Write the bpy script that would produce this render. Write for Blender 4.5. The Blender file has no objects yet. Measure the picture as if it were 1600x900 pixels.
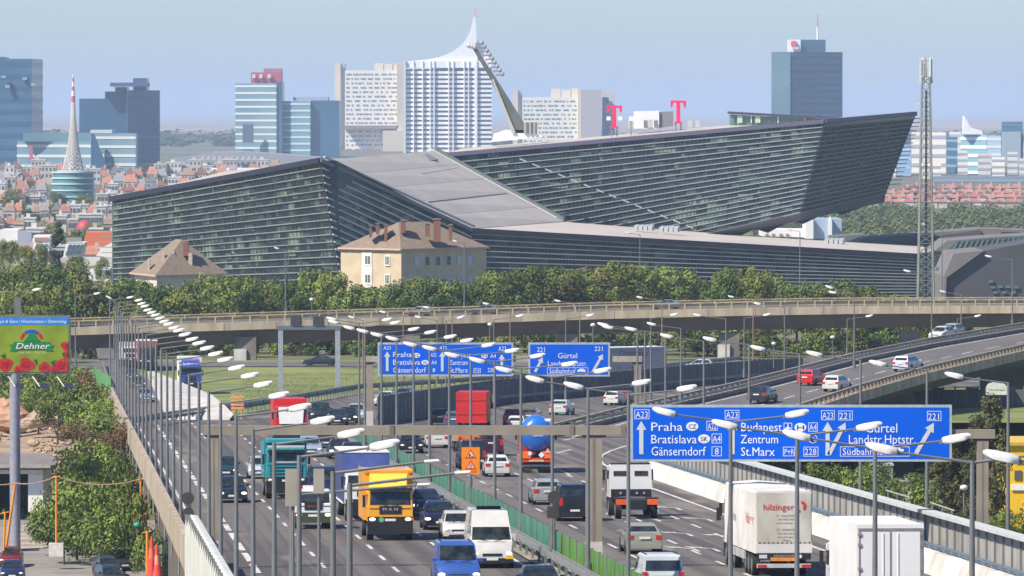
import bpy, math, random
from mathutils import Vector, Matrix
random.seed(7)
SC = bpy.context.scene
COL = SC.collection
# ---------------------------------------------------------------- camera
F = 10300.0                                   # focal length in photo pixels (1600 wide)
PITCH = math.atan(280.0 / F)
CZ = 40.0
cd = bpy.data.cameras.new("camera"); cam = bpy.data.objects.new("camera", cd); COL.objects.link(cam)
cd.sensor_width = 36.0; cd.lens = 36.0 * F / 1600.0
cd.clip_start = 1.0; cd.clip_end = 200000.0
cam.location = (0, 0, CZ); cam.rotation_euler = (math.pi / 2 - PITCH, 0, 0)
SC.camera = cam
# ---------------------------------------------------------------- sky and sun
SUN_EL = math.radians(47); SUN_AZ = math.radians(-124)      # azimuth clockwise from +Y (camera looks along +Y)
w = bpy.data.worlds.new("World"); SC.world = w; w.use_nodes = True
nt = w.node_tree; nt.nodes.clear()
wo = nt.nodes.new("ShaderNodeOutputWorld"); bg = nt.nodes.new("ShaderNodeBackground")
sk = nt.nodes.new("ShaderNodeTexSky"); sk.sky_type = 'NISHITA'; sk.sun_disc = False
sk.sun_elevation = SUN_EL; sk.sun_rotation = SUN_AZ; sk.air_density = 1.0; sk.dust_density = 0.3; sk.ozone_density = 2.0
tint = nt.nodes.new("ShaderNodeMix"); tint.data_type = 'RGBA'; tint.blend_type = 'MULTIPLY'
tint.inputs[0].default_value = 1.0; tint.inputs[7].default_value = (0.60, 0.725, 1.0, 1)
nt.links.new(sk.outputs[0], tint.inputs[6]); nt.links.new(tint.outputs[2], bg.inputs[0])
bg.inputs[1].default_value = 0.10
nt.links.new(bg.outputs[0], wo.inputs[0])
sd = bpy.data.lights.new("sun", 'SUN'); sd.energy = 5.0; sd.angle = math.radians(0.5); sd.color = (1.0, 0.90, 0.76)
sun = bpy.data.objects.new("sun", sd); COL.objects.link(sun)
sdir = Vector((math.sin(SUN_AZ) * math.cos(SUN_EL), math.cos(SUN_AZ) * math.cos(SUN_EL), math.sin(SUN_EL)))
sun.rotation_euler = sdir.to_track_quat('Z', 'Y').to_euler(); sun.location = (0, 0, 300)
SC.view_settings.view_transform = 'Standard'; SC.view_settings.look = 'None'
SC.view_settings.exposure = 0.54; SC.view_settings.gamma = 1.0
SC.cycles.max_bounces = 6; SC.cycles.volume_bounces = 1; SC.cycles.transparent_max_bounces = 8
SC.cycles.use_denoising = True
HAZE = 7.0e-5
# ---------------------------------------------------------------- geometry helpers
def ray(px, py):
    u = (px - 800) / F; v = -(py - 450) / F
    c, s = math.cos(PITCH), math.sin(PITCH)
    return Vector((u, c + v * s, -s + v * c))
def P(px, py, D):
    r = ray(px, py); t = D / r.y
    return Vector((r.x * t, D, CZ + r.z * t))
def XZ(px, py, D):
    p = P(px, py, D); return p.x, p.z
def RZ(D): return max(26.44 - 0.02456 * D, 5.6)
def Dp(px, py):
    r = ray(px, py); m = r.z / r.y
    return -13.56 / (m + 0.02456)
def G(px, py):
    D = Dp(px, py); r = ray(px, py)
    return Vector((r.x * D / r.y, D, RZ(D)))
def GZ(px, py, z):
    r = ray(px, py); t = (z - CZ) / r.z
    return Vector((r.x * t, r.y * t, z))

def L(c):  # '#rrggbb' -> linear albedo
    if not isinstance(c, str): return tuple(c)[:3]
    c = c.lstrip('#'); o = []
    for i in (0, 2, 4):
        v = int(c[i:i + 2], 16) / 255.0
        o.append(v / 12.92 if v <= 0.04045 else ((v + 0.055) / 1.055) ** 2.4)
    return tuple(o)
MC = {}
def M(c, rough=0.6, var=0.12, scale=3.0, metal=0.0, bump=0.0, c2=None, emit=0.0, coat=0.0, spec=0.5, rnd=0.0, stretch=None):
    key = (c, rough, var, scale, metal, bump, c2, emit, coat, spec, rnd, stretch)
    if key in MC: return MC[key]
    m = bpy.data.materials.new("surface"); m.use_nodes = True
    n = m.node_tree.nodes; l = m.node_tree.links; b = n["Principled BSDF"]
    base = L(c); second = L(c2) if c2 else tuple(v * (1 - var) for v in base)
    first = base if c2 else tuple(min(1, v * (1 + var)) for v in base)
    b.inputs["Roughness"].default_value = rough; b.inputs["Metallic"].default_value = metal
    b.inputs["Specular IOR Level"].default_value = spec
    if coat: b.inputs["Coat Weight"].default_value = coat; b.inputs["Coat Roughness"].default_value = 0.08
    tc = n.new("ShaderNodeTexCoord"); src = tc.outputs["Object"]
    if stretch:
        mp = n.new("ShaderNodeMapping"); mp.inputs["Scale"].default_value = stretch
        l.new(src, mp.inputs[0]); src = mp.outputs[0]
    tn = n.new("ShaderNodeTexNoise"); tn.inputs["Scale"].default_value = scale; tn.inputs["Detail"].default_value = 4
    l.new(src, tn.inputs["Vector"])
    ra = n.new("ShaderNodeValToRGB"); ra.color_ramp.elements[0].position = 0.35; ra.color_ramp.elements[1].position = 0.65
    ra.color_ramp.elements[0].color = second + (1,); ra.color_ramp.elements[1].color = first + (1,)
    l.new(tn.outputs["Fac"], ra.inputs[0]); out = ra.outputs[0]
    if rnd:
        oi = n.new("ShaderNodeObjectInfo"); hv = n.new("ShaderNodeHueSaturation")
        ma = n.new("ShaderNodeMapRange"); ma.inputs[3].default_value = 1 - rnd; ma.inputs[4].default_value = 1 + rnd
        l.new(oi.outputs["Random"], ma.inputs[0]); l.new(ma.outputs[0], hv.inputs["Value"]); l.new(out, hv.inputs["Color"]); out = hv.outputs[0]
    l.new(out, b.inputs["Base Color"])
    if bump:
        bp = n.new("ShaderNodeBump"); bp.inputs["Strength"].default_value = bump; bp.inputs["Distance"].default_value = 0.05
        l.new(tn.outputs["Fac"], bp.inputs["Height"]); l.new(bp.outputs[0], b.inputs["Normal"])
    if emit:
        b.inputs["Emission Color"].default_value = base + (1,); b.inputs["Emission Strength"].default_value = emit
    MC[key] = m
    return m

class MB:
    def __init__(s): s.v = []; s.f = []; s.m = []; s.mi = 0
    def mat(s, i): s.mi = i; return s
    def add(s, vs, fs):
        o = len(s.v); s.v += [tuple(x) for x in vs]
        for q in fs: s.f.append(tuple(i + o for i in q)); s.m.append(s.mi)
        return s
    def box(s, x0, x1, y0, y1, z0, z1):
        vs = [(x0, y0, z0), (x1, y0, z0), (x1, y1, z0), (x0, y1, z0), (x0, y0, z1), (x1, y0, z1), (x1, y1, z1), (x0, y1, z1)]
        return s.add(vs, [(0, 3, 2, 1), (4, 5, 6, 7), (0, 1, 5, 4), (1, 2, 6, 5), (2, 3, 7, 6), (3, 0, 4, 7)])
    def hexa(s, a, b):  # two quads (lower ring, upper ring)
        return s.add(list(a) + list(b), [(3, 2, 1, 0), (4, 5, 6, 7), (0, 1, 5, 4), (1, 2, 6, 5), (2, 3, 7, 6), (3, 0, 4, 7)])
    def prism(s, poly, off):  # planar polygon + offset vector
        n = len(poly); off = Vector(off); a = [Vector(p) for p in poly]; b = [p + off for p in a]
        return s.add(a + b, [tuple(range(n))[::-1], tuple(range(n, 2 * n))] + [(i, (i + 1) % n, n + (i + 1) % n, n + i) for i in range(n)])
    def zprism(s, foot, z0, z1):
        return s.prism([(x, y, z0) for x, y in foot], (0, 0, z1 - z0))
    def loft(s, rings, caps=True, close=True):
        n = len(rings[0]); vs = [p for r in rings for p in r]; fs = []
        for k in range(len(rings) - 1):
            for i in range(n if close else n - 1):
                j = (i + 1) % n; fs.append((k * n + i, k * n + j, (k + 1) * n + j, (k + 1) * n + i))
        if caps: fs.append(tuple(range(n))[::-1]); fs.append(tuple(range((len(rings) - 1) * n, len(rings) * n)))
        return s.add(vs, fs)
    def tube(s, p0, p1, r0, r1=None, n=8):
        p0 = Vector(p0); p1 = Vector(p1); r1 = r0 if r1 is None else r1
        d = (p1 - p0).normalized(); u = d.orthogonal().normalized(); v = d.cross(u); R = []
        for p, r in ((p0, r0), (p1, r1)):
            R.append([p + (u * math.cos(2 * math.pi * i / n) + v * math.sin(2 * math.pi * i / n)) * r for i in range(n)])
        return s.loft(R)
    def beam(s, p0, p1, w, h):  # rectangular bar, w horizontally across, h up
        p0 = Vector(p0); p1 = Vector(p1); d = (p1 - p0); dd = Vector((d.x, d.y, 0))
        if dd.length < 1e-6: a = Vector((w / 2, 0, 0)); b = Vector((0, h / 2, 0))
        else: a = Vector((-dd.y, dd.x, 0)).normalized() * (w / 2); b = Vector((0, 0, h / 2))
        return s.hexa([p0 - a - b, p0 + a - b, p1 + a - b, p1 - a - b], [p0 - a + b, p0 + a + b, p1 + a + b, p1 - a + b])
    def disc(s, c, r, axis, t, n=16):
        c = Vector(c); a = Vector(axis).normalized(); return s.tube(c - a * t / 2, c + a * t / 2, r, r, n)
    def ball(s, c, rx, ry, rz, n=10, k=6):
        R = []
        for j in range(k + 1):
            ph = -math.pi / 2 + math.pi * j / k; cc = max(math.cos(ph), 0.02)
            R.append([(c[0] + rx * cc * math.cos(2 * math.pi * i / n), c[1] + ry * cc * math.sin(2 * math.pi * i / n), c[2] + rz * math.sin(ph)) for i in range(n)])
        return s.loft(R)
    def mesh(s, mats, smooth=False, ang=35):
        me = bpy.data.meshes.new("shape"); me.from_pydata(s.v, [], s.f)
        for m in (mats if isinstance(mats, (list, tuple)) else [mats]): me.materials.append(m)
        if any(s.m): me.polygons.foreach_set("material_index", s.m)
        if smooth:
            me.polygons.foreach_set("use_smooth", [True] * len(s.f))
            try: me.set_sharp_from_angle(angle=math.radians(ang))
            except Exception: pass
        me.update(); return me
    def build(s, name, mats, parent=None, smooth=False, fix=True, **k):
        me = s.mesh(mats, smooth)
        if fix: recalc(me)
        return obj(name, me, parent, **k)
import bmesh
def recalc(me):
    b = bmesh.new(); b.from_mesh(me); bmesh.ops.recalc_face_normals(b, faces=b.faces); b.to_mesh(me); b.free()
def obj(name, me, parent=None, loc=None, rot=None, label=None, cat=None, group=None, kind=None):
    o = bpy.data.objects.new(name, me); COL.objects.link(o)
    if parent: o.parent = parent
    if loc: o.location = loc
    if rot: o.rotation_euler = rot
    return tag(o, label, cat, group, kind)
def tag(o, label=None, cat=None, group=None, kind=None):
    if label: o["label"] = label
    if cat: o["category"] = cat
    if group: o["group"] = group
    if kind: o["kind"] = kind
    return o
def thing(name, label, cat, loc=(0, 0, 0), rz=0, group=None, rx=0):
    o = bpy.data.objects.new(name, None); COL.objects.link(o); o.location = loc; o.rotation_euler = (rx, 0, rz)
    o.empty_display_size = 0.3
    return tag(o, label, cat, group)
TXT = {}
def text(s, h, mat, parent, loc, rot, w=None, name="lettering", al='CENTER', ext=0.01, shear=0):
    """flat lettering, letter height h, squeezed to width w, as a mesh part"""
    cu = bpy.data.curves.new("t", 'FONT'); cu.body = s; cu.size = 1; cu.extrude = 0; cu.align_x = al; cu.shear = shear
    cu.resolution_u = 2
    o = bpy.data.objects.new("t", cu); COL.objects.link(o); bpy.context.view_layer.update()
    me = bpy.data.meshes.new_from_object(o); bpy.data.objects.remove(o); bpy.data.curves.remove(cu)
    xs = [v.co.x for v in me.vertices]
    if not xs: return
    kx = h / 0.70
    if w: kx = w / (max(xs) - min(xs))
    for v in me.vertices: v.co.x *= kx; v.co.y *= h / 0.70
    me.materials.clear(); me.materials.append(mat)
    return obj(name, me, parent, loc=loc, rot=rot)
ORD = "first second third fourth fifth sixth seventh eighth ninth tenth eleventh twelfth thirteenth fourteenth fifteenth sixteenth seventeenth eighteenth nineteenth twentieth twenty-first twenty-second twenty-third twenty-fourth twenty-fifth twenty-sixth twenty-seventh twenty-eighth twenty-ninth thirtieth thirty-first thirty-second thirty-third thirty-fourth thirty-fifth".split()
def lerp(a, b, t): return a + (b - a) * t
def vl(a, b, t): return Vector(a).lerp(Vector(b), t)
# ---------------------------------------------------------------- common materials
def asphalt(c1, c2, c3):
    """tar grey with lane-long wheel tracks, patches and oil stains"""
    m = bpy.data.materials.new("asphalt"); m.use_nodes = True; n = m.node_tree.nodes; l = m.node_tree.links; b = n["Principled BSDF"]; b.inputs["Roughness"].default_value = .88
    tc = n.new("ShaderNodeTexCoord"); sx = n.new("ShaderNodeSeparateXYZ"); l.new(tc.outputs["Object"], sx.inputs[0])
    ma = n.new("ShaderNodeMath"); ma.operation = 'MULTIPLY_ADD'; ma.inputs[1].default_value = .0699; l.new(sx.outputs[1], ma.inputs[0]); l.new(sx.outputs[0], ma.inputs[2])
    def noise(sx_, sy_, lo, hi, det=4):
        a = n.new("ShaderNodeMath"); a.operation = 'MULTIPLY'; a.inputs[1].default_value = sx_; l.new(ma.outputs[0], a.inputs[0])
        c = n.new("ShaderNodeMath"); c.operation = 'MULTIPLY'; c.inputs[1].default_value = sy_; l.new(sx.outputs[1], c.inputs[0])
        cb = n.new("ShaderNodeCombineXYZ"); l.new(a.outputs[0], cb.inputs[0]); l.new(c.outputs[0], cb.inputs[1])
        t = n.new("ShaderNodeTexNoise"); t.inputs["Scale"].default_value = 1; t.inputs["Detail"].default_value = det; l.new(cb.outputs[0], t.inputs["Vector"])
        r = n.new("ShaderNodeMapRange"); r.inputs[1].default_value = lo; r.inputs[2].default_value = hi; l.new(t.outputs["Fac"], r.inputs[0]); return r.outputs[0]
    cur = None
    def mix(fac, A, B):
        x = n.new("ShaderNodeMix"); x.data_type = 'RGBA'; l.new(fac, x.inputs[0])
        if isinstance(A, tuple): x.inputs[6].default_value = A + (1,)
        else: l.new(A, x.inputs[6])
        x.inputs[7].default_value = B + (1,); return x.outputs[2]
    c = mix(noise(1.1, .006, .46, .56), c1, c2); c = mix(noise(.25, .03, .60, .66, 2), c, c3); c = mix(noise(.9, .25, .66, .74), c, tuple(v * .55 for v in c1))
    l.new(c, b.inputs["Base Color"]); return m
asph = asphalt((0.125, 0.112, 0.098), (0.072, 0.065, 0.060), (0.175, 0.155, 0.132))
asph2 = M((0.13, 0.12, 0.112), 0.9, c2=(0.10, 0.092, 0.088), scale=0.3, stretch=(1, 0.3, 1))
linew = M((0.72, 0.70, 0.65), 0.75, c2=(0.36, 0.345, 0.32), scale=1.6)
conc = M((0.44, 0.37, 0.27), 0.85, c2=(0.27, 0.22, 0.155), scale=0.9, bump=0.1, stretch=(1, 1, .25))
concw = M((0.62, 0.60, 0.55), 0.85, c2=(0.45, 0.43, 0.39), scale=0.5)
concd = M((0.22, 0.19, 0.16), 0.9, c2=(0.16, 0.14, 0.12), scale=0.5)
grass = M((0.13, 0.15, 0.045), 0.95, c2=(0.075, 0.10, 0.03), scale=0.12, bump=0.3)
steel = M((0.27, 0.28, 0.28), 0.5, metal=0.3, var=0.15)
galv = M((0.17, 0.175, 0.175), 0.55, metal=0.2, var=0.12, scale=1.0)
rust = M((0.30, 0.17, 0.11), 0.7, c2=(0.22, 0.16, 0.12), scale=0.5)
gantm = M((0.30, 0.26, 0.20), 0.7, c2=(0.24, 0.205, 0.16), scale=0.8)
lampw = M((0.66, 0.655, 0.62), 0.35, var=0.08, scale=6)
black = M((0.015, 0.015, 0.017), 0.55, var=0.2)
rubber = M((0.02, 0.02, 0.02), 0.85, var=0.2)
chrome = M((0.55, 0.55, 0.56), 0.25, metal=0.9, var=0.03)
rimm = M((0.35, 0.35, 0.36), 0.35, metal=0.7, var=0.05)
glassd = M((0.035, 0.045, 0.045), 0.10, c2=(.008, .011, .013), scale=2.2, spec=0.7)
lightm = M((0.80, 0.80, 0.78), 0.12, var=0.05, spec=0.8)
lampon = M((1.0, 0.93, 0.80), 0.2, var=0.01, emit=1.0)
redl = M((0.55, 0.02, 0.015), 0.25, var=0.1)
orangel = M((0.75, 0.22, 0.02), 0.3, var=0.05)
platem = M((0.72, 0.72, 0.70), 0.5, var=0.03)
white = M((0.78, 0.78, 0.76), 0.45, var=0.04)
whitep = M((0.76, 0.755, 0.73), 0.3, c2=(.72, .715, .69), scale=.9, coat=0.4)
def paint(c): return M(c, 0.36, var=0.07, scale=1.1, coat=0.55)
signblue = M((0.0, 0.105, 0.66), 0.6, var=0.05, scale=0.4, spec=0.15)
signwhite = M((0.74, 0.78, 0.82), 0.4, var=0.03)
# ================================================================ TERRAIN
def sheet(rows, name, mat, kind='structure', dz=0, parent=None):
    """rows: list of lists of points, same length"""
    m = MB(); n = len(rows[0]); vs = [(p[0], p[1], p[2] + dz) for r in rows for p in r]; fs = []
    for k in range(len(rows) - 1):
        for i in range(n - 1): fs.append((k * n + i, k * n + i + 1, (k + 1) * n + i + 1, (k + 1) * n + i))
    m.add(vs, fs); return m.build(name, mat, parent, smooth=True, fix=False, kind=kind)
def tz(x, D):
    if D < 640: z = 5.0
    elif D < 900: z = lerp(5.0, 3.4, (D - 640) / 260)
    elif D < 1050: z = lerp(3.4, 2.0, (D - 900) / 150)
    elif D < 2500: z = 2.0
    else: z = 2.0
    return z
fieldm = M((0.10, 0.12, 0.07), 0.95, c2=(0.50, 0.34, 0.26), scale=0.0012, stretch=(0.3, 1.6, 1))
gm = M((0.10, 0.125, 0.04), 0.95, c2=(0.17, 0.15, 0.07), scale=0.05, bump=0.2)
Ds = [20, 200, 350, 450, 550, 640, 700, 780, 840, 900, 960, 1050, 1300, 1800, 2500]
Xs = [-3000, -600, -200, -100, -60, -30, 0, 30, 60, 100, 200, 600, 3000]
sheet([[(x, D, tz(x, D)) for x in Xs] for D in Ds], "ground", gm)
Ds = [2500, 4000, 6000, 8000, 9500]
sheet([[(x, D, 2.0 if D == 2500 else 1.6) for x in (-9000, -3000, -1000, 0, 1000, 3000, 9000)] for D in Ds], "plain", M((0.09, 0.11, 0.07), 0.95, c2=(0.16, 0.15, 0.11), scale=0.003))
sheet([[(x, D, z) for x in (-20000, -5000, 0, 5000, 20000)] for D, z in ((9500, 1.6), (14000, .8), (25000, .4), (55000, 0))], "fields", fieldm)
# rubble and dirt on the left lot
dirt = M((0.40, 0.30, 0.20), 0.95, c2=(0.24, 0.17, 0.11), scale=0.25, bump=0.5)
sheet([[(x, D, 5.03 + 1.3 * max(0, math.sin((D - 590) / 160 * math.pi)) * (0.7 + 0.3 * math.sin(x * 0.7 + D * 0.05))) for x in (-62, -57, -52, -48, -45, -42, -40)] for D in range(590, 760, 12)], "dirt_slope", dirt)
lotm = M((0.27, 0.25, 0.23), 0.9, c2=(0.19, 0.175, 0.16), scale=0.3)
sheet([[(x, D, 5.03) for x in (-46, -38, -31, -25, -20)] for D in (400, 450, 500, 530, 560)], "yard", lotm)
# ================================================================ ROADS
def XL(D): return 6.3 - 0.0699 * D          # left parapet line
def XO(X0, D): return X0 - 0.0699 * D
Lm = [(-24.9, 589), (-25.2, 629), (-21.8, 668), (-17, 727), (-1.5, 789), (12, 836), (31, 890), (60, 950)]
Rm = [(3.1, 535), (4.5, 589), (11, 640), (21, 690), (40, 740), (62, 790), (88, 840), (120, 890)]
rows = []
for D in list(range(40, 530, 20)) + [535]:
    a, b = XL(D) + .1, XO(39.4, D)
    if D > 440: b = [9.0, 9.8, 11.2, 13, 16, 19.2][min(5, (D - 440) // 19)]
    rows.append([(lerp(a, b, t / 6), D, RZ(D)) for t in range(7)])
sheet(rows, "motorway", asph)
rows = []
for D in (535, 550, 570, 589): rows.append([(lerp(XL(D) + .1, lerp(3.1, 4.5, (D - 535) / 54), t / 6), D, RZ(D)) for t in range(7)])
sheet(rows, "motorway_fork", asph, dz=-0.004)
rows = []
for k in range(len(Lm)):
    for s in ((0,) if k == len(Lm) - 1 else (0, .5)):
        a = Vector(Lm[k] + (0,)); b = Vector(Rm[k] + (0,))
        if k == 0: b = Vector((4.5, 589, 0))
        if s: a = vl(a, Lm[k + 1] + (0,), s); b = vl(b, Rm[k + 1] + (0,), s)
        rows.append([(lambda q: (q.x, q.y, RZ(q.y)))(vl(a, b, t / 8)) for t in range(9)])
sheet(rows, "motorway_bend", asph, dz=-0.008)
WB = [(358, 657), (330, 640), (290, 612), (262, 600), (240, 590), (232, 578), (226, 566)]
rows = []
for D in list(range(589, 960, 20)):
    xr = -24.9 + (D - 589) / (836 - 589) * (-21.5) if D < 836 else -46.4 - (D - 836) * .1
    rows.append([(lerp(XL(D) + .1, xr, t / 3), D, RZ(D)) for t in range(4)])
sheet(rows, "slip_road", asph2)
bank = M((0.21, 0.225, 0.055), 0.95, c2=(0.10, 0.14, 0.032), scale=0.09, bump=0.3)
sheet([[(lerp(XL(D) + .6, 135, t / 34), D, RZ(D) - 0.10) for t in range(35)] for D in range(592, 905, 12)], "grass_bank", bank)
sheet([[(x, D, RZ(900) - 0.05 - (D - 880) * .001) for x in range(-80, 121, 20)] for D in (880, 886, 892, 897)], "service_road", asph2, dz=.05)
# painted lines (one sheet per line family, dashes are separate islands of paint)
def strip(m, pts, w):
    for (a, b) in zip(pts[:-1], pts[1:]):
        a = Vector(a); b = Vector(b); d = b - a; n = Vector((-d.y, d.x, 0)).normalized() * w / 2
        m.add([a - n, a + n, b + n, b - n], [(0, 1, 2, 3)])
def linefam(name, X0, D0, D1, dash, gap, w, dz=.008):
    m = MB(); D = D0
    while D < D1:
        e = min(D + dash, D1); k = max(1, int((e - D) // 30)); pts = [(XO(X0, lerp(D, e, i / k)), lerp(D, e, i / k), RZ(lerp(D, e, i / k)) + dz) for i in range(k + 1)]
        strip(m, pts, w); D += dash + gap
    m.build(name, linew, fix=False, kind='structure')
linefam("edge_line", 7.6, 100, 585, 485, 1, .15)
linefam("broad_lane_line", 9.25, 103, 585, 9, 3, .30)
linefam("lane_line", 12.45, 105, 585, 5, 7.2, .17)
linefam("lane_line", 15.6, 101, 580, 5, 7.2, .17)
linefam("lane_line", 18.9, 104, 560, 5, 7.2, .17)
linefam("edge_line", 21.7, 100, 540, 440, 1, .15)
linefam("edge_line", 24.7, 100, 500, 400, 1, .15)
linefam("lane_line", 27.6, 102, 530, 5, 7.2, .17)
linefam("lane_line", 31.0, 107, 500, 5, 7.2, .17)
linefam("lane_line", 34.2, 103, 470, 5, 7.2, .17)
linefam("edge_line", 37.4, 100, 440, 340, 1, .22)
m = MB()
strip(m, [G(*p) + Vector((0, 0, .009)) for p in ((1019, 760), (985, 744), (955, 732), (942, 725), (937, 718), (941, 711), (955, 704), (984, 695), (1040, 681))], .22)
strip(m, [G(*p) + Vector((0, 0, .009)) for p in ((891, 742), (867, 731), (845, 722))], .17)
strip(m, [G(*p) + Vector((0, 0, .009)) for p in ((870, 708), (893, 702))], .2)
strip(m, [G(*p) + Vector((0, 0, .009)) for p in ((880, 688), (915, 680))], .2)
m.build("exit_line", linew, fix=False, kind='structure')
def arrow(px, py, s=1.0, bend=1):
    p = G(px, py); m = MB()
    def T(x, y): return (p.x + x * s - .07 * y * s, p.y + y * s, RZ(p.y + y * s) + .01)
    b = bend
    m.add([T(.0, 0), T(.18 , 0), T(.18, 3), T(0, 3)], [(0, 1, 2, 3)])
    m.add([T(.09, 3), T(-.75 * b, 4.6), T(-.55 * b, 4.9), T(.2, 3.3)], [(0, 1, 2, 3)])
    m.add([T(-.35 * b, 4.3), T(-.9 * b, 4.4), T(-1.15 * b, 5.8), T(-.3 * b, 5.2)], [(0, 1, 2, 3)])
    m.build("lane_arrow", linew, fix=False, kind='structure')
for a in ((1062, 797), (1030, 815), (1000, 815), (1112, 815), (1080, 838), (1090, 862), (1122, 862), (1010, 836), (1148, 842)): arrow(*a)
for X0, Ds_ in ((33, (520, 540)), (26, (555, 575))):
    pass
# ---------------------------------------------------------------- left bridge
br = thing("motorway_bridge", "beige concrete parapet and girder of the motorway bridge beside the yard", "bridge")
def along(D0, D1, st):
    D = D0; o = []
    while D < D1 - 1e-6: o.append(D); D += st
    o.append(D1); return o
for i, (a, b) in enumerate(zip(along(60, 730, 18)[:-1], along(60, 730, 18)[1:])):
    b -= .12
    def q(D, x, z): return (XL(D) + x, D, RZ(D) + z)
    MB().hexa([q(a, -.05, -.6), q(a, .28, -.6), q(b, .28, -.6), q(b, -.05, -.6)], [q(a, -.05, .95), q(a, .28, .95), q(b, .28, .95), q(b, -.05, .95)]).build("parapet_panel", conc, br)
for a, b in zip(along(60, 730, 36)[:-1], along(60, 730, 36)[1:]):
    MB().hexa([q(a, 1.2, -2.6), q(a, 14, -2.6), q(b, 14, -2.6), q(b, 1.2, -2.6)], [q(a, .3, -.3), q(a, 14, -.3), q(b, 14, -.3), q(b, .3, -.3)]).build("girder", concd, br)
for D in (110, 170, 230, 290, 350, 410, 470, 530, 590, 650):
    MB().box(XL(D) + 2, XL(D) + 3.4, D, D + 1.4, tz(0, D) - .2, RZ(D) - 2.55).build("pier", concd, br)
for D in along(300, 720, 20):
    MB().tube(q(D, -.12, -.4), q(D, -.12, -1.2), .05, n=6).build("drain_pipe", steel, br)
# white corrugated noise screen at the near end of the bridge
ns = thing("noise_screen", "white corrugated noise screen at the near end of the left parapet", "noise barrier")
cw = M((0.66, 0.66, 0.60), 0.5, c2=(0.52, 0.53, 0.47), scale=1.0)
for i, D in enumerate(along(130, 301, 3.0)):
    h = 2.5 if D < 298 else 2.3
    def wv(u, x, z): return (XL(D + u) + x, D + u, RZ(D + u) + z)
    R = []
    for z, o in ((-.65, 0), (h - .5, 0), (h - .18, .06), (h, .2), (h - .03, .4)):
        R.append([wv(0, -.14 + o, z), wv(.75, -.18 + o, z), wv(1.5, -.14 + o, z), wv(2.2, -.18 + o, z), wv(2.96, -.14 + o, z)])
    m = MB(); m.loft(R, caps=False, close=False)
    R2 = [[(x + .07, y, z) for x, y, z in r] for r in R]; m.loft(R2, caps=False, close=False)
    e0 = [r[-1] for r in R]; e1 = [r[-1] for r in R2]
    m.add(e0 + e1, [(k, k + 1, len(R) + k + 1, len(R) + k) for k in range(len(R) - 1)])
    m.build("screen_panel", cw, ns, fix=False)
    MB().beam(wv(2.98, -.1, -.5), wv(2.98, -.1, h), .12, .12).build("post", galv, ns)
# green screen at the far end of the parapet
gs = thing("green_screen", "green noise screen panel on the far end of the left parapet", "noise barrier")
gg = M((0.10, 0.30, 0.09), 0.6, c2=(0.07, 0.22, 0.07), scale=0.6)
for k in range(4):
    a = P(145 + k * 7, 574 + k * 4, 745 - k * 8); b = P(152 + k * 7, 578 + k * 4, 737 - k * 8)
    c = P(152 + k * 7, 604 + k * 3, 737 - k * 8); d = P(145 + k * 7, 594 + k * 3.5, 745 - k * 8)
    MB().prism([a, b, c, d], (.12, .1, 0)).build("panel", gg, gs)
# ---------------------------------------------------------------- guard rails
def rail(root, path, h=.72, side=1, post=2.0, mat=steel, pw=.1):
    tot = 0; pts = []
    for a, b in zip(path[:-1], path[1:]):
        a = Vector(a); b = Vector(b); n = max(1, int((b - a).length / 8))
        for i in range(n): pts.append(vl(a, b, i / n))
    pts.append(Vector(path[-1]))
    for a, b in zip(pts[:-1], pts[1:]):
        m = MB(); z = Vector((0, 0, h)); m.beam(a + z, b + z, .07, .28); m.beam(a + z + Vector((.04 * side, 0, .07)), b + z + Vector((.04 * side, 0, .07)), .05, .08)
        m.build("rail", mat, root)
        k = max(1, int((b - a).length / post))
        for i in range(k):
            p = vl(a, b, i / k); posts.append((root, p, h))
posts = []
pm = MB().box(-.06, .06, -.05, .05, 0, .7).mesh(galv)
def flush_posts():
    for i, (r, p, h) in enumerate(posts):
        obj("post", pm, r, loc=tuple(p)) 
    posts.clear()
def pl(X0, D0, D1, st=40): return [(XO(X0, D), D, RZ(D)) for D in along(D0, D1, st)]
gr = thing("guard_rail", "steel guard rail on the oncoming side of the green median screen", "guard rail")
rail(gr, pl(22.5, 120, 540), post=4); rail(gr, pl(23.0, 120, 540), h=.6, post=8)
flush_posts()
gr = thing("guard_rail", "steel guard rail on the outbound side of the green median screen", "guard rail")
rail(gr, pl(24.1, 120, 500), post=6); flush_posts()
gsc = thing("median_screen", "green glare screen panels running down the motorway median", "glare screen")
gA = M((0.07, 0.25, 0.16), 0.5, c2=(0.05, 0.19, 0.12), scale=0.5); gB = M((0.11, 0.27, 0.045), 0.5, c2=(0.08, 0.21, 0.03), scale=0.5)
D = 130.0
while D < 512:
    d2 = D + 1.9; zz = 1.45
    MB().hexa([(XO(23.45, D), D, RZ(D) + .15), (XO(23.5, D), D, RZ(D) + .15), (XO(23.5, d2), d2, RZ(d2) + .15), (XO(23.45, d2), d2, RZ(d2) + .15)],
              [(XO(23.45, D), D, RZ(D) + zz), (XO(23.5, D), D, RZ(D) + zz), (XO(23.5, d2), d2, RZ(d2) + zz), (XO(23.45, d2), d2, RZ(d2) + zz)]).build("screen_panel", gA if D > 303 else gB, gsc)
    D += 2.0
m = MB(); D = 130.0
while D < 512: m.box(XO(23.41, D), XO(23.54, D), D - .06, D + .04, RZ(D), RZ(D) + 1.5); D += 4
m.build("posts", galv, gsc, kind="stuff")
sheet([[(XO(x, D), D, RZ(D) + (.10 if x in (22.2, 24.6) else .12)) for x in (22.2, 23.4, 24.6)] for D in along(100, 520, 30)], "median_strip", M((0.33, 0.29, 0.23), .9, c2=(.2, .18, .14), scale=.4))
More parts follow.
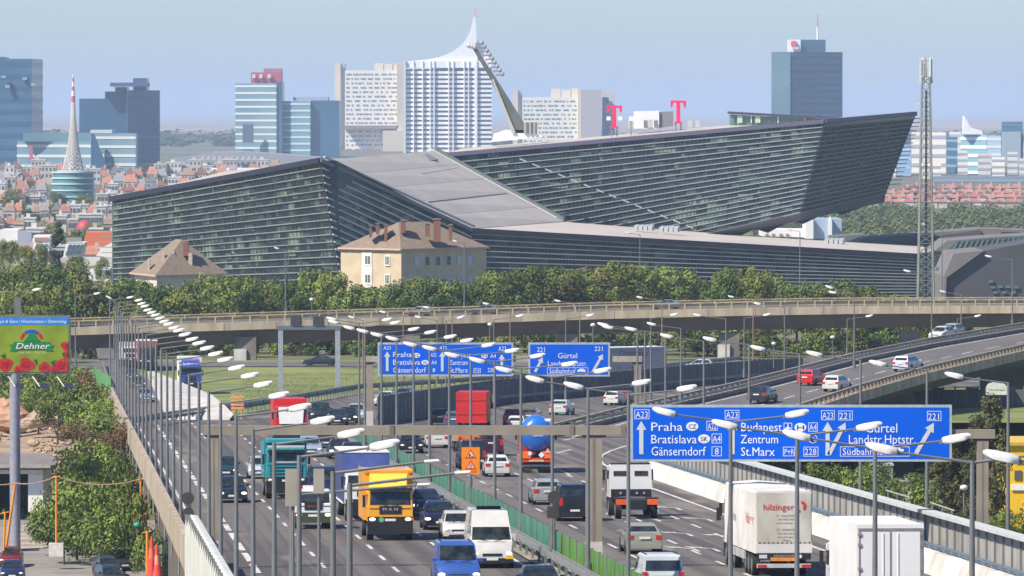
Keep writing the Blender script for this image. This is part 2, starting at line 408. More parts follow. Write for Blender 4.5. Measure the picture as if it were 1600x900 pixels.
# grey wall that divides the carriageways on the bend
MW = [(590, 664), (630, 657), (671, 650), (725, 640), (780, 631), (880, 622), (985, 614), (1070, 604), (1160, 596), (1260, 589)]
MWp = [G(*p) for p in MW]
dw = thing("divider_wall", "dark grey noise wall between the carriageways on the bend", "noise barrier")
wallg = M((0.085, 0.09, 0.095), 0.7, c2=(0.12, 0.12, 0.12), scale=0.5, rnd=0.15)
pts = []
for a, b in zip(MWp[:-1], MWp[1:]):
    n = max(1, int((b - a).length / 2.4))
    for i in range(n): pts.append(vl(a, b, i / n))
for a, b in zip(pts[:-1], pts[1:]):
    MB().beam(a + Vector((0, 0, 1.25)), vl(a, b, .96) + Vector((0, 0, 1.25)), .12, 2.5).build("wall_panel", wallg, dw)
    obj_ = MB().box(-.09, .09, -.12, .12, 0, 2.58).build("wall_post", galv, dw, loc=tuple(b))
gr = thing("guard_rail", "guard rail along the foot of the dark divider wall", "guard rail")
rail(gr, [p + Vector((-.1, -.8, 0)) for p in MWp], post=4, mat=M((0.16, 0.2, 0.26), .5, metal=.3)); flush_posts()
gr = thing("guard_rail", "green grey double rail along the grass verge on the outer bend", "guard rail")
rail(gr, [(x, D, RZ(D)) for x, D in ([(-33, 560), (-29, 600)] + Lm[1:-1])], post=2.5, h=.9); rail(gr, [(x + .2, D + 1.5, RZ(D) + .3) for x, D in ([(-33, 560)] + Lm[1:-1])], post=9, h=.3, mat=M((.08, .14, .11), .6)); flush_posts()
gr = thing("guard_rail", "steel guard rail beside the slip road on the far left", "guard rail")
rail(gr, [(XL(D) + .5, D, RZ(D)) for D in (740, 790, 840, 880)], post=4); flush_posts()
# white gore wedge between slip road and bend
gw = thing("gore_wall", "white concrete wedge wall where the slip road leaves the bend", "concrete wall")
D1 = 598.0
def gp(px, py, D): x, z = XZ(px, py, D); return Vector((x, D, z))
f = [gp(262, 656, 598), gp(358, 656, 598), gp(365, 647, 600), gp(352, 634, 606), gp(330, 616, 622), gp(268, 612, 622)]
bk = [gp(232, 592, 830), gp(243, 594, 830), gp(246, 590, 830), gp(244, 584, 830), gp(240, 580, 830), gp(230, 580, 830)]
m = MB(); m.loft([f, [vl(a, b, .06) for a, b in zip(f, bk)], [vl(a, b, .5) for a, b in zip(f, bk)], bk]); m.build("wedge", M((.56, .55, .52), .8, c2=(.40, .38, .34), scale=.5), gw)
# ---------------------------------------------------------------- right barrier with noise wall
rb = thing("noise_wall", "grey panelled noise wall on a white concrete barrier along the right edge", "noise barrier")
BR = [(XO(39.6, D), D) for D in along(120, 435, 15)] + [(9.6, 445), (10.4, 458), (11.6, 472), (13.1, 486), (15.1, 502), (17.5, 520), (19.9, 536)]
panelm = M((0.34, 0.33, 0.30), 0.8, c2=(0.25, 0.24, 0.22), scale=0.6, rnd=0.1)
barw = M((0.70, 0.68, 0.63), 0.8, c2=(0.44, 0.42, 0.37), scale=0.7, stretch=(1, .5, .3))
blu = M((0.16, 0.22, 0.27), .5, metal=.3)
for (x0, a), (x1, b) in zip(BR[:-1], BR[1:]):
    def q(x, D, o, z): return (x + o, D, RZ(D) + z)
    MB().hexa([q(x0, a, -.5, -.01), q(x0, a, .3, -.01), q(x1, b - .06, .3, -.01), q(x1, b - .06, -.5, -.01)], [q(x0, a, -.12, .95), q(x0, a, .22, .95), q(x1, b - .06, .22, .95), q(x1, b - .06, -.12, .95)]).build("barrier_block", barw, rb)
    n = max(1, round((b - a) / 2.5))
    for i in range(n):
        pa = vl((x0, a, 0), (x1, b, 0), i / n); pb = vl((x0, a, 0), (x1, b, 0), (i + .96) / n)
        def r(p, o, z): return (p.x + o, p.y, RZ(p.y) + z)
        MB().hexa([r(pa, .55, .5), r(pa, .65, .5), r(pb, .65, .5), r(pb, .55, .5)], [r(pa, .55, 2.45), r(pa, .65, 2.45), r(pb, .65, 2.45), r(pb, .55, 2.45)]).build("wall_panel", panelm, rb)
        MB().box(.46, .74, -.05, .05, .3, 2.5).build("wall_post", galv, rb, loc=(pb.x, pb.y + .03, RZ(pb.y)))
    m = MB(); m.hexa([q(x0, a, .16, 2.46), q(x0, a, .74, 2.46), q(x1, b, .74, 2.46), q(x1, b, .16, 2.46)], [q(x0, a, .16, 2.62), q(x0, a, .74, 2.62), q(x1, b, .74, 2.62), q(x1, b, .16, 2.62)]); m.build("coping", M((.5, .52, .5), .6), rb)
    m = MB(); m.beam(q(x0, a, .3, 1.15), q(x1, b, .3, 1.15), .06, .12); m.beam(q(x0, a, .36, 1.02), q(x1, b, .36, 1.02), .1, .1)
    for i in range(6):
        t = (i + .5) / 6; p = vl(q(x0, a, .3, 0), q(x1, b, .3, 0), t); m.box(p.x - .12, p.x + .14, p.y - .25, p.y + .25, p.z + .93, p.z + 1.13)
    m.build("rail", blu, rb)
# ---------------------------------------------------------------- ramp viaduct on the right
RF = [(3.2, 535, 13.35), (9.8, 556, 13.9), (20.7, 593, 14.5), (34.6, 660, 14.6), (44.4, 699, 14.7), (57.7, 743, 14.9), (90, 835, 15.4), (140, 960, 16)]
RN = [(19.9, 535, 13.3), (22.6, 551, 13.9), (30.8, 588, 14.4), (39.3, 626, 14.6), (53, 682, 14.7), (75, 760, 14.9), (110, 850, 15.4), (158, 960, 16)]
rv = thing("ramp_viaduct", "concrete ramp viaduct climbing away to the right with open railings", "bridge")
def dens(path, n):
    o = []
    for a, b in zip(path[:-1], path[1:]):
        for i in range(n): o.append(vl(a, b, i / n))
    o.append(Vector(path[-1])); return o
fa = dens(RF, 4); ne = dens(RN, 4)
rows = [[vl(a, b, t / 4) for t in range(5)] for a, b in zip(fa, ne)]
deck = sheet(rows, "ramp_deck", asph2, dz=.01)
m = MB()
for a, b in zip(fa[:-1], fa[1:]): pass
def off(pa, pb, t): return vl(pa, pb, t)
for t, w_, dash in ((.10, .2, 0), (.90, .2, 0), (.52, .18, 1)):
    for i in range(len(fa) - 1):
        a = off(fa[i], ne[i], t) + Vector((0, 0, .02)); b = off(fa[i + 1], ne[i + 1], t) + Vector((0, 0, .02))
        if dash:
            for j in range(1): strip(m, [vl(a, b, .2), vl(a, b, .7)], w_)
        else: strip(m, [a, b], w_)
m.build("ramp_line", linew, fix=False, kind='structure')
railc = M((0.34, 0.29, 0.22), 0.85, c2=(0.25, 0.21, 0.16), scale=0.8)
for path, sgn in ((fa, 1), (ne, -1)):
    for a, b in zip(path[:-1], path[1:]):
        d = (b - a); nrm = Vector((-d.y, d.x, 0)).normalized() * sgn
        c = nrm * .15
        def Q(p, o, z): v = p + nrm * o; return (v.x, v.y, v.z + z)
        MB().hexa([Q(a, 0, -.55), Q(a, .35, -.55), Q(b, .35, -.55), Q(b, 0, -.55)], [Q(a, 0, .35), Q(a, .35, .35), Q(b, .35, .35), Q(b, 0, .35)]).build("fascia", conc if sgn < 0 else railc, rv)
        MB().hexa([Q(a, .05, .85), Q(a, .3, .85), Q(b, .3, .85), Q(b, .05, .85)], [Q(a, .05, 1.02), Q(a, .3, 1.02), Q(b, .3, 1.02), Q(b, .05, 1.02)]).build("top_rail", railc, rv)
        MB().beam(Q(a, -.25, .62), Q(b, -.25, .62), .07, .26).build("guard_strip", steel, rv)
        n = max(1, int(d.length / 1.9))
        for i in range(n):
            p = vl(a, b, (i + .5) / n) + nrm * .17
            MB().box(-.14, .14, -.14, .14, .34, .86).build("rail_post", railc, rv, loc=tuple(p))
m = MB()
for i in range(len(fa) - 1):
    def I(p, r, t, z): v = vl(p, r, t); return (v.x, v.y, v.z + z)
    m.hexa([I(fa[i], ne[i], .18, -1.9), I(fa[i], ne[i], .82, -1.9), I(fa[i + 1], ne[i + 1], .82, -1.9), I(fa[i + 1], ne[i + 1], .18, -1.9)],
           [I(fa[i], ne[i], .0, -.35), I(fa[i], ne[i], 1, -.35), I(fa[i + 1], ne[i + 1], 1, -.35), I(fa[i + 1], ne[i + 1], .0, -.35)])
m.build("girder", concd, rv)
for D, x in ((700, 50), (622, 32.5), (800, 85)):
    MB().box(x - .2, x + 5.5, D, D + 1.6, 1.5, 13).build("pier", concd, rv)
# ---------------------------------------------------------------- the flyover
OP = [(-250, 545, 938), (-60, 531, 942), (110, 524, 946), (350, 516.5, 951), (594, 508.7, 957), (740, 505, 961), (960, 498, 966), (1180, 493, 970), (1340, 490.5, 974), (1600, 489.5, 978), (1900, 489, 982), (2200, 489, 985)]
fp = []
for px, py, D in OP: fp.append(P(px, py, D))
JOINTS = []
fo = thing("flyover", "long beige concrete flyover crossing behind the motorway signs", "bridge")
ff = dens(fp, 3)
bkp = []
for i, p in enumerate(ff):
    d = (ff[min(i + 1, len(ff) - 1)] - ff[max(i - 1, 0)]); n = Vector((-d.y, d.x, 0)).normalized(); bkp.append(p + n * 11)
opc = M((0.66, 0.55, 0.38), 0.85, c2=(0.44, 0.36, 0.24), scale=0.7, stretch=(1, 1, .12))
opr = M((0.62, 0.50, 0.30), 0.85, c2=(0.36, 0.29, 0.19), scale=0.5)
sheet([[vl(a, b, t / 2) + Vector((0, 0, 1.08)) for t in range(3)] for a, b in zip(ff, bkp)], "flyover_deck", asph2)
for path, s in ((ff, 0), (bkp, -.35)):
    for a, b in zip(path[:-1], path[1:]):
        d = b - a; n = Vector((-d.y, d.x, 0)).normalized()
        def Q(p, o, z): v = p + n * (o + s); return (v.x, v.y, v.z + z)
        MB().hexa([Q(a, 0, 0), Q(a, .35, 0), Q(b, .35, 0), Q(b, 0, 0)], [Q(a, 0, 1.15), Q(a, .35, 1.15), Q(b, .35, 1.15), Q(b, 0, 1.15)]).build("fascia", opc, fo)
        MB().hexa([Q(a, .03, 1.95), Q(a, .27, 1.95), Q(b, .27, 1.95), Q(b, .03, 1.95)], [Q(a, .03, 2.12), Q(a, .27, 2.12), Q(b, .27, 2.12), Q(b, .03, 2.12)]).build("top_rail", opr, fo)
        MB().hexa([Q(a, .3, 1.5), Q(a, .38, 1.5), Q(b, .38, 1.5), Q(b, .3, 1.5)], [Q(a, .3, 1.82), Q(a, .38, 1.82), Q(b, .38, 1.82), Q(b, .3, 1.82)]).build("guard_strip", M((.5, .4, .22), .7, c2=(.35, .28, .18), scale=.4), fo)
        if s == 0:
            m_ = MB(); g_ = int(d.length / 6)
            for i in range(max(1, g_)):
                p = vl(a, b, i / max(1, g_)) - n * .012; m_.beam(p + Vector((0, 0, .0)), p + Vector((.05, 0, 0)) + Vector((0, 0, .0)), .02, .02); m_.box(p.x - .03, p.x + .03, p.y - .005, p.y + .02, p.z + .02, p.z + 1.13)
            m_.build("joint", concd, fo)
        k = max(1, int(d.length / (1.95 if s == 0 else 4)))
        for i in range(k):
            p = vl(a, b, (i + .5) / k) + n * (.16 + s)
            MB().box(-.1, .1, -.13, .13, 1.14, 1.96).build("rail_post", opr, fo, loc=tuple(p))
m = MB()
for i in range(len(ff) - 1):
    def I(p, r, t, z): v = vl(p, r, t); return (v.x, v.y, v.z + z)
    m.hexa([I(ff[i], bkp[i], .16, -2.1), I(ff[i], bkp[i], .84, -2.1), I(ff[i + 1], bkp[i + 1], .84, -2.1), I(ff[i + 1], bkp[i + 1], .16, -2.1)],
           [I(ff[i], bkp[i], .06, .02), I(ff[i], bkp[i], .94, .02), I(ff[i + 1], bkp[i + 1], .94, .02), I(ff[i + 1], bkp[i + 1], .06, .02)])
m.build("girder", M((.16, .12, .10), .9, c2=(.12, .09, .075), scale=.3), fo)  # dark colour carries the shade under the deck
for px, D in ((383, 951), (640, 957), (887, 964), (1140, 969), (1424, 976), (170, 947)):
    x = (px - 800) / F * D
    MB().box(x - 1.5, x + 1.5, D + 1.5, D + 4, 1.5, 7.0).build("pier", concd, fo)
    MB().box(x - 1.7, x + .1, D + 1.1, D + 1.4, 2.0, 5.3).build("pier_plate", concw, fo)
def fly(px, y=5.0):
    for a, b in zip(OP[:-1], OP[1:]):
        if a[0] <= px <= b[0]:
            t = (px - a[0]) / (b[0] - a[0]); return lerp(a[2], b[2], t) + y, lerp(P(*a).z, P(*b).z, t) + 1.1
# beige retaining kerb of the service road
kb = thing("kerb_wall", "low beige kerb wall of the road under the flyover", "low wall")
for i in range(14):
    a = P(130 + i * 33, 577 + i * .6, 876); b = P(161 + i * 33, 577.6 + i * .6, 876)
    MB().prism([a, b, b - Vector((0, 0, .45)), a - Vector((0, 0, .45))], (0, .3, 0)).build("kerb_block", conc, kb)
# ================================================================ STREET LAMPS
def head_mesh():
    R = []
    for x, hy, z0, z1 in ((0, .10, -.02, .14), (.05, .15, -.08, .17), (.25, .17, -.10, .19), (.6, .17, -.09, .18), (.76, .15, -.03, .16), (.83, .11, .03, .11)):
        R.append([(x, -hy, z0 + .03), (x, -hy * .7, z0), (x, hy * .7, z0), (x, hy, z0 + .03), (x, hy, z1 - .06), (x, hy * .55, z1), (x, -hy * .55, z1), (x, -hy, z1 - .06)])
    m = MB().loft(R).mesh(lampw, smooth=True, ang=50); recalc(m); return m
HEADM = head_mesh()
GLASSM = MB().box(.2, .66, -.12, .12, -.085, -.05).mesh(M((.5, .5, .45), .3))
HB = MB().loft([[(0, -.05, -.05), (0, .05, -.05), (0, .05, .06), (0, -.05, .06)], [(.12, -.08, -.02), (.12, .08, -.02), (.12, .08, .13), (.12, -.08, .13)]]).mesh(galv)
LG = {}
def lamp(pole, heads, D, label, group=None, base=None, pm=galv, rise=.25, r=.1, thin=False, dD=0, hs=1.0):
    """pole: photo x; heads: [(photo x, photo y)]; all stand at distance D"""
    hp = [P(hx, hy, D + dD) for hx, hy in heads]
    X = (pole - 800) / F * D
    zt = sum(h.z for h in hp) / len(hp) - rise
    zb = RZ(D) if base is None else base
    t = thing("street_lamp", label, "street lamp", (X, D, zb), group=group)
    H = zt - zb
    MB().tube((0, 0, 0), (0, 0, H), r * 1.05, r * .6, 10).tube((0, 0, 0), (0, 0, .9), r * 1.7, r * 1.7, 10).build("pole", pm, t, smooth=True)
    for h in hp:
        d = h - Vector((X, D, zt)); s = 1 if d.x > 0 else -1
        ln = .5 * hs * (.5 if thin else 1)
        v = d.normalized(); inner = d - v * ln
        m = MB(); m.tube((0, 0, H - .05), (inner.x, inner.y, inner.z + H), .042, .03, 6)
        m.build("arm", pm, t)
        ang = math.atan2(v.y, v.x); tl = math.asin(max(-1, min(1, v.z)))
        if thin:
            MB().tube((inner.x, inner.y, inner.z + H), (d.x + v.x * .1, d.y, d.z + H), .045, .045, 8).build("lamp_stub", lampw, t, smooth=True)
        else:
            ho = obj("lamp_head", HEADM, t, loc=(inner.x, inner.y, inner.z + H - .03), rot=(0, -tl - .10, ang)); ho.scale = (1.0 * hs, .9 * hs, .82 * hs)
            obj("lamp_glass", GLASSM, ho); obj("bracket", HB, ho, loc=(-.1, 0, 0))
    return t
grp = "street lamps along the left parapet"
left = [(607, 697), (554, 679), (509, 658.5), (473, 638), (440, 619), (415, 602), (394, 588), (373, 576), (355, 563), (340, 554), (326.5, 545), (314, 537), (302.7, 531), (291.7, 523.5), (282, 517), (274.5, 513), (266, 507), (259, 503), (252, 498), (245, 493), (239, 489), (233, 485), (228, 479), (223, 475), (218.5, 469.6), (205, 465)]
for i, (hx, hy) in enumerate(left):
    arm = (hx - 78) / 3.779; D = F * 2.42 / arm; pole = 78 + 2.779 * arm
    lamp(pole, [(hx, hy)], D, f"lamp post on the left parapet, {ORD[i]} white head from the near end", grp)
for pole, hd, D, t in ((520, (679, 720), 158, "lowest but two"), (546, (728, 738), 147, "lowest but one"), (455, (666, 757), 181, "lowest")):
    lamp(pole, [hd], D, f"near lamp pole at the left parapet, thin white arm tip, {t} bare arm", grp, thin=True, base=RZ(D) - .3)
med = [(1520, [(1371, 703), (1660, 706)], 166), (1368, [(1239, 682), (1500, 687)], 188), (1246, [(1127, 665), (1363, 668)], 208), (1142, [(1033, 645), (1250, 648)], 228), (982, [(892, 604), (1077, 608)], 267), (919, [(832, 594), (1006, 599)], 285), (863, [(784, 579), (945, 580)], 307), (814, [(742, 564), (893, 570)], 329), (773, [(703, 556), (843, 557)], 351), (735.5, [(668, 545), (803, 549)], 368), (702, [(638, 539), (766, 540)], 387), (671, [(610, 530), (732, 533)], 406), (646, [(586, 524), (706, 527)], 424), (619.5, [(564, 518), (675, 520)], 444), (596, [(543, 513), (649, 515)], 465), (570, [(519, 504), (620, 505)], 488), (561, [(516, 499), (607, 500)], 508)]
for i, (p, h, D) in enumerate(med):
    lamp(p, h, D, f"two-armed lamp post on the motorway median, {ORD[i]} pole from the lower right", "double street lamps along the median")
lamp(1725, [(1557, 716)], 148, "lamp whose white head reaches in at the lower right edge, its pole outside the picture", "double street lamps along the median")
rt = [(1576, (1487, 588), 284), (1449, (1368, 569), 307), (1345, (1269, 554), 330), (1250, (1181, 545), 358), (1171, (1106, 531), 384), (1100, (1039, 526), 408), (1040, (983, 515), 434), (1008, (947, 512), 455), (996, (940, 508), 470)]
for i, (p, h, D) in enumerate(rt):
    lamp(p, [h], D, f"lamp post on the right barrier, {ORD[i]} pole from the right edge", "street lamps along the right barrier", base=RZ(D), dD=0)
def zat(py, D): return P(800, py, D).z
far = [(1064, (1016, 507), 560, 625, galv, "grey lamp whose head hangs just left of the pier over the far sign truck"),
 (1134.5, (1088, 493), 640, 616, galv, "grey lamp in front of the flyover pier, arm to the left"),
 (1017, (1055, 492), 650, 625, galv, "grey lamp with its arm to the right beside the far gantry column"),
 (1163, (1200, 492), 700, 590, galv, "grey lamp at the ramp railing with arm to the right below the flyover edge"),
 (1324, (1360, 494), 730, 560, galv, "grey lamp at the ramp railing above the red and white cars"),
 (1496, (1529, 494), 800, 526, galv, "grey lamp by the white car high on the ramp, arm to the right"),
 (884, (924, 493), 640, 625, galv, "grey lamp rising above the second far blue sign, arm to the right"),
 (771.5, (814, 494), 640, 630, galv, "grey lamp rising above the right end of the wide far blue sign"),
 (697, (722, 496), 640, 640, galv, "grey lamp behind the middle of the wide far blue sign"),
 (1034.5, (998, 465), 820, 585, rust, "rusty brown lamp reaching over the flyover railing near the centre"),
 (1177, (1141, 464), 850, 576, rust, "rusty brown lamp by the yellow railing of the flyover"),
 (906, (870, 470.6), 800, 575, rust, "rusty brown lamp above the right far sign leaning over the flyover"),
 (797, (758, 475), 800, 590, rust, "rusty brown lamp over the right edge of the wide far sign"),
 (706.5, (665, 481), 790, 590, rust, "rusty brown lamp over the centre of the wide far sign"),
 (630, (597, 488), 770, 595, rust, "rusty brown lamp above the left end of the wide far sign"),
 (567, (548, 496), 760, 600, rust, "rusty brown lamp beside the far gantry column"),
 (683, (652, 496), 740, 600, galv, "grey lamp with its head against the flyover fascia above the wide sign"),
 (1226, (1182, 475), 690, 598, galv, "tall slender lamp left of the red car with its head on the flyover railing"),
 (1335, (1294, 449), 640, 575, galv, "tall lamp with twin heads left above the small white car"),
 (1502, (1472, 456), 830, 525, rust, "rusty brown lamp high on the ramp beyond the white car"),
 (1456, (1416, 424), 700, 612, galv, "very tall lamp beside the lattice mast with its head over the dark facade"),
 (1582, (1543, 401), 760, 512, galv, "tall lamp at the far right standing on the ramp"),
 (117.5, (153, 459), 800, 572, galv, "grey lamp just right of the billboard with its arm over the trees"),
 (178, (169, 465), 830, 560, galv, "slim grey lamp behind the far end of the left lamp row"),
 (-12, (59, 453), 640, 600, galv, "lamp whose white head hangs above the billboard at the left edge")]
for p, h, D, yb, pm, lb in far:
    hs = [h] if h != (1294, 449) else [h, (1299.5, 457.5)]
    lamp(p, hs, D, lb, base=zat(yb, D), pm=pm, r=.09, rise=.3)
back = [(446, (431, 388), 1000, 492, "tall lamp in front of the left glass facade"), (725.5, (710, 377), 1000, 482, "tall lamp against the shaded side of the tan house"), (1000, (980, 364), 1020, 468, "tall lamp before the low glass wing, above the middle of the trees"), (1250, (1232, 359), 1030, 468, "tall lamp before the right half of the low glass wing"), (1472, (1444, 351), 1050, 462, "tall lamp right beside the lattice mast, against the dark building"), (176, (165, 321), 1000, 500, "tall lamp at the left corner of the glass building")]
for p, h, D, yb, lb in back: lamp(p, [h], D, lb, base=zat(yb, D), r=.11)
def globe(px, py, yb, D, lb):
    p = P(px, py, D); zb = zat(yb, D); t = thing("globe_lamp", lb, "street lamp", (p.x, D, zb))
    MB().tube((.0, 0, 0), (0, 0, p.z - zb - .1), .07, .05, 8).build("pole", galv, t, smooth=True)
    MB().ball((0, 0, p.z - zb), .3, .3, .22, 12, 8).build("globe", lampw, t, smooth=True)
for a in ((487, 468, 500, 905, "small white globe lamp on the flyover left of the sign boxes"), (765.5, 507, 540, 800, "small white globe lamp under the flyover edge by the wide sign"), (926.5, 508, 545, 720, "small white globe lamp left of the clustered lamp heads"), (1301, 527, 560, 800, "white globe lamp left of the ramp lamp above the red car"), (1209, 537, 575, 800, "low globe lamp in front of the blue fence"), (1506, 762, 800, 480, "white lantern on a bent pole in the bushes right of the box truck")): globe(*a)
# ================================================================ GANTRIES AND SIGNS
def on_face(root, x, y, z): return
DG = 300.0
gx = lambda px, D=DG: (px - 800) / F * D
gz = lambda py, D=DG: P(800, py, D).z
gan = thing("sign_gantry", "brown steel gantry spanning the motorway with the big blue sign", "gantry", (gx(928), DG, RZ(DG)))
def G0(px, py, o=0, D=DG): return (gx(px, D) - gan.location.x, o, gz(py, D) - gan.location.z)
def gbox(px0, px1, py0, py1, o0, o1, name, mat, root=None, D=DG, t=None):
    root = root or gan; a = (gx(px0, D) - root.location.x, 0, gz(py0, D) - root.location.z); b = (gx(px1, D) - root.location.x, 0, gz(py1, D) - root.location.z)
    return MB().box(a[0], b[0], o0, o1, min(a[2], b[2]), max(a[2], b[2])).build(name, mat, root)
for a, b in ((318, 610), (611, 892), (893, 977), (978, 1240), (1241, 1479)): gbox(a, b - .3, 665, 679.5, -.2, .2, "beam", gantm)
gbox(1480, 1555, 671, 685, -.22, .22, "beam", gantm)
for x in (608.5, 890, 970): gbox(x, x + 7, 664, 680.5, -.24, .24, "splice_plate", concd)
for x0, x1, yt, yb in ((326, 341, 680, 845), (915, 941, 680, 846), (1527, 1545, 685, 830)):
    gbox(x0, x1, yt, yb, -.18, .18, "column", gantm)
    gbox(x0 + (x1 - x0) * .42, x1 - (x1 - x0) * .42, yt, yb, -.19, .185, "column_web", concd)
    gbox(x0 - 6, x1 + 6, yt - .2, yt + 3, -.2, .2, "cap_plate", black)
    a = G0(x0, yb); b = G0(x1, 905)
    MB().box(a[0] - .01, b[0] + .01, -.2, .2, -2.2 if x0 > 1500 else 0, a[2] - .003).build("column_base", concw, gan)
signblk = M((.03, .03, .04), .5)
def sign(px0, px1, py0, py1, D, label, root=None):
    t = thing("direction_sign", label, "road sign", (gx(px0, D), D - .35, gz(py1, D)))
    W = gx(px1, D) - gx(px0, D); H = gz(py0, D) - gz(py1, D); s = W / (px1 - px0)
    MB().box(0, W, 0, .12, 0, H).build("frame", M((.42, .48, .52), .5, metal=.2), t)
    b = 4 * s * (D / DG) ** 0 * (1 if D < 400 else .75)
    MB().box(b, W - b, -.012, .0, b, H - b).build("panel", signblue, t)
    def X(px): return (px - px0) * s
    def Z(py): return (py1 - py) * s
    ap = dict(t=t, X=X, Z=Z, s=s)
    return ap
def st(ap, txt, x0, x1, yb, yt, mat=None, y=-.03):
    return text(txt, (yb - yt) * ap['s'], mat or signwhite, ap['t'], (ap['X']((x0 + x1) / 2), y, ap['Z'](yb)), (math.pi / 2, 0, 0), w=(x1 - x0) * ap['s'])
def frame(ap, x0, x1, y0, y1, w=.8, mat=None):
    X, Z = ap['X'], ap['Z']; m = MB()
    m.box(X(x0), X(x1), -.02, -.013, Z(y0 + w), Z(y0)); m.box(X(x0), X(x1), -.02, -.013, Z(y1), Z(y1 - w))
    m.box(X(x0), X(x0 + w), -.0205, -.0135, Z(y1 - w), Z(y0 + w)); m.box(X(x1 - w), X(x1), -.0205, -.0135, Z(y1 - w), Z(y0 + w))
    m.build("route_frame", mat or signwhite, ap['t'])
def arrowm(ap, xb, yb, xt, yt, w, hw, hl):
    a = Vector((ap['X'](xb), 0, ap['Z'](yb))); b = Vector((ap['X'](xt), 0, ap['Z'](yt))); s = ap['s']
    d = (b - a).normalized(); n = Vector((-d.z, 0, d.x)); c = b - d * hl * s
    pts = [a + n * w * s / 2, c + n * w * s / 2, c + n * hw * s / 2, b, c - n * hw * s / 2, c - n * w * s / 2, a - n * w * s / 2]
    MB().prism([p + Vector((0, -.03, 0)) for p in pts], (0, .015, 0)).build("arrow", M((.55, .6, .62), .5, var=.05), ap['t'])
def oval(ap, cx, cy, rx, ry, txt):
    s = ap['s']; X, Z = ap['X'](cx), ap['Z'](cy)
    MB().prism([(X + rx * s * math.cos(a * math.pi / 10), -.028, Z + ry * s * math.sin(a * math.pi / 10)) for a in range(20)], (0, .014, 0)).build("country_disc", signwhite, ap['t'])
    if txt: st(ap, txt, cx - rx * .6, cx + rx * .6, cy + ry * .5, cy - ry * .5, signblk, y=-.045)
S1 = sign(985, 1487, 632, 720.5, DG, "large blue motorway sign with white lettering, nearest and rightmost of the three")
arrowm(S1, 1002, 709, 1002, 657, 6.5, 16, 14)
frame(S1, 991.5, 1014.5, 639, 654); st(S1, "A23", 993.5, 1012.5, 652, 642)
st(S1, "Praha", 1017, 1066, 672.5, 659); oval(S1, 1081.5, 665.5, 9.5, 7, "CZ")
st(S1, "Bratislava", 1017, 1088, 692, 678.5); oval(S1, 1100, 685, 9.5, 7, "SK")
st(S1, "Gänserndorf", 1017, 1102, 711, 697)
frame(S1, 1112, 1127.5, 677, 692); st(S1, "A4", 1113.5, 1126, 690, 680)
frame(S1, 1112, 1127.5, 697, 712); st(S1, "8", 1117, 1123, 709.5, 699.5)
frame(S1, 1104, 1121, 657, 672); st(S1, "A22", 1106, 1119, 670, 660)
frame(S1, 1132.5, 1155, 640, 654.5); st(S1, "A23", 1134.5, 1153, 652.5, 642.5)
arrowm(S1, 1144.5, 709, 1144.5, 657, 6.5, 16, 14)
st(S1, "Budapest", 1157.5, 1221, 673, 659.5); st(S1, "Zentrum", 1157.5, 1216, 692, 678.5); st(S1, "St.Marx", 1157.5, 1210, 711.5, 698)
frame(S1, 1224.5, 1237.5, 660, 673)
m = MB(); X, Z, s = S1['X'], S1['Z'], S1['s']
for poly in ([(1230.3, 661), (1231.7, 661), (1232, 666), (1236.5, 669), (1236.5, 670), (1232, 669), (1231.8, 671), (1233.5, 672.4), (1228.5, 672.4), (1230.2, 671), (1230, 669), (1225.5, 670), (1225.5, 669), (1230, 666)],):
    m.prism([(X(a), -.03, Z(b)) for a, b in poly], (0, .014, 0))
m.build("aircraft_symbol", signwhite, S1['t'])
oval(S1, 1250.5, 667, 9.3, 7, "H"); frame(S1, 1263, 1277.5, 659.5, 673.5); st(S1, "A4", 1264.5, 1276, 671.5, 662)
MB().prism([(X(1270 + 7 * math.cos(a * math.pi / 10)), -.026, Z(685 - 7 * math.sin(a * math.pi / 10))) for a in range(20)], (0, .012, 0)).build("ring", signwhite, S1['t'])
MB().prism([(X(1270 + 6 * math.cos(a * math.pi / 10)), -.031, Z(685 - 6 * math.sin(a * math.pi / 10))) for a in range(20)], (0, .012, 0)).build("ring_fill", signblue, S1['t'])
MB().prism([(X(a), -.036, Z(b)) for a, b in ((1266, 688), (1274, 688), (1274, 686), (1272, 685), (1271, 682.5), (1269, 682.5), (1268, 685), (1266, 686))], (0, .012, 0)).build("symbol", signwhite, S1['t'])
frame(S1, 1223.5, 1242, 697.5, 712); st(S1, "P+R", 1225.5, 1240.5, 709.5, 700.5)
frame(S1, 1255.5, 1278.5, 697.5, 712.5); st(S1, "228", 1257.5, 1275.5, 710, 700)
frame(S1, 1283, 1304, 640.5, 655.5); st(S1, "A23", 1285, 1302, 653.5, 643.5)
frame(S1, 1310, 1332, 641, 656); st(S1, "221", 1312.5, 1329.5, 654, 644)
arrowm(S1, 1293, 711, 1293, 658.5, 6.5, 16, 14); arrowm(S1, 1295, 710, 1321, 659.5, 6, 15, 13)
st(S1, "Gürtel", 1352, 1402, 675, 660.5); st(S1, "Landstr.Hptstr.", 1326, 1430, 692.5, 678.5)
frame(S1, 1312.5, 1421, 697, 712.5); st(S1, "Südbahnhof", 1316, 1385, 710, 699.5)
m = MB(); m.box(X(1391), X(1412), -.03, -.015, Z(704.5), Z(701)); m.box(X(1395), X(1407), -.03, -.015, Z(701), Z(698.6))
m.disc((X(1396), -.022, Z(705)), 1.7 * s, (0, 1, 0), .014, 10); m.disc((X(1407), -.022, Z(705)), 1.7 * s, (0, 1, 0), .014, 10); m.build("car_symbol", signwhite, S1['t'])
frame(S1, 1448.5, 1470.5, 641.5, 657); st(S1, "221", 1451, 1468, 655, 645); arrowm(S1, 1431, 708, 1459, 660, 6.5, 16, 14)
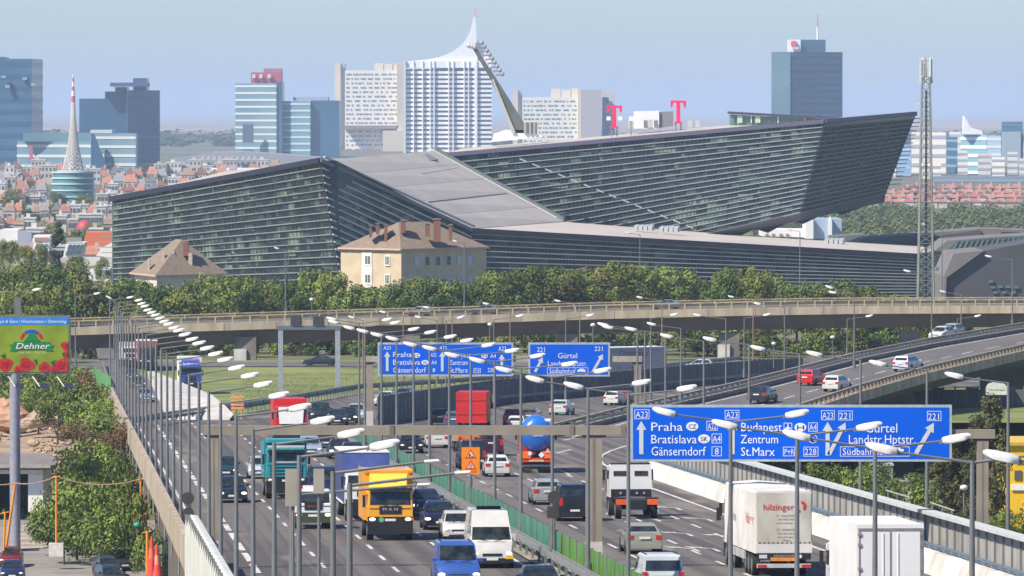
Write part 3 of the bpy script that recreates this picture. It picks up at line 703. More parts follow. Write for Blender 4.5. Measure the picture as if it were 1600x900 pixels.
# far gantry
DF = 575.0
g2 = thing("sign_gantry", "far brown gantry carrying the two smaller blue signs", "gantry", (gx(577, DF), DF, RZ(DF)))
for a, b in ((570, 700), (700.4, 815), (815.4, 900), (900.4, 1003)): gbox(a, b, 556.5, 565.5, -.2, .2, "beam", M((.36, .32, .25), .7), g2, DF)
for x0, x1 in ((572.5, 582.5), (991, 1002)):
    gbox(x0, x1, 567, 642, -.2, .2, "column", gantm, g2, DF); gbox(x0 - 3, x1 + 3, 565.6, 568, -.25, .25, "cap_plate", black, g2, DF)
    a = gx(x0, DF) - g2.location.x; b = gx(x1, DF) - g2.location.x
    MB().box(a - .02, b + .02, -.22, .22, 0 if x0 < 600 else -3, gz(642.1, DF) - g2.location.z).build("column_base", concw, g2)
S2 = sign(590, 802, 535, 587.5, DF, "wide blue motorway sign on the far gantry, the left one of the pair")
arrowm(S2, 605, 579.5, 605, 549, 4, 10, 8); st(S2, "A23", 599.5, 611, 546, 540.5)
st(S2, "Praha", 614, 643, 557.5, 549.5); oval(S2, 651, 555, 5.5, 3.8, "CZ"); st(S2, "Bratislava", 614, 656, 569.5, 561.5); oval(S2, 664, 566, 5.5, 3.8, "SK"); st(S2, "Gänserndorf", 614, 665, 582, 573.5)
st(S2, "A22", 673, 682, 557, 551); st(S2, "A4", 674, 682, 569, 563); st(S2, "8", 676, 680, 581, 575)
arrowm(S2, 691, 580, 691, 549, 4, 10, 8); st(S2, "A23", 687, 698, 546, 540.5)
st(S2, "Budapest", 702, 735, 558.5, 550.5); st(S2, "Zentrum", 702, 731, 570, 562); st(S2, "St.Marx", 702, 731, 582, 574)
frame(S2, 740, 751, 575, 582.5, .6); st(S2, "P+R", 741.5, 749.5, 580.8, 576.8); st(S2, "228", 762, 772, 581, 574.5); oval(S2, 757, 556, 5, 3.6, "H"); st(S2, "A4", 766, 775, 559, 553)
arrowm(S2, 784, 574, 784, 553, 4, 10, 8); st(S2, "A23", 779, 791, 548, 541)
S3 = sign(825.5, 953, 535, 588, DF, "smaller blue motorway sign on the far gantry, right of the wide one")
arrowm(S3, 836, 581, 848, 558, 4, 10, 8); arrowm(S3, 926, 581, 942, 553, 4, 10, 8)
st(S3, "221", 840, 852, 549.5, 542); st(S3, "221", 930, 942.5, 548, 541); st(S3, "Gürtel", 872, 902, 559.5, 551); st(S3, "Landstr.Hptstr.", 856, 917, 571.5, 563.5)
frame(S3, 855, 919, 574, 584.5, .6); st(S3, "Südbahnhof", 858, 899, 583, 575.5)
m = MB(); X, Z = S3['X'], S3['Z']; m.box(X(902), X(915), -.03, -.015, Z(580.5), Z(577.5)); m.box(X(905), X(912), -.03, -.015, Z(577.5), Z(575.8)); m.build("car_symbol", signwhite, S3['t'])
# small portal with sign boxes on the verge
DS = 745.0
g3 = thing("portal_frame", "small grey portal frame with two dark sign boxes on the grass verge", "gantry", (gx(438, DS), DS, RZ(DS) - .1))
pg = M((.33, .36, .40), .5, metal=.2)
def g3b(a, b, c, d, o0, o1, n, m_, z=None):
    x0 = gx(a, DS) - g3.location.x; x1 = gx(b, DS) - g3.location.x; z1 = gz(c, DS) - g3.location.z; z0 = gz(d, DS) - g3.location.z if z is None else z
    MB().box(x0, x1, o0, o1, z0, z1).build(n, m_, g3)
g3b(434.5, 442, 515.5, 0, -.25, .25, "column", pg, z=0); g3b(523.5, 531.5, 515.5, 0, -.25, .25, "column", pg, z=0)
g3b(433, 533, 509, 515.2, -.3, .3, "beam", M((.12, .15, .17), .5))
for a, b in ((454, 472), (489, 507)): g3b(a, b, 494, 508.6, -.4, -.1, "sign_box", M((.05, .055, .06), .4)); g3b(a + 3, a + 5, 508, 512, -.35, .1, "bracket", steel)
# orange roadworks sign on a median pole
D = 362.0
ws = thing("roadworks_sign", "orange warning board with two red triangles fixed to a median lamp pole", "road sign", (gx(735.5, D), D - .3, gz(741, D)))
wm = M((.85, .26, .01), .4, var=.04)
MB().box(-.50, .50, 0, .05, 0, 1.50).build("board", wm, ws)
MB().box(-.06, .06, .05, .25, .3, .45).build("clamp", steel, ws); MB().box(-.06, .06, .05, .25, 1.0, 1.15).build("clamp", steel, ws)
for k, z0 in enumerate((.30, .90)):
    MB().prism([(-.31, -.012, z0), (.31, -.012, z0), (0, -.012, z0 + .50)], (0, .008, 0)).build("triangle", M((.72, .03, .01), .4), ws)
    MB().prism([(-.21, -.02, z0 + .055), (.21, -.02, z0 + .055), (0, -.02, z0 + .39)], (0, .008, 0)).build("triangle_fill", M((.75, .55, .40), .4), ws)
m = MB(); m.prism([(-.05, -.028, .97), (.0, -.028, 1.08), (-.05, -.028, 1.17), (-.1, -.028, 1.1), (-.1, -.028, .97)], (0, .008, 0)); m.prism([(.02, -.028, .97), (.15, -.028, .97), (.08, -.028, 1.05)], (0, .008, 0)); m.build("digger_symbol", signblk, ws)
m = MB(); m.prism([(-.08, -.028, .37), (-.04, -.028, .37), (-.01, -.028, .62), (-.04, -.028, .62)], (0, .008, 0)); m.prism([(.04, -.028, .37), (.08, -.028, .37), (.04, -.028, .62), (.01, -.028, .62)], (0, .008, 0)); m.build("narrowing_symbol", M((.3, .25, .22), .5), ws)
MB().box(-.28, .28, -.012, -.004, .12, .24).build("text_plate", M((.75, .15, .01), .5), ws)
# backs of signs
sb = M((.36, .33, .27), .6, c2=(.30, .27, .22), scale=1)
def backsign(px, py, w, h, D, lb, base=None, round_=False, pole=True, m_=None):
    p = P(px, py, D); zb = RZ(D) if base is None else base
    t = thing("road_sign", lb, "road sign", (p.x, D - .2, zb)); H = p.z - zb
    if round_: MB().disc((0, 0, H), w / 2, (0, 1, 0), .04, 20).build("plate", m_ or sb, t)
    else: MB().box(-w / 2, w / 2, -.02, .02, H - h / 2, H + h / 2).build("plate", m_ or sb, t)
    if pole: MB().tube((0, .07, 0), (0, .07, H + h * .4), .045, .04, 8).build("pole", galv, t)
    MB().box(-w * .3, w * .3, .02, .05, H - .08, H - .02).build("bracket", steel, t)
backsign(458, 761, .42, 1.02, 179, "tall beige back of a road sign at the near left lamp pole, left of two")
backsign(498.5, 751, .27, .62, 165, "small beige back of a road sign left of the yellow truck, right of two", base=RZ(165) - .2)
dk = M((.05, .045, .04), .6)
backsign(866, 777, .62, .62, 306, "dark round sign back on the median in front of the black van, upper one", round_=True, m_=dk)
backsign(864, 800, .55, .55, 305, "dark sign back below the round one on the median", pole=False, m_=dk)
backsign(294, 778, .6, .6, 318, "dark round sign at the left parapet above the noise screen, upper one", round_=True, m_=dk)
backsign(294.5, 801, .55, .55, 317, "dark round sign at the left parapet just over the noise screen, lower one", round_=True, pole=False, m_=dk)
backsign(353, 896, .26, .55, 250, "reddish rounded plate at the foot of the noise screen", m_=M((.28, .10, .06), .5), round_=True)
# orange barrier board by the white wedge
for i, px in enumerate((371,)):
    D = 600.0; p = P(371, 640, D)
    t = thing("barrier_board", "orange slatted roadworks board beside the white wedge wall", "barrier", (p.x, D, RZ(D)))
    om = M((.75, .30, .10), .6)
    for x in (-.45, .3): MB().box(x, x + .12, -.04, .04, 0, 2.3).build("post", om, t)
    for z in (.95, 1.25, 1.55, 1.95): MB().box(-.6, .6, -.08, -.045, z, z + .2).build("slat", om, t)
# ---------------------------------------------------------------- billboard
D = 520.0
bb = thing("billboard", "green garden-centre billboard with red roses on a thick grey pole at the left edge", "billboard", (gx(27, D), D, 4.9))
def B(px, py, o=0): return (gx(px, D) - bb.location.x, o, gz(py, D) - bb.location.z)
MB().tube((-.25, .4, 0), (-.25, .4, B(0, 584)[2]), .42, .42, 20).build("pole", M((.30, .30, .36), .45, metal=.2), bb, smooth=True)
a = B(-60, 584); b = B(109.5, 493)
MB().box(a[0], b[0], 0, .5, a[2], b[2]).build("frame", galv, bb)
a2 = B(-58, 581.5); b2 = B(107, 508); tm = B(107, 496.5)
MB().box(a2[0], b2[0], -.03, 0, a2[2], b2[2]).build("poster", M((.24, .33, .01), .45, c2=(.16, .23, .01), scale=.5), bb)
MB().box(a2[0], b2[0], -.035, 0, b2[2] + .005, tm[2]).build("header", M((.02, .20, .60), .45), bb)
def bt(s, x0, x1, yb, yt, mat, sh=0, y=-.05):
    c = B((x0 + x1) / 2, yb); text(s, (gz(yt, D) - gz(yb, D)), mat, bb, (c[0], y, c[2]), (math.pi / 2, 0, 0), w=gx(x1, D) - gx(x0, D), shear=sh)
pw = M((.75, .78, .8), .4)
bt("baum & Gart / Hirschstetten / Simmering", -8, 103, 504.5, 499.5, pw, y=-.045)
dg = M((.01, .20, .05), .4); rg = M((.55, .02, .02), .5, c2=(.33, .005, .008), scale=6.0); bl = M((.02, .06, .45), .4)
def poly(pts, mat, y, name): MB().prism([(B(px, py)[0], y, B(px, py)[2]) for px, py in pts], (0, .012, 0)).build(name, mat, bb)
c0 = (49, 531)
for i in range(8):
    a0 = math.pi * (.06 + i * .11); a1 = a0 + math.pi * .105
    poly([(c0[0] - r_ * math.cos(a), c0[1] - r_ * math.sin(a) * .95 + 2) for r_, a in ((19, a0), (19, a1), (14, a1), (14, a0))], (rg, rg, bl, bl, bl, bl, rg, rg)[i], -.045, "emblem_arc")
poly([(37, 533), (42, 527), (45, 521), (50, 518.5), (55, 521), (58, 527), (63, 533)], dg, -.058, "emblem_hill")
poly([(13, 539), (21, 538), (21, 534), (77, 534), (77, 538), (84, 539), (80, 544), (83, 548), (71, 548), (71, 546), (27, 546), (27, 549), (15, 548), (18, 543)], dg, -.075, "emblem_ribbon")
bt("Dehner", 23, 76, 545, 535.5, pw, .25, y=-.1)
bt("GARTEN-CENTER", 26, 72, 552.5, 549.5, M((.55, .62, .3), .5))
def rose(px, py, r, k):
    pts = []
    for j in range(18):
        a = j / 18 * 2 * math.pi; rr = r * (1 + .13 * math.sin(3 * a + k) + .06 * math.sin(7 * a + k * 2)); pts.append((max(-56, min(106, px + rr * math.cos(a))), min(581, py - rr * .9 * math.sin(a))))
    poly(pts, rg, -.045 - .004 * k, "rose")
    poly([(px + (x - px) * .5, py + (y - py) * .5) for x, y in pts], M((.40, .005, .01), .5, c2=(.24, 0, .005), scale=5), -.06 - .004 * k, "petal")
for k, (x, y, r) in enumerate(((8, 570, 12), (-20, 565, 14), (41, 570, 12), (27, 577, 6), (69, 574, 9), (96, 572, 13), (104, 541, 9), (84, 578, 7), (105, 554, 6), (-45, 570, 14))): rose(x, y, r, k)
for pts in ([(0, 556), (8, 552), (7, 560)], [(52, 562), (57, 561), (56, 570)], [(78, 566), (86, 562), (84, 572)], [(96, 552), (101, 550), (100, 560)]): poly(pts, M((.03, .10, .01), .5), -.09, "leaf")
for x in (12, 50, 88):
    a = B(x, 588); b = B(x + 14, 603); m = MB().tube((a[0], .2, a[2]), (b[0], -1.6, b[2]), .05, .05, 6); m.build("lamp_bracket", M((.5, .5, .42), .5), bb)
    MB().box(b[0] + .05, b[0] + .7, -2.0, -1.5, b[2] - .1, b[2] + .3).build("floodlight", M((.04, .05, .09), .4), bb)
a = B(18, 493); MB().box(B(22, 0)[0], B(32, 0)[0], .1, .4, a[2], B(0, 465)[2]).build("upper_mast", galv, bb)
# ================================================================ VEHICLES
def wheel(root, x, y, r=.32, w=.2, name="wheel", rim=rimm):
    s = 1 if x > 0 else -1
    t = MB().tube((-w / 2, 0, 0), (w / 2, 0, 0), r, r, 18).build(name, rubber, root, smooth=True, loc=(x, y, r))
    m = MB().tube((s * (w / 2 - .02), 0, 0), (s * (w / 2 + .012), 0, 0), r * .62, r * .55, 14)
    m.build("rim", rim, t, smooth=True); return t
def pane(m, q, sh=.08, o=.012):
    q = [Vector(p) for p in q]; c = sum(q, Vector()) / 4; n = (q[1] - q[0]).cross(q[3] - q[0]).normalized()
    if n.dot(c - m_center) < 0: n = -n
    w = (q[1] - q[0]).length; h = (q[3] - q[0]).length
    fx = min(.3, sh / max(w, .1)); fy = min(.3, sh / max(h, .1))
    def bl(u, v): return q[0].lerp(q[1], u).lerp(q[3].lerp(q[2], u), v)
    r = [bl(fx, fy), bl(1 - fx, fy), bl(1 - fx, 1 - fy), bl(fx, 1 - fy)]
    m.prism([p + n * .001 for p in r], n * o)
m_center = Vector((0, 0, 1))
KIND = {  # L, W, H, belt profile [(y, z)], cabin base (rear, front), roof (rear, front), wheel r
 'saloon': (4.5, 1.76, 1.42, [(-2.25, .62), (-2.22, .94), (-1.55, 1.0), (-.5, .93), (1.0, .92), (2.0, .78), (2.25, .58)], (-1.75, 1.12), (-1.0, .25), .31),
 'hatch': (3.9, 1.66, 1.43, [(-1.95, .6), (-1.93, .92), (-1.5, .93), (-.5, .9), (.9, .9), (1.7, .76), (1.95, .55)], (-1.85, 1.05), (-1.45, .2), .29),
 'estate': (4.55, 1.74, 1.48, [(-2.27, .6), (-2.25, .95), (-1.5, .95), (-.5, .93), (1.0, .92), (2.0, .78), (2.27, .56)], (-2.2, 1.15), (-1.85, .3), .31),
 'suv': (4.5, 1.84, 1.74, [(-2.25, .7), (-2.22, 1.1), (-1.5, 1.1), (-.5, 1.08), (1.0, 1.08), (2.0, .98), (2.25, .7)], (-2.15, 1.15), (-1.9, .4), .37),
 'van': (4.8, 1.9, 1.95, [(-2.4, .7), (-2.38, 1.15), (-1.5, 1.15), (-.5, 1.14), (1.55, 1.12), (2.2, .95), (2.4, .62)], (-2.36, 1.62), (-2.25, .75), .33),
 'tallvan': (5.6, 1.98, 2.6, [(-2.8, .7), (-2.78, 1.3), (-1.5, 1.3), (-.5, 1.28), (2.0, 1.25), (2.6, 1.05), (2.8, .65)], (-2.76, 2.2), (-2.7, 1.0), .34)}
def place(name, label, cat, px, py, away, dxdy=-.0699, z=None, slope=None, D=None, group=None):
    p = G(px, py) if z is None else GZ(px, py, z)
    if D is not None: p = Vector(((px - 800) / F * D, D, RZ(D) if z is None else z))
    rz = -math.atan(dxdy) + (0 if away else math.pi)
    sl = -.02456 if slope is None else slope
    t = thing(name, label, cat, (p.x, p.y, p.z + .012), rz, group, rx=math.atan(sl) * (1 if away else -1))
    return t
def car(kind, color, px, py, away, label, cat="car", lights=False, plate=True, mirrors=None, **k):
    global m_center
    Lg, W, H, belt, cb, rf, wr = KIND[kind]; hw = W / 2
    name = {'van': 'van', 'tallvan': 'van', 'suv': 'car'}.get(kind, 'car')
    pt = paint(color) if isinstance(color, str) else color
    z = k.pop('z', None)
    root = place(name, label, cat, px, py, away, z=z, **k)
    m_center = Vector((0, 0, H * .6)); zb = .2
    # body: sections along y
    R = []
    prof = []
    for (a, b) in zip(belt[:-1], belt[1:]):
        for i in range(2): prof.append((lerp(a[0], b[0], i / 2), lerp(a[1], b[1], i / 2)))
    prof.append(belt[-1])
    for y, zt in prof:
        e = max(0, (abs(y) - Lg * .40)) / (Lg * .1); kx = 1 - .10 * e * e; h = hw * kx; b = zb + .05 * e
        R.append([(-h * .93, y, b), (-h, y, b + .18), (-h, y, lerp(b, zt, .62)), (-h * .95, y, zt - .05), (-h * .8, y, zt), (0, y, zt + .025), (h * .8, y, zt), (h * .95, y, zt - .05), (h, y, lerp(b, zt, .62)), (h, y, b + .18), (h * .93, y, b)])
    m = MB().loft(R)
    bz = lambda y: next(lerp(a[1], b[1], (y - a[0]) / (b[0] - a[0])) for a, b in zip(belt[:-1], belt[1:]) if a[0] <= y <= b[0] + 1e-6)
    y0, y1 = cb; y2, y3 = rf; w0 = hw * .90; w1 = hw * (.70 if kind in ('saloon', 'hatch', 'estate') else .80 if kind != 'tallvan' else .82); zr = H - .06
    if kind == 'tallvan': w0 = hw * .97
    b0 = bz(y0) - .03; b1 = bz(y1) - .03
    base = [(-w0, y0, b0), (w0, y0, b0), (w0, y1, b1), (-w0, y1, b1)]; top = [(-w1, y2, zr), (w1, y2, zr), (w1, y3, zr), (-w1, y3, zr)]
    m.hexa(base, top)
    rt = [(-w1 * .9, y2 + .12, H), (w1 * .9, y2 + .12, H), (w1 * .9, y3 - .15, H), (-w1 * .9, y3 - .15, H)]
    m.hexa([(a, b, c - .001) for a, b, c in top], rt)
    body = m.build("body", pt, root, smooth=True)
    lo, hi = .04, .96
    def side(s, ya, yb, u0, u1):
        def pp(u, v):
            yb_ = lerp(y0, y1, u); yt_ = lerp(y2, y3, u); zz = lerp(b0, b1, u)
            return Vector((s * lerp(w0, w1, v), lerp(yb_, yt_, v), lerp(zz, zr, v)))
        return [pp(u0, .12), pp(u1, .12), pp(u1, .93), pp(u0, .93)]
    def pane_part(q, name, sh=.05):
        mm = MB(); pane(mm, q, sh); mm.build(name, glassd, root)
    tall = kind == 'tallvan'
    b0_, t0_ = (Vector(base[3]), Vector(top[3])); b1_, t1_ = (Vector(base[2]), Vector(top[2]))
    vb, vt = (.10, .94) if not tall else (.05, .52)
    pane_part([b0_.lerp(t0_, vb), b1_.lerp(t1_, vb), b1_.lerp(t1_, vt), b0_.lerp(t0_, vt)], "windscreen", .06)
    if kind != 'tallvan':
        b0_, t0_ = (Vector(base[0]), Vector(top[0])); b1_, t1_ = (Vector(base[1]), Vector(top[1]))
        pane_part([b0_.lerp(t0_, .12), b1_.lerp(t1_, .12), b1_.lerp(t1_, .92), b0_.lerp(t0_, .92)], "rear_window", .1)
    us = {'saloon': ((.10, .48), (.52, .95)), 'hatch': ((.06, .45), (.5, .95)), 'estate': ((.04, .28), (.31, .6), (.63, .95)), 'suv': ((.04, .3), (.33, .6), (.63, .95)), 'van': ((.68, .97),), 'tallvan': ((.80, .97),)}[kind]
    for s in (-1, 1):
        for a, b in us:
            q = side(s, 0, 0, a, b)
            if tall: q = [q[0], q[1], q[1].lerp(q[2], .5), q[0].lerp(q[3], .5)]
            pane_part(q, "side_window", .03)
    for x in (-hw + .11, hw - .11):
        for y in (Lg * .5 - .85, -Lg * .5 + .8):
            wheel(root, x, y, wr)
            MB().disc((x + (.02 if x > 0 else -.02), y, wr + .02), wr + .06, (1, 0, 0), .19, 16).build("wheel_arch", black, root)
    fz = belt[-1][1]; rz_ = belt[1][1]; yf = Lg / 2; hx = hw * .90
    fl = lampon if lights else lightm
    for s in (-1, 1):
        MB().ball((s * (hx - .12), yf - .03, fz + .0), .17 if not tall else .15, .07, .085, 12, 6).build("headlight", fl, root, smooth=True)
        m = MB(); xx = s * (hx - .1)
        if kind in ('van', 'tallvan', 'suv'): m.box(xx - .1, xx + .1, -yf - .015, -yf + .1, rz_ - .32, rz_ + .12)
        else: m.box(xx - .16, xx + .14, -yf - .015, -yf + .1, rz_ - .24, rz_ - .04)
        m.build("taillight", redl, root)
        MB().box(s * (hw + .03) - .1, s * (hw + .03) + .1, cb[1] - .38, cb[1] - .26, bz(cb[1]) + .03, bz(cb[1]) + (.18 if not tall else .36)).build("mirror", pt if mirrors is None else mirrors, root)
    MB().box(-hx * .5, hx * .5, yf - .05, yf + .015, fz - .10, fz + .02).build("grille", black, root)
    for s in (-1, 1):
        m = MB(); ys = [lerp(y0, y1, u) for u in ((.5, .97) if len(us) < 3 else (.3, .62, .96))] if kind not in ('van', 'tallvan') else [y1 - .1, y1 - 1.15]
        for y in ys: m.box(s * hw * 1.0 - .006, s * hw * 1.0 + .006, y - .012, y + .012, .34, bz(y) - .06)
        m.box(s * hw - .007, s * hw + .007, -Lg * .5 + 1.2, Lg * .5 - 1.3, .30, .33); m.build("door_seam", black, root)
        MB().box(s * hw - .01, s * hw + .025, (ys[0] + ys[-1]) / 2 - .1, (ys[0] + ys[-1]) / 2 + .06, bz(0) - .14, bz(0) - .10).build("door_handle", chrome if kind == 'saloon' else black, root)
        MB().tube((s * .12, y1 - .02, bz(y1) + .03), (s * .55, y1 - .10, bz(y1) + .10), .012, .012, 5).build("wiper", black, root)
    MB().box(-hx * .72, hx * .72, lerp(y1, Lg / 2, .12), lerp(y1, Lg / 2, .12) + .02, bz(lerp(y1, Lg / 2, .12)) + .015, bz(lerp(y1, Lg / 2, .12)) + .03).build("bonnet_seam", black, root)
    if kind in ('estate', 'suv', 'van'):
        for s in (-1, 1): MB().beam((s * w1 * .85, y2 + .3, H + .02), (s * w1 * .85, y3 - .3, H + .02), .035, .035).build("roof_rail", black, root)
    MB().box(-hx, hx, yf - .08, yf + .035, .24, .46).build("bumper", black if kind in ('tallvan',) or color in ('#1d2740',) else pt, root)
    MB().box(-hx * .7, hx * .7, yf + .02, yf + .045, .22, .31).build("air_intake", black, root)
    MB().box(-hx, hx, -yf - .035, -yf + .08, .26, .48).build("rear_bumper", pt if kind not in ('van', 'tallvan') else black, root)
    MB().box(-.26, .26, yf + .036, yf + .05, .36, .47).build("number_plate", platem, root)
    MB().box(-.26, .26, -yf - .05, -yf - .036, rz_ - .22 if kind != 'van' else .52, rz_ - .11 if kind != 'van' else .63).build("number_plate", platem, root)
    return root
# driver seen in one car
def driver(root, x, y, z):
    skin = M((.45, .25, .17), .6, var=.05)
    t = MB().ball((x, y, z), .10, .11, .13, 10, 8)
    m = MB(); m.ball((x, y, z - .33), .21, .12, .24, 10, 6)
    m.build("torso", M((.3, .3, .33), .8), root, smooth=True); t.build("head", skin, root, smooth=True)
W_ = '#c3c3bd'
NAVY = '#1c2440'
C = car
# oncoming
bv = C('van', '#33569f', 712, 917, False, "blue people carrier in the lower middle with bright headlights", cat="van", lights=True)
C('saloon', '#17191c', 728, 957, False, "dark car whose roof just shows below the blue people carrier")
C('saloon', '#1d2b2b', 842, 938, False, "dark green saloon cut by the bottom edge beside the median rail")
sv = C('tallvan', W_, 763, 884, False, "tall white panel van with black roof vent at the median", cat="van", lights=True)
MB().box(-.55, .55, -.2, .45, 2.6, 2.74).build("roof_vent", black, sv)
MB().box(-.95, -.6, 2.72, 2.84, .42, .6).build("yellow_patch", M((.8, .5, .02), .5), sv)
C('hatch', W_, 714, 843, False, "small white hatchback half hidden behind the tall white van")
bm = C('saloon', '#15182c', 685, 826, False, "black saloon with lit headlights and a visible driver behind the blue people carrier", lights=True)
driver(bm, .38, .1, 1.08)
C('saloon', '#1f2b52', 664, 804, False, "dark blue saloon close behind the black saloon, beside the yellow truck", lights=True)
C('estate', '#1a222c', 362, 784, False, "dark blue estate in the left lane between two lamp poles", lights=True)
C('hatch', '#1d3a45', 352, 747, False, "dark teal hatchback following the dark blue estate", lights=True)
C('hatch', '#a9b4ba', 406, 747, False, "pale small car half hidden behind the teal truck")
C('van', NAVY, 504, 781, False, "navy van between the teal truck and the blue box lorry", cat="van")
C('estate', '#8b99ac', 484, 713, False, "silver blue car above the cab of the teal truck")
C('saloon', '#1b1e20', 508, 699, False, "black saloon in the queue just under the gantry beam")
C('saloon', '#22252b', 531, 716, False, "black car with one lit headlight in the queue left of the median", lights=True)
C('saloon', '#2a2f40', 551, 722, False, "dark blue grey saloon right at the rail before the blue box lorry", lights=True)
C('saloon', '#141719', 641, 707, False, "dark car half behind the median post under the gantry")
C('suv', '#232a33', 501, 659, False, "dark off-roader behind the red truck", dxdy=-.02)
C('saloon', '#24323a', 528, 664, False, "dark saloon right of the dark off-roader", dxdy=.0)
C('saloon', '#15201d', 545, 661, False, "black green saloon with a bright headlight above the gantry beam", lights=True, dxdy=.02)
C('estate', '#95a3b0', 557, 656, False, "silver estate rounding the bend left of the far gantry column", dxdy=.03)
C('estate', '#b9bcbd', 604, 634, False, "silver estate on the bend right of the far gantry column", dxdy=.2)
C('hatch', '#4b6b70', 633, 627, False, "greenish car above the dark divider wall", dxdy=.25)
C('saloon', '#6e819c', 228, 628, False, "silver blue saloon on the slip road at the left, nearest of three", dxdy=-.075)
C('saloon', '#2c4038', 216, 607, False, "dark green car on the slip road in the middle of three", dxdy=-.07)
C('hatch', '#3c4451', 206, 594, False, "grey hatchback far down the slip road by the parapet", dxdy=-.07)
# outbound
C('saloon', '#c5c8c0', 681, 699, True, "white saloon just under the gantry beam in the fast lane")
C('hatch', '#16181b', 687, 664, True, "black hatchback with red lights beside the dark divider wall", dxdy=-.04)
C('hatch', '#44597c', 708, 668, True, "blue grey small car left of the red lorry", dxdy=-.02)
C('van', '#1b2023', 736, 732, True, "dark green people carrier behind the orange warning board", cat="van")
C('suv', '#3b1226', 765, 711, True, "dark maroon off-roader left of the blue tanker")
C('hatch', W_, 775, 744, True, "white hatchback in the second lane beside the orange warning board")
C('estate', '#8d9493', 852, 787, True, "silver estate left of the black van")
C('van', '#16191e', 893, 812, True, "black van half behind the gantry column", cat="van")
C('saloon', '#8f9084', 1001, 863, True, "beige silver saloon below the white tractor unit")
gv = C('van', '#c4cbca', 1028, 938, True, "white van with two green squares on its tailgate at the bottom edge", cat="van")
for x in (-.32, .12): MB().box(x, x + .3, -2.43, -2.412, .84, 1.1).build("green_square", M((.12, .5, .05), .5), gv)
C('hatch', '#6d1822', 803, 664, True, "dark red hatchback just left of the blue tanker roof", dxdy=.1)
C('hatch', '#4c5357', 830, 662, True, "grey car behind the blue tanker roof", dxdy=.12)
C('hatch', W_, 808, 676, True, "white small car peeping over the gantry beam left of the tanker", dxdy=.05)
C('saloon', '#b6bfbc', 878, 648, True, "pale saloon beyond the first ramp railing", dxdy=.2)
C('hatch', W_, 962, 633, True, "white car above the railing left of the large sign", dxdy=.3)
C('hatch', '#8e2a24', 978, 632, True, "red car above the railing left of the large sign", dxdy=.3)
# ramp
def rc(kind, col, px, D, label, z, away=True, **k):
    return car(kind, col, px, 0, away, label, D=D, z=z, slope=.003, **k)
rc('hatch', '#c01820', 1269, 608, "bright red hatchback on the ramp viaduct", 14.55, dxdy=.42)
rc('hatch', W_, 1309, 596, "small white hatchback on the ramp beside the red one", 14.5, dxdy=.42)
rc('estate', '#b9bfc6', 1420, 638, "silver estate higher up the ramp viaduct", 14.65, dxdy=.45)
rc('saloon', '#23282c', 1192, 577, "dark saloon at the lower end of the ramp above the large sign", 14.3, dxdy=.3)
rc('hatch', W_, 1472, 722, "white car far up the ramp beyond the railing", 14.75, dxdy=.5, away=False)
rc('hatch', '#a7b3a2', 1487, 729, "pale green car right behind the white one far up the ramp", 14.8, dxdy=.5, away=False)
# service road, flyover, yard
def side_car(kind, col, px, D, z, label, dx): return car(kind, col, px, 0, True, label, D=D, z=z, slope=0, dxdy=dx)
side_car('saloon', '#1b2228', 500, 883, RZ(883) + .0, "dark saloon on the service road behind the portal frame", -8)
side_car('saloon', '#3c4a58', 757, fly(757)[0], fly(757)[1], "dark blue car on the flyover in front of the trees", -6)
side_car('saloon', '#55606b', 1040, fly(1040)[0], fly(1040)[1], "grey car on the flyover right of the tall lamp", -9)
side_car('hatch', '#8b9093', 655, fly(655)[0], fly(655)[1], "pale grey car on the flyover behind the railing", -6)
side_car('hatch', '#93a6b8', 1092, 868, RZ(868), "pale blue car behind the divider wall near the pier", -6)
def yc(kind, col, px, py, label, away=False, dx=-.1): return car(kind, col, px, py, away, label, z=5.06, slope=0, dxdy=dx)
yc('saloon', '#1d2550', 20, 905, "dark blue parked saloon at the lower left corner", dx=-.05)
yc('hatch', '#6d1a1c', 18, 884, "red parked car behind the dark blue one in the corner", dx=-.02)
yc('estate', '#27303a', 172, 915, "dark grey parked estate in the yard, nearest of the three", dx=-.25)
yc('hatch', '#2e3a4a', 167, 899, "blue grey parked hatchback in the yard, middle of the three", dx=-.25)
yc('saloon', '#2b2e2f', 187, 889, "dark parked saloon in the yard, right of the three", dx=-.25)
yc('hatch', '#93a4ae', 53, 782, "pale car at the corner of the garage", dx=-.4)
yc('hatch', '#5a636b', 30, 775, "grey car standing inside the dark garage", dx=-.1)
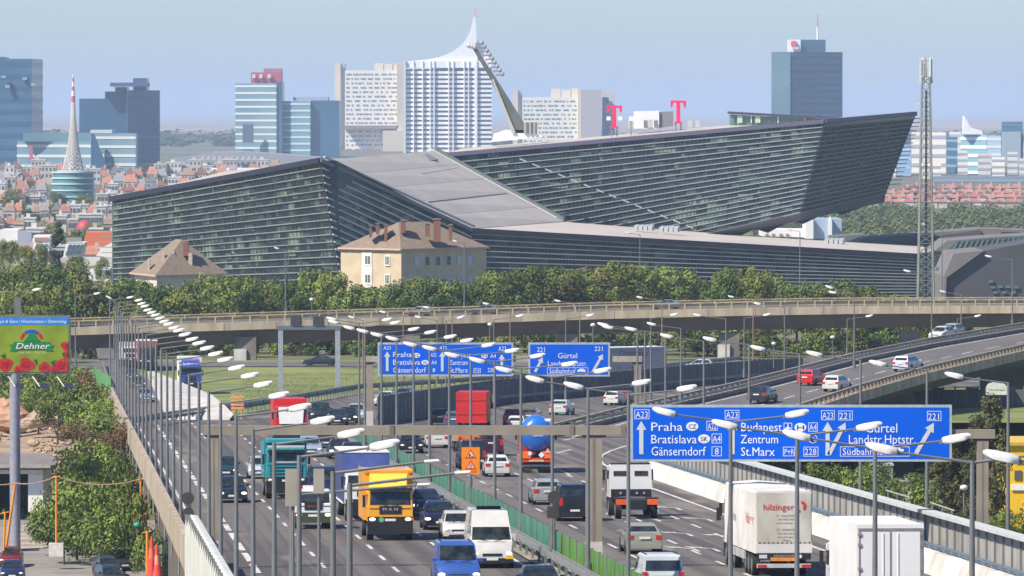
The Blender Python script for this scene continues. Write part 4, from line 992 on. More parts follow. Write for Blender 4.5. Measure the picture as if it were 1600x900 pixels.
# ---------------------------------------------------------------- lorries
def qpane(root, q, name, mat=glassd, sh=.05, o=.015):
    mm = MB(); pane(mm, q, sh, o); return mm.build(name, mat, root)
def cab(root, pt, W, y0, y1, zf, H, rake=.18, wind=(.52, .9), grille=True, lights=False, visor=False, side=True, bump=black, rear=False):
    """flat-fronted lorry cab, front at y1, from y0; floor zf, roof H"""
    global m_center
    m_center = Vector((0, (y0 + y1) / 2, (zf + H) / 2)); h = W / 2
    def sec(y, zb, zt, k=1): return [(-h * k, y, zb), (h * k, y, zb), (h * k, y, lerp(zb, zt, .5)), (h * k * .97, y, zt - .12), (h * k * .88, y, zt), (-h * k * .88, y, zt), (-h * k * .97, y, zt - .12), (-h * k, y, lerp(zb, zt, .5))]
    m = MB()
    m.loft([sec(y0, zf, H), sec(y1 - rake - .35, zf, H), sec(y1 - rake, zf, H - .06, .99)])
    m.add([], [])
    zm = lerp(zf, H, wind[0])
    m.hexa([(-h, y1 - rake - .02, zf), (h, y1 - rake - .02, zf), (h * .98, y1, zf + .02), (-h * .98, y1, zf + .02)], [(-h, y1 - rake - .02, zm), (h, y1 - rake - .02, zm), (h * .96, y1 - .03, zm), (-h * .96, y1 - .03, zm)])
    m.hexa([(-h, y1 - rake - .02, zm), (h, y1 - rake - .02, zm), (h * .96, y1 - .03, zm), (-h * .96, y1 - .03, zm)], [(-h * .97, y1 - rake - .02, H - .12), (h * .97, y1 - rake - .02, H - .12), (h * .94, y1 - rake + .01, H - .12), (-h * .94, y1 - rake + .01, H - .12)])
    m.build("cab", pt, root, smooth=True)
    zw = lerp(zf, H, wind[1]); f0 = y1 - .03; t = (zw - zm) / (H - .12 - zm); yt = lerp(y1 - .03, y1 - rake + .01, t)
    qpane(root, [(-h * .93, f0, zm + .02), (h * .93, f0, zm + .02), (h * .91, yt, zw), (-h * .91, yt, zw)], "windscreen")
    for s in (-1, 1):
        if side: qpane(root, [(s * h, y0 + .45, zm), (s * h, y1 - rake - .1, zm), (s * h * .985, y1 - rake - .15, zw - .1), (s * h * .985, y0 + .45, zw - .1)], "side_window")
        MB().box(s * (h + .16) - .07, s * (h + .16) + .07, y1 - .35, y1 - .2, zm - .05, zm + .55).build("mirror", black, root)
        MB().box(min(s * h, s * (h + .16)), max(s * h, s * (h + .16)), y1 - .3, y1 - .26, zm + .5, zm + .54).build("mirror_arm", black, root)
        MB().ball((s * h * .78, y1 + .04, zf + .11), .17, .06, .09, 12, 6).build("headlight", lampon if lights else lightm, root, smooth=True)
        MB().box(s * h * .97 - .05, s * h * .97 + .05, y1 - .05, y1 + .05, zf + .04, zf + .2).build("indicator", orangel, root)
    MB().box(-h * .99, h * .99, y1 - .35, y1 + .05, .32, zf + .24).build("bumper", bump, root)
    if grille: MB().box(-h * .48, h * .48, y1 - .04, y1 + .02, zf + .38, zf + .78).build("grille", black, root)
    MB().box(-.27, .27, y1 + .05, y1 + .07, zf + .02, zf + .14).build("number_plate", platem, root)
    for s in (-1, 1):
        MB().box(s * h - .008, s * h + .008, y0 + .3, y0 + .33, zf + .1, zm).box(s * h - .008, s * h + .008, y1 - rake - .12, y1 - rake - .09, zf + .1, zm).build("door_seam", black, root)
        MB().box(s * h - .01, s * h + .03, y0 + .4, y0 + .58, zm - .16, zm - .11).build("door_handle", black, root)
        MB().tube((s * .1, y1 + .0, zm + .03), (s * .75, y1 - .02, zm + .22), .015, .015, 5).build("wiper", black, root)
    MB().box(-h * .9, h * .9, y1 - .03, y1 + .004, zm - .12, zm - .10).build("panel_seam", black, root)
    if visor: MB().box(-h * .93, h * .93, y1 - .1, y1 + .16, zw, zw + .16).build("sun_visor", glassd, root)
def tw(root, ys, W=2.4, r=.5, dual=False):
    for y in ys:
        for s in (-1, 1): wheel(root, s * (W / 2 - .17), y, r, .32 if not dual else .5)
def chassis(root, y0, y1, z=.75, W=1.0):
    MB().box(-W / 2, W / 2, y0, y1, z, z + .25).build("chassis", black, root)
def lorry(label, px, py, away, cat="lorry", name="lorry", **k): return place(name, label, cat, px, py, away, **k)
# yellow box lorry
t = lorry("yellow box lorry with yellow cab and roof deflector in the middle lane", 604, 840, False)
ye = M((.80, .36, .008), .4, var=.05, coat=.4, scale=.5)
cab(t, ye, 2.3, 1.9, 3.75, .95, 2.65, lights=True, wind=(.45, .9), visor=True)
MB().box(-1.24, 1.24, -4.1, 1.75, .95, 3.45).build("box_body", ye, t)
m = MB(); m.loft([[(-1.0, 1.9, 2.66), (1.0, 1.9, 2.66), (.95, 1.85, 3.3), (-.95, 1.85, 3.3)], [(-.98, 2.6, 2.66), (.98, 2.6, 2.66), (.9, 2.3, 3.15), (-.9, 2.3, 3.15)], [(-.9, 3.35, 2.66), (.9, 3.35, 2.66), (.85, 3.2, 2.74), (-.85, 3.2, 2.74)]])
m.build("roof_deflector", M((.85, .55, .06), .4, var=.03), t, smooth=True)
text("M A N", .14, M((.5, .5, .5), .4), t, (0, 3.78, 1.5), (math.pi / 2, 0, math.pi), w=.75)
MB().disc((.45, 3.81, 1.04), .13, (0, 1, 0), .02, 14).build("eco_badge", M((.12, .4, .2), .5), t)
text("D ELHA", .13, M((.6, .12, .05), .5), t, (0, 2.95, 2.84), (math.radians(60), 0, math.pi), w=.9)
for s in (-1, 1): MB().box(s * 1.2 - .04, s * 1.2 + .04, -4, 1.7, 3.45, 3.5).build("roof_rail", ye, t)
MB().box(-1.2, -1.0, 1.77, 1.8, 3.3, 3.4).box(1.0, 1.2, 1.77, 1.8, 3.3, 3.4).build("marker_lights", orangel, t)
chassis(t, -4, 3); tw(t, (2.9, -2.6), 2.3, .44); MB().box(-1.1, -.5, -1, .8, .5, .95).build("tank", steel, t)
# blue and white lorry behind it
t = lorry("box lorry with blue curtain side and white cab behind the yellow lorry", 566, 808, False)
cab(t, whitep, 2.4, 4.4, 6.2, .95, 2.7)
MB().box(-1.26, 1.26, -5.8, 4.2, 1.0, 3.65).build("curtain", M((.05, .065, .18), .6, c2=(.04, .05, .13), scale=.8), t)
MB().box(-1.28, 1.28, -5.85, 4.23, 3.652, 3.74).build("roof", white, t); MB().box(-1.29, 1.29, 4.2, 4.26, 1.0, 3.6).build("front_wall", M((.06, .09, .28), .5), t)
chassis(t, -5.7, 5.5); tw(t, (5.4, -3.2, -4.4)); MB().box(-1.28, 1.28, -5.8, 4.2, .88, .998).build("side_rail", white, t)
# tow truck
t = lorry("low white recovery truck with a light bar on its cab", 487, 824, False, cat="tow truck", name="tow_truck")
cab(t, whitep, 1.95, .5, 2.3, .62, 2.05, rake=.5, lights=True, wind=(.48, .94), bump=M((.05, .07, .03), .5))
MB().box(-1.0, 1.0, -3.4, .3, .8, 1.0).build("flatbed", M((.3, .28, .24), .6), t); MB().box(-1.0, 1.0, .3, .42, 1.0, 2.0).build("headboard", steel, t)
MB().box(-.55, .5, .9, 1.2, 2.06, 2.24).build("light_bar", lampw, t); MB().box(.5, .62, .92, 1.18, 2.07, 2.2).build("beacon", redl, t)
text("RENAULT", .1, M((.5, .1, .1), .5), t, (0, 2.345, 1.13), (math.pi / 2, 0, math.pi), w=.6)
tw(t, (1.6, -2.0), 1.9, .36); chassis(t, -3.2, 1.5, .55)
# teal tipper
te = M((.015, .26, .30), .4, var=.06, coat=.4, scale=.5)
t = lorry("turquoise tipper truck with striped grille in the left lanes", 444, 776, False)
cab(t, te, 2.4, 2.1, 4.0, 1.0, 3.0, grille=False, lights=False, wind=(.55, .88), visor=True)
for i in range(5): MB().box(-.92, .92, 3.99, 4.04, 1.12 + i * .19, 1.22 + i * .19).build("grille_slat", te, t)
MB().box(-.95, .95, 3.985, 4.01, 1.08, 2.02).build("grille", black, t)
MB().box(-.8, .8, 4.0, 4.03, 2.12, 2.22).build("name_strip", M((.4, .45, .45), .4), t)
m = MB(); m.hexa([(-1.25, -4.2, 1.2), (1.25, -4.2, 1.2), (1.25, 1.8, 1.2), (-1.25, 1.8, 1.2)], [(-1.28, -4.3, 3.1), (1.28, -4.3, 3.1), (1.28, 1.85, 3.5), (-1.28, 1.85, 3.5)]); m.build("tipper_body", te, t)
m = MB(); m.hexa([(-1.2, 1.86, 3.3), (1.2, 1.86, 3.3), (1.1, 3.0, 3.3), (-1.1, 3.0, 3.3)], [(-1.2, 1.86, 3.55), (1.2, 1.86, 3.55), (1.1, 3.0, 3.5), (-1.1, 3.0, 3.5)]); m.build("cab_guard", te, t)
MB().box(-1.1, 1.1, 3.2, 3.5, 3.02, 3.15).build("roof_bar", M((.5, .5, .5), .4), t)
chassis(t, -4.2, 3.4); tw(t, (3.1, -2.0, -3.2))
# red truck behind the gantry beam, windscreen reflection put in as white panel
t = lorry("red truck with its windscreen reflection as a white panel, just behind the gantry beam", 451, 694, False)
rp = M((.55, .02, .015), .4, var=.06)
cab(t, rp, 2.5, 3.5, 5.4, 1.0, 3.1)
MB().box(-1.28, 1.28, -4, 3.3, 1.0, 3.6).build("box_body", rp, t)
MB().hexa([(-.9, 5.45, 1.7), (.9, 5.45, 1.7), (.9, 5.5, 1.7), (-.9, 5.5, 1.7)], [(-1.0, 5.35, 3.0), (1.0, 5.35, 3.0), (1.0, 5.4, 3.0), (-1.0, 5.4, 3.0)]).build("windscreen_glare", white, t)
chassis(t, -3.8, 5); tw(t, (4.4, -2.6))
# blue truck on slip road
t = lorry("blue-cabbed articulated lorry with white body on the slip road", 296, 613, False)
bp = M((.03, .07, .32), .4, var=.1, coat=.3, scale=.6)
cab(t, bp, 2.35, 5, 6.9, 1.0, 3.0, wind=(.5, .85), visor=True)
m = MB(); m.loft([[(-1.05, 5, 3.0), (1.05, 5, 3.0), (1.0, 5, 3.75), (-1.0, 5, 3.75)], [(-1.05, 6.3, 3.0), (1.05, 6.3, 3.0), (.95, 6.0, 3.6), (-.95, 6.0, 3.6)]]); m.build("high_roof", bp, t)
text("hofmann", .3, M((.75, .8, .85), .4), t, (0, 6.28, 3.12), (math.radians(70), 0, math.pi), w=1.6)
MB().box(-1.27, 1.27, -6, 4.7, 1.1, 4.0).build("box_body", M((.70, .70, .64), .5, c2=(.6, .62, .52), scale=.5), t)
MB().box(-1.28, 1.28, 4.7, 4.74, 3.3, 3.4).build("stripe", M((.1, .1, .2), .5), t); MB().box(-.9, .9, 4.7, 4.74, 3.7, 3.85).build("lettering_band", M((.5, .3, .5), .5), t)
chassis(t, -5.8, 6); tw(t, (5.9, -3, -4.3)); MB().box(1.0, 1.3, 6.0, 6.9, .5, 1.2).build("side_step", steel, t)
# two lorries far down the slip road
t = lorry("dark-fronted lorry with pale roof far down the slip road, brown flank", 229, 583, False, dxdy=-.1)
cab(t, M((.05, .06, .08), .4), 2.4, 4, 5.8, 1.0, 2.9); MB().box(-1.27, 1.27, -6, 3.8, 1.0, 3.7).build("box_body", M((.32, .10, .07), .6), t); MB().box(-1.29, 1.29, -6, 3.82, 3.702, 3.85).build("roof", white, t); tw(t, (5, -3, -4.2)); chassis(t, -6, 5)
t = lorry("pale box lorry farthest down the slip road behind the lamp poles", 202, 582, False, dxdy=-.1)
cab(t, whitep, 2.4, 3, 4.8, 1.0, 2.8); MB().box(-1.27, 1.27, -6, 2.8, 1.0, 3.3).build("box_body", M((.45, .38, .45), .6), t); tw(t, (4, -3)); chassis(t, -6, 4)
# red lorry, outbound
t = lorry("bright red box lorry with hinged side flaps beyond the gantry beam", 740, 676, True, dxdy=.04)
rr = M((.60, .02, .018), .45, c2=(.46, .02, .018), scale=.7)
MB().box(-1.27, 1.27, -4.5, 3.5, .9, 3.45).build("box_body", rr, t)
for z in (1.6, 2.75): MB().box(-1.22, 1.22, -4.54, -4.5, z, z + .06).build("tail_rib", M((.5, .01, .01), .5), t)
MB().box(-.02, .02, -4.53, -4.5, .95, 3.4).build("door_gap", M((.25, 0, 0), .5), t)
for i in range(6): MB().box(1.275, 1.30, -4.2, -3.2, 1.1 + i * .39, 1.36 + i * .39).build("side_slat", M((.2, .01, .01), .5), t)
cab(t, whitep, 2.3, 3.7, 5.5, .95, 2.8); chassis(t, -4.4, 4.5); tw(t, (4.6, -2.9)); MB().box(-1.2, 1.2, -4.45, -4.3, .55, .75).build("rear_bumper", black, t)
# orange lorry sliver
t = lorry("orange-tailed small truck peeping above the orange warning board", 727, 704, True)
MB().box(-.75, .75, -3, 0, .9, 1.5).build("load_bed", M((.7, .18, .04), .5), t); cab(t, M((.4, .38, .36), .5), 1.8, .2, 1.9, .7, 1.7); tw(t, (1.2, -2.2), 1.7, .36); chassis(t, -2.8, 1.2, .6)
for s in (-1, 1): MB().box(s * .6 - .1, s * .6 + .1, -3.03, -3.0, .95, 1.1).build("taillight", redl, t)
# tanker
t = lorry("blue tanker lorry with orange tail and hazard plates", 838, 736, True, cat="tanker", dxdy=-.0)
tb = M((.015, .13, .48), .35, var=.18, coat=.4, scale=.4)
def ell(y, a, b, zc, n=24): return [(a * math.cos(2 * math.pi * i / n), y, zc + b * math.sin(2 * math.pi * i / n)) for i in range(n)]
zc = 2.55
R = [ell(-4.62, .35, .35, zc), ell(-4.55, .72, .8, zc), ell(-4.38, .98, 1.08, zc), ell(-4.1, 1.1, 1.2, zc), ell(3.4, 1.1, 1.2, zc), ell(3.7, .8, .9, zc), ell(3.8, .3, .3, zc)]
MB().loft(R).build("tank", tb, t, smooth=True)
text("flaxmer", .22, signwhite, t, (.1, -4.70, zc - .1), (math.pi / 2, 0, 0), w=.7, ext=.02)
og = M((.85, .16, .01), .4, var=.1)
MB().box(-1.1, 1.1, -4.6, -4.2, .72, 1.0).build("tail_beam", M((.6, .04, .02), .5), t)
for s in (-1, 1): MB().box(min(s * .38, s * 1.08), max(s * .38, s * 1.08), -4.66, -4.3, .98, 1.45).build("tail_panel", og, t)
MB().prism([(.12, -4.7, 1.2), (.32, -4.7, 1.0), (.52, -4.7, 1.2), (.32, -4.7, 1.42)], (0, .02, 0)).build("hazard_diamond", signwhite, t)
MB().prism([(.55, -4.7, 1.35), (.95, -4.7, 1.35), (.75, -4.7, 1.68)], (0, .02, 0)).build("hazard_triangle", M((.8, .35, .3), .4), t)
MB().disc((-.45, -4.7, 1.3), .13, (0, 1, 0), .02, 12).build("round_plate", signwhite, t)
MB().box(-.5, .5, -4.63, -4.6, .76, .88).build("number_plate", M((.5, .4, .2), .5), t)
MB().box(-1.1, 1.1, -4.4, -4.2, .3, .7).build("mud_flap", black, t); MB().box(-.95, .95, -4.42, -4.4, .42, .55).build("tail_sign", M((.4, .38, .35), .6), t)
MB().box(.55, .95, -4.2, -3.6, 3.45, 3.62).build("hatch_cover", white, t)
tw(t, (-3.2, -2.0, -.8, 4.6), 2.35); chassis(t, -4.2, 5); cab(t, M((.5, .03, .03), .4), 2.4, 4.1, 6.0, .95, 3.0)
for i in range(3): MB().box(-1.3, -1.1, .4 + i, 1.2 + i, .5, 1.05).build("side_box", M((.35, .25, .2), .7), t)
# white cab-only tractor
t = lorry("white tractor unit without trailer, two orange tail panels, beside the right barrier", 988, 808, True)
cab(t, whitep, 2.35, 1.0, 3.0, 1.05, 2.85)
for s in (-1, 1):
    qpane(t, [(s * .58 - .42, .995, 2.18), (s * .58 + .42, .995, 2.18), (s * .58 + .42, .995, 2.55), (s * .58 - .42, .995, 2.55)], "rear_window")
    MB().box(s * .85 - .3, s * .85 + .3, -3.06, -3.0, .78, 1.08).build("tail_panel", M((.80, .12, .02), .4), t)
    MB().box(s * .85 - .33, s * .85 + .33, -3.0, -2.0, 1.08, 1.16).build("mudguard", black, t)
MB().box(-1.1, 1.1, .5, .98, .9, 1.5).build("air_tanks", black, t); MB().box(-.7, .7, -2.6, .4, 1.0, 1.12).build("fifth_wheel", M((.06, .06, .06), .5), t)
MB().box(-.5, .5, -3.0, -2.85, .5, .95).build("rear_crossmember", black, t); chassis(t, -2.9, 2.5); tw(t, (2.2, -2.2), 2.3, .5)
MB().box(-1.1, 1.1, 1.1, 1.4, 2.851, 2.93).build("roof_visor", black, t)
for i, x in enumerate((-.6, -.2, .3, .7)): MB().disc((x, .48, 1.3), .07, (0, 1, 0), .06, 8).build("coupling", M((.3, .3, .35), .4), t)
# curtain-sider with red lettering
t = lorry("dirty white curtain-sided trailer with red lettering and emblem on its shade-toned tail", 1200, 892, True)
shaded_tarp = M((.60, .58, .50), .7, c2=(.40, .37, .29), scale=.9, bump=.2, stretch=(1, .4, .5))  # tail tone greyer than the sides, shade put into the colour
tars = M((.70, .69, .64), .7, c2=(.55, .53, .48), scale=.6)
yb = -6.5
R = []
for y in [yb, yb + .02] + [yb + i for i in range(1, 14)]:
    b = .04 * math.sin(y * 2.2); R.append([(-1.26, y, 1.05), (-1.27 - b, y, 2.3), (-1.26, y, 3.72), (-1.2, y, 3.8), (0, y, 3.86 + b), (1.2, y, 3.8), (1.26, y, 3.72), (1.27 + b, y, 2.3), (1.26, y, 1.05)])
MB().loft(R).build("tarpaulin", tars, t, smooth=True)
MB().box(-1.20, 1.20, yb - .03, yb - .002, 1.50, 3.74).build("tail_tarpaulin", shaded_tarp, t)
MB().box(-1.25, 1.25, yb - .05, yb - .002, 1.08, 1.48).build("tail_flap", tars, t)
for i in range(12): MB().box(-1.1 + i * .2, -1.05 + i * .2, yb - .045, yb - .03, 1.49, 1.56).build("strap", black, t)
rdm = M((.60, .03, .03), .5)
text("hilzinger", .28, rdm, t, (-.24, yb - .05, 2.98), (math.pi / 2, 0, 0), w=1.36)
cx, czz = .74, 3.12
m = MB()
def arc(a0, a1, ox, oz):
    pts = [(cx + ox + .22 * math.cos(math.radians(a)), yb - .05, czz + oz + .22 * math.sin(math.radians(a))) for a in range(a0, a1 + 1, 15)] + [(cx + ox + .10 * math.cos(math.radians(a)), yb - .05, czz + oz + .10 * math.sin(math.radians(a))) for a in range(a1, a0 - 1, -15)]
    m.prism(pts, (0, .01, 0))
arc(-60, 90, .03, .03); arc(120, 270, -.03, -.03); m.build("emblem", rdm, t)
dkt = M((.09, .08, .07), .7)
for i, (s_, w_, h_) in enumerate((("D - WILLSTÄTT", .9, .085), ("+49 7852 906-0", .85, .07), ("www.hilzinger.de", .9, .07), ("", 0, 0), ("CZ - KARDAŠOV", .95, .09), ("+420 382 006 302", .9, .07), ("www.hilzinger.cz", .85, .07), ("Fax", .3, .09))):
    if s_: text(s_, h_, dkt, t, (.12, yb - .045, 2.68 - i * .155), (math.pi / 2, 0, 0), w=w_)
text("hilzinger", .5, rdm, t, (-1.285, -4.2, 2.3), (math.pi / 2, 0, -math.pi / 2), w=3.2, ext=.03); text("FENSTER + TÜREN", .3, dkt, t, (-1.285, 3.2, 2.2), (math.pi / 2, 0, -math.pi / 2), w=3.0, ext=.03)
MB().box(-1.2, 1.2, yb - .02, yb + .1, .78, 1.04).build("tail_frame", black, t); MB().box(-.6, .6, yb - .04, yb - .021, .72, .88).build("warning_board", M((.75, .25, .04), .5), t)
MB().box(-1.2, 1.2, yb - .06, yb + .06, .42, .60).build("rear_bumper", M((.5, .48, .44), .6), t)
for s in (-1, 1): MB().box(s * .98 - .2, s * .98 + .2, yb - .08, yb - .061, .45, .56).build("taillight", redl, t)
MB().box(-1.1, -.75, yb - .045, yb - .021, .84, 1.0).build("number_plate", M((.55, .55, .6), .5), t); MB().disc((.72, yb - .04, .92), .08, (0, 1, 0), .02, 10).build("round_plate", platem, t)
text("KÄSSBOHRER", .09, M((.5, .48, .42), .5), t, (.0, yb - .035, .91), (math.pi / 2, 0, 0), w=.9)
tw(t, (-4.2, -2.9, -1.6, 3.3, 6.9), 2.4, .5); chassis(t, -6.3, 7); cab(t, whitep, 2.4, 6.1, 8.0, 1.0, 3.4)
for y in (-1, 1, 3, 5): MB().box(-1.28, -1.2, y - .8, y + .8, .62, 1.0).build("side_guard", M((.4, .39, .36), .6), t)
for s in (-1, 1): MB().box(s * 1.5 - .1, s * 1.5 + .1, 7.2, 7.3, 2.0, 2.6).build("side_mirror", black, t)
# white box truck at the lower right
t = lorry("plain white box truck with framed rear doors at the lower right", 1363, 975, True)
MB().box(-1.27, 1.27, -5.5, 3.2, 1.0, 4.02).build("box_body", M((.76, .76, .73), .5, c2=(.68, .67, .63), scale=.5), t)
for s in (-1, 1): MB().box(min(s * .03, s * 1.12), max(s * .03, s * 1.12), -5.55, -5.502, 1.05, 3.75).build("rear_door", whitep, t)
fm = M((.25, .22, .22), .5)
MB().box(-1.22, 1.22, -5.56, -5.503, 3.80, 3.88).build("door_frame", fm, t)
for x in (-1.2, 1.14): MB().box(x, x + .06, -5.56, -5.503, 1.0, 3.8).build("door_frame", fm, t)
MB().box(-.025, .025, -5.57, -5.503, 1.05, 3.76).build("lock_rod", fm, t)
for s in (-1, 1):
    for z in (1.4, 2.3, 3.2, 3.6): MB().box(s * 1.17 - .06, s * 1.17 + .06, -5.6, -5.56, z, z + .12).build("hinge", steel, t)
for s in (-.28, .28): MB().box(s - .015, s + .015, -5.58, -5.551, 1.2, 3.7).build("lock_rod", white, t)
MB().box(-1.2, 1.2, -5.5, -5.3, .5, .7).build("rear_bumper", black, t); tw(t, (-3.6, 4.3), 2.4, .48); chassis(t, -5.4, 5); cab(t, whitep, 2.4, 3.5, 5.4, 1.0, 3.0)
for s in (-1, 1): MB().box(s * 1.0 - .15, s * 1.0 + .15, -5.53, -5.5, .75, .9).build("taillight", redl, t)
# grey trailer on the oncoming side of the bend
t = place("trailer_truck", "grey articulated trailer with dark lettering passing behind the far signs", "lorry", 968, 0, True, D=815, z=RZ(815) + .0, dxdy=1.6, slope=0)
gy = M((.36, .36, .38), .5, c2=(.30, .30, .33), scale=.4)
MB().box(-1.27, 1.27, -6.2, 5.8, 1.0, 4.0).build("box_body", gy, t); MB().box(-1.29, 1.29, -6.25, 5.85, 4.002, 4.12).build("roof", white, t)
text("Österreich", .85, M((.04, .07, .07), .5), t, (1.3, 1.2, 2.95), (math.pi / 2, 0, math.pi / 2), w=4.2, ext=.03)
MB().box(1.275, 1.30, -1.2, -.6, 1.5, 1.7).box(1.275, 1.30, .8, 2.6, 1.4, 1.8).build("small_lettering", M((.2, .22, .22), .5), t)
tw(t, (-4.5, -3.2, 4.5)); chassis(t, -6, 6)
# ================================================================ GLASS HEADQUARTERS (centre)
def px_prism(pts, D, depth, name, mat, root, off=Vector((0, 0, 0))):
    q = []
    for p in pts:
        d = p[2] if len(p) > 2 else D; q.append(P(p[0], p[1], d) - off)
    return MB().prism(q, (0, depth, 0)).build(name, mat, root)
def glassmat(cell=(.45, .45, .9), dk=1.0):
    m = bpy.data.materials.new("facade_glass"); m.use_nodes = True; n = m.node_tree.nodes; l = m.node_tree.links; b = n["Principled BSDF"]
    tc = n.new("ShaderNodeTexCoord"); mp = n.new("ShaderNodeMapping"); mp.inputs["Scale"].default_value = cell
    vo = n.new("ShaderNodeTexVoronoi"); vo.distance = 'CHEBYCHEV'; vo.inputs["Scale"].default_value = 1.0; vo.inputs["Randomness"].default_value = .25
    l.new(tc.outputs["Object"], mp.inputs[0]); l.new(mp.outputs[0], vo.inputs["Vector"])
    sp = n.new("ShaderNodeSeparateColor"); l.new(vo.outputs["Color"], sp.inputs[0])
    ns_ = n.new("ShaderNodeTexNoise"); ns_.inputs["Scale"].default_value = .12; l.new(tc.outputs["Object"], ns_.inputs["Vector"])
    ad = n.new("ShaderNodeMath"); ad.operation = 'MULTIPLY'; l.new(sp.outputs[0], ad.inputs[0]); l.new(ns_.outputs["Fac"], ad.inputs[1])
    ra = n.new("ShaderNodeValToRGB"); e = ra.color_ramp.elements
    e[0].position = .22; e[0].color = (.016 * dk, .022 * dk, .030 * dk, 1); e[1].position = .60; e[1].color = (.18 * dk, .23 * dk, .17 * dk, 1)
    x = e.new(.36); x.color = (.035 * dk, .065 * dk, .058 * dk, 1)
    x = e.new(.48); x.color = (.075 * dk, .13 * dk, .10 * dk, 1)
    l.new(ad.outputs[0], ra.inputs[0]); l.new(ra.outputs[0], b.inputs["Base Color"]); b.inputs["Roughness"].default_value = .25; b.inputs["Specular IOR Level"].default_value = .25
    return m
GM = glassmat()
louv = M((.30, .315, .31), .5, c2=(.20, .215, .215), scale=.15, metal=.2)
louv2 = M((.52, .51, .49), .5, c2=(.38, .38, .37), scale=.15)
roofm = M((.47, .435, .38), .85, c2=(.41, .375, .33), scale=.06, bump=.05)
dark = M((.02, .02, .035), .5)
hq = thing("office_building", "long sloping glass office building with banded facade and grey folded roof behind the trees", "office building", (0, 1300, 0))
O = Vector((0, 1300, 0))
def Pq(px, py, D): return P(px, py, D) - O
def louver(a, b, w, h, mat, name="louver"):
    m = MB(); d = b - a; n = Vector((d.y, -d.x, 0)).normalized()
    if n.y > 0: n = -n
    lo = Vector((0, 0, -h / 2)); hi = Vector((0, 0, h / 2))
    m.hexa([a + lo + n * .05, b + lo + n * .05, b + lo + n * w, a + lo + n * w], [a + hi + n * .05, b + hi + n * .05, b + hi + n * w, a + hi + n * w]); return m.build(name, mat, hq)
def mull(quad, nx, root, step=1, mat=None, w=.12):
    TL, TR, BRr, BL = quad; m = MB(); nrm = (TR - TL).cross(BL - TL).normalized()
    if nrm.y > 0: nrm = -nrm
    for i in range(nx + 1):
        a = TL.lerp(TR, i / nx) + nrm * .06; b = BL.lerp(BRr, i / nx) + nrm * .06; m.beam(a, b, w, w) if False else m.hexa([b + Vector((-w / 2, 0, 0)), b + Vector((w / 2, 0, 0)), b + Vector((w / 2, .1, 0)), b + Vector((-w / 2, .1, 0))], [a + Vector((-w / 2, 0, 0)), a + Vector((w / 2, 0, 0)), a + Vector((w / 2, .1, 0)), a + Vector((-w / 2, .1, 0))])
    o = m.build("mullions", mat or M((.045, .055, .06), .5), root); o["kind"] = "stuff"
def facade(quad, nL, mat=None, lm=louv, h=.30, nm=60, w=.7, skip=0):
    TL, TR, BRr, BL = quad
    gm_ = MB(); NG = 10; vs = [TL.lerp(TR, i / NG).lerp(BL.lerp(BRr, i / NG), j / NG) + Vector((0, k, 0)) for k in (0, 3) for j in range(NG + 1) for i in range(NG + 1)]; n1 = NG + 1; o_ = n1 * n1
    fs_ = [(j * n1 + i, j * n1 + i + 1, (j + 1) * n1 + i + 1, (j + 1) * n1 + i) for j in range(NG) for i in range(NG)]
    gm_.add(vs, fs_ + [tuple(a + o_ for a in f)[::-1] for f in fs_]); gm_.build("glass_front", mat or GM, hq, fix=False)
    mull(quad, nm, hq)
    for i in range(skip, nL + 1): louver(TL.lerp(BL, i / nL), TR.lerp(BRr, i / nL), w, h, lm)
# left wing, left face
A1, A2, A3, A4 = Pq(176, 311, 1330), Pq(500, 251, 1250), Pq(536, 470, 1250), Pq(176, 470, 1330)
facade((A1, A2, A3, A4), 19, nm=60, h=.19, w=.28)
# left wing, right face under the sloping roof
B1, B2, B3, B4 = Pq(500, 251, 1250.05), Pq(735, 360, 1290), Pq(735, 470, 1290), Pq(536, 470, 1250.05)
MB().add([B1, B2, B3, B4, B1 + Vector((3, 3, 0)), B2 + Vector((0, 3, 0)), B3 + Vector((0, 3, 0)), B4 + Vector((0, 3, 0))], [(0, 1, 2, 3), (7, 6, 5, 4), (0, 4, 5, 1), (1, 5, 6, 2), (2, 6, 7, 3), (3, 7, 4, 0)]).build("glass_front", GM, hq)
for i in range(0, 17):
    t0 = i / 19; a = B1.lerp(B4, t0); px0 = lerp(500, 536, t0); py0 = lerp(251, 470, t0)
    x1 = 735; y1 = py0 + (x1 - px0) * .464
    if y1 > 452: x1 = px0 + (452 - py0) / .464; y1 = 452
    if x1 - px0 < 5: continue
    b = Pq(x1, y1, lerp(1250, 1290, (x1 - 500) / 235)); louver(a, b, .4, .30, louv2)
    if x1 < 730: louver(b, Pq(735, 452 + i * .2, 1290), .6, .2, louv)
# dark roof edges
def edge(p, q, h=.9, w=.9, mat=dark, name="roof_edge"): MB().beam(p, q, w, h).build(name, mat, hq)
edge(A1 + Vector((-.3, -.3, 0)), A2 + Vector((0, -.5, .05)), 1.0); edge(B1 + Vector((0, -.5, .1)), B2 + Vector((0, -.5, .1)), .7, mat=M((.13, .13, .15), .5)); edge(B1 + Vector((.8, .6, .75)), B2 + Vector((.8, .6, .75)), .3, .5, mat=M((.5, .5, .52), .5))
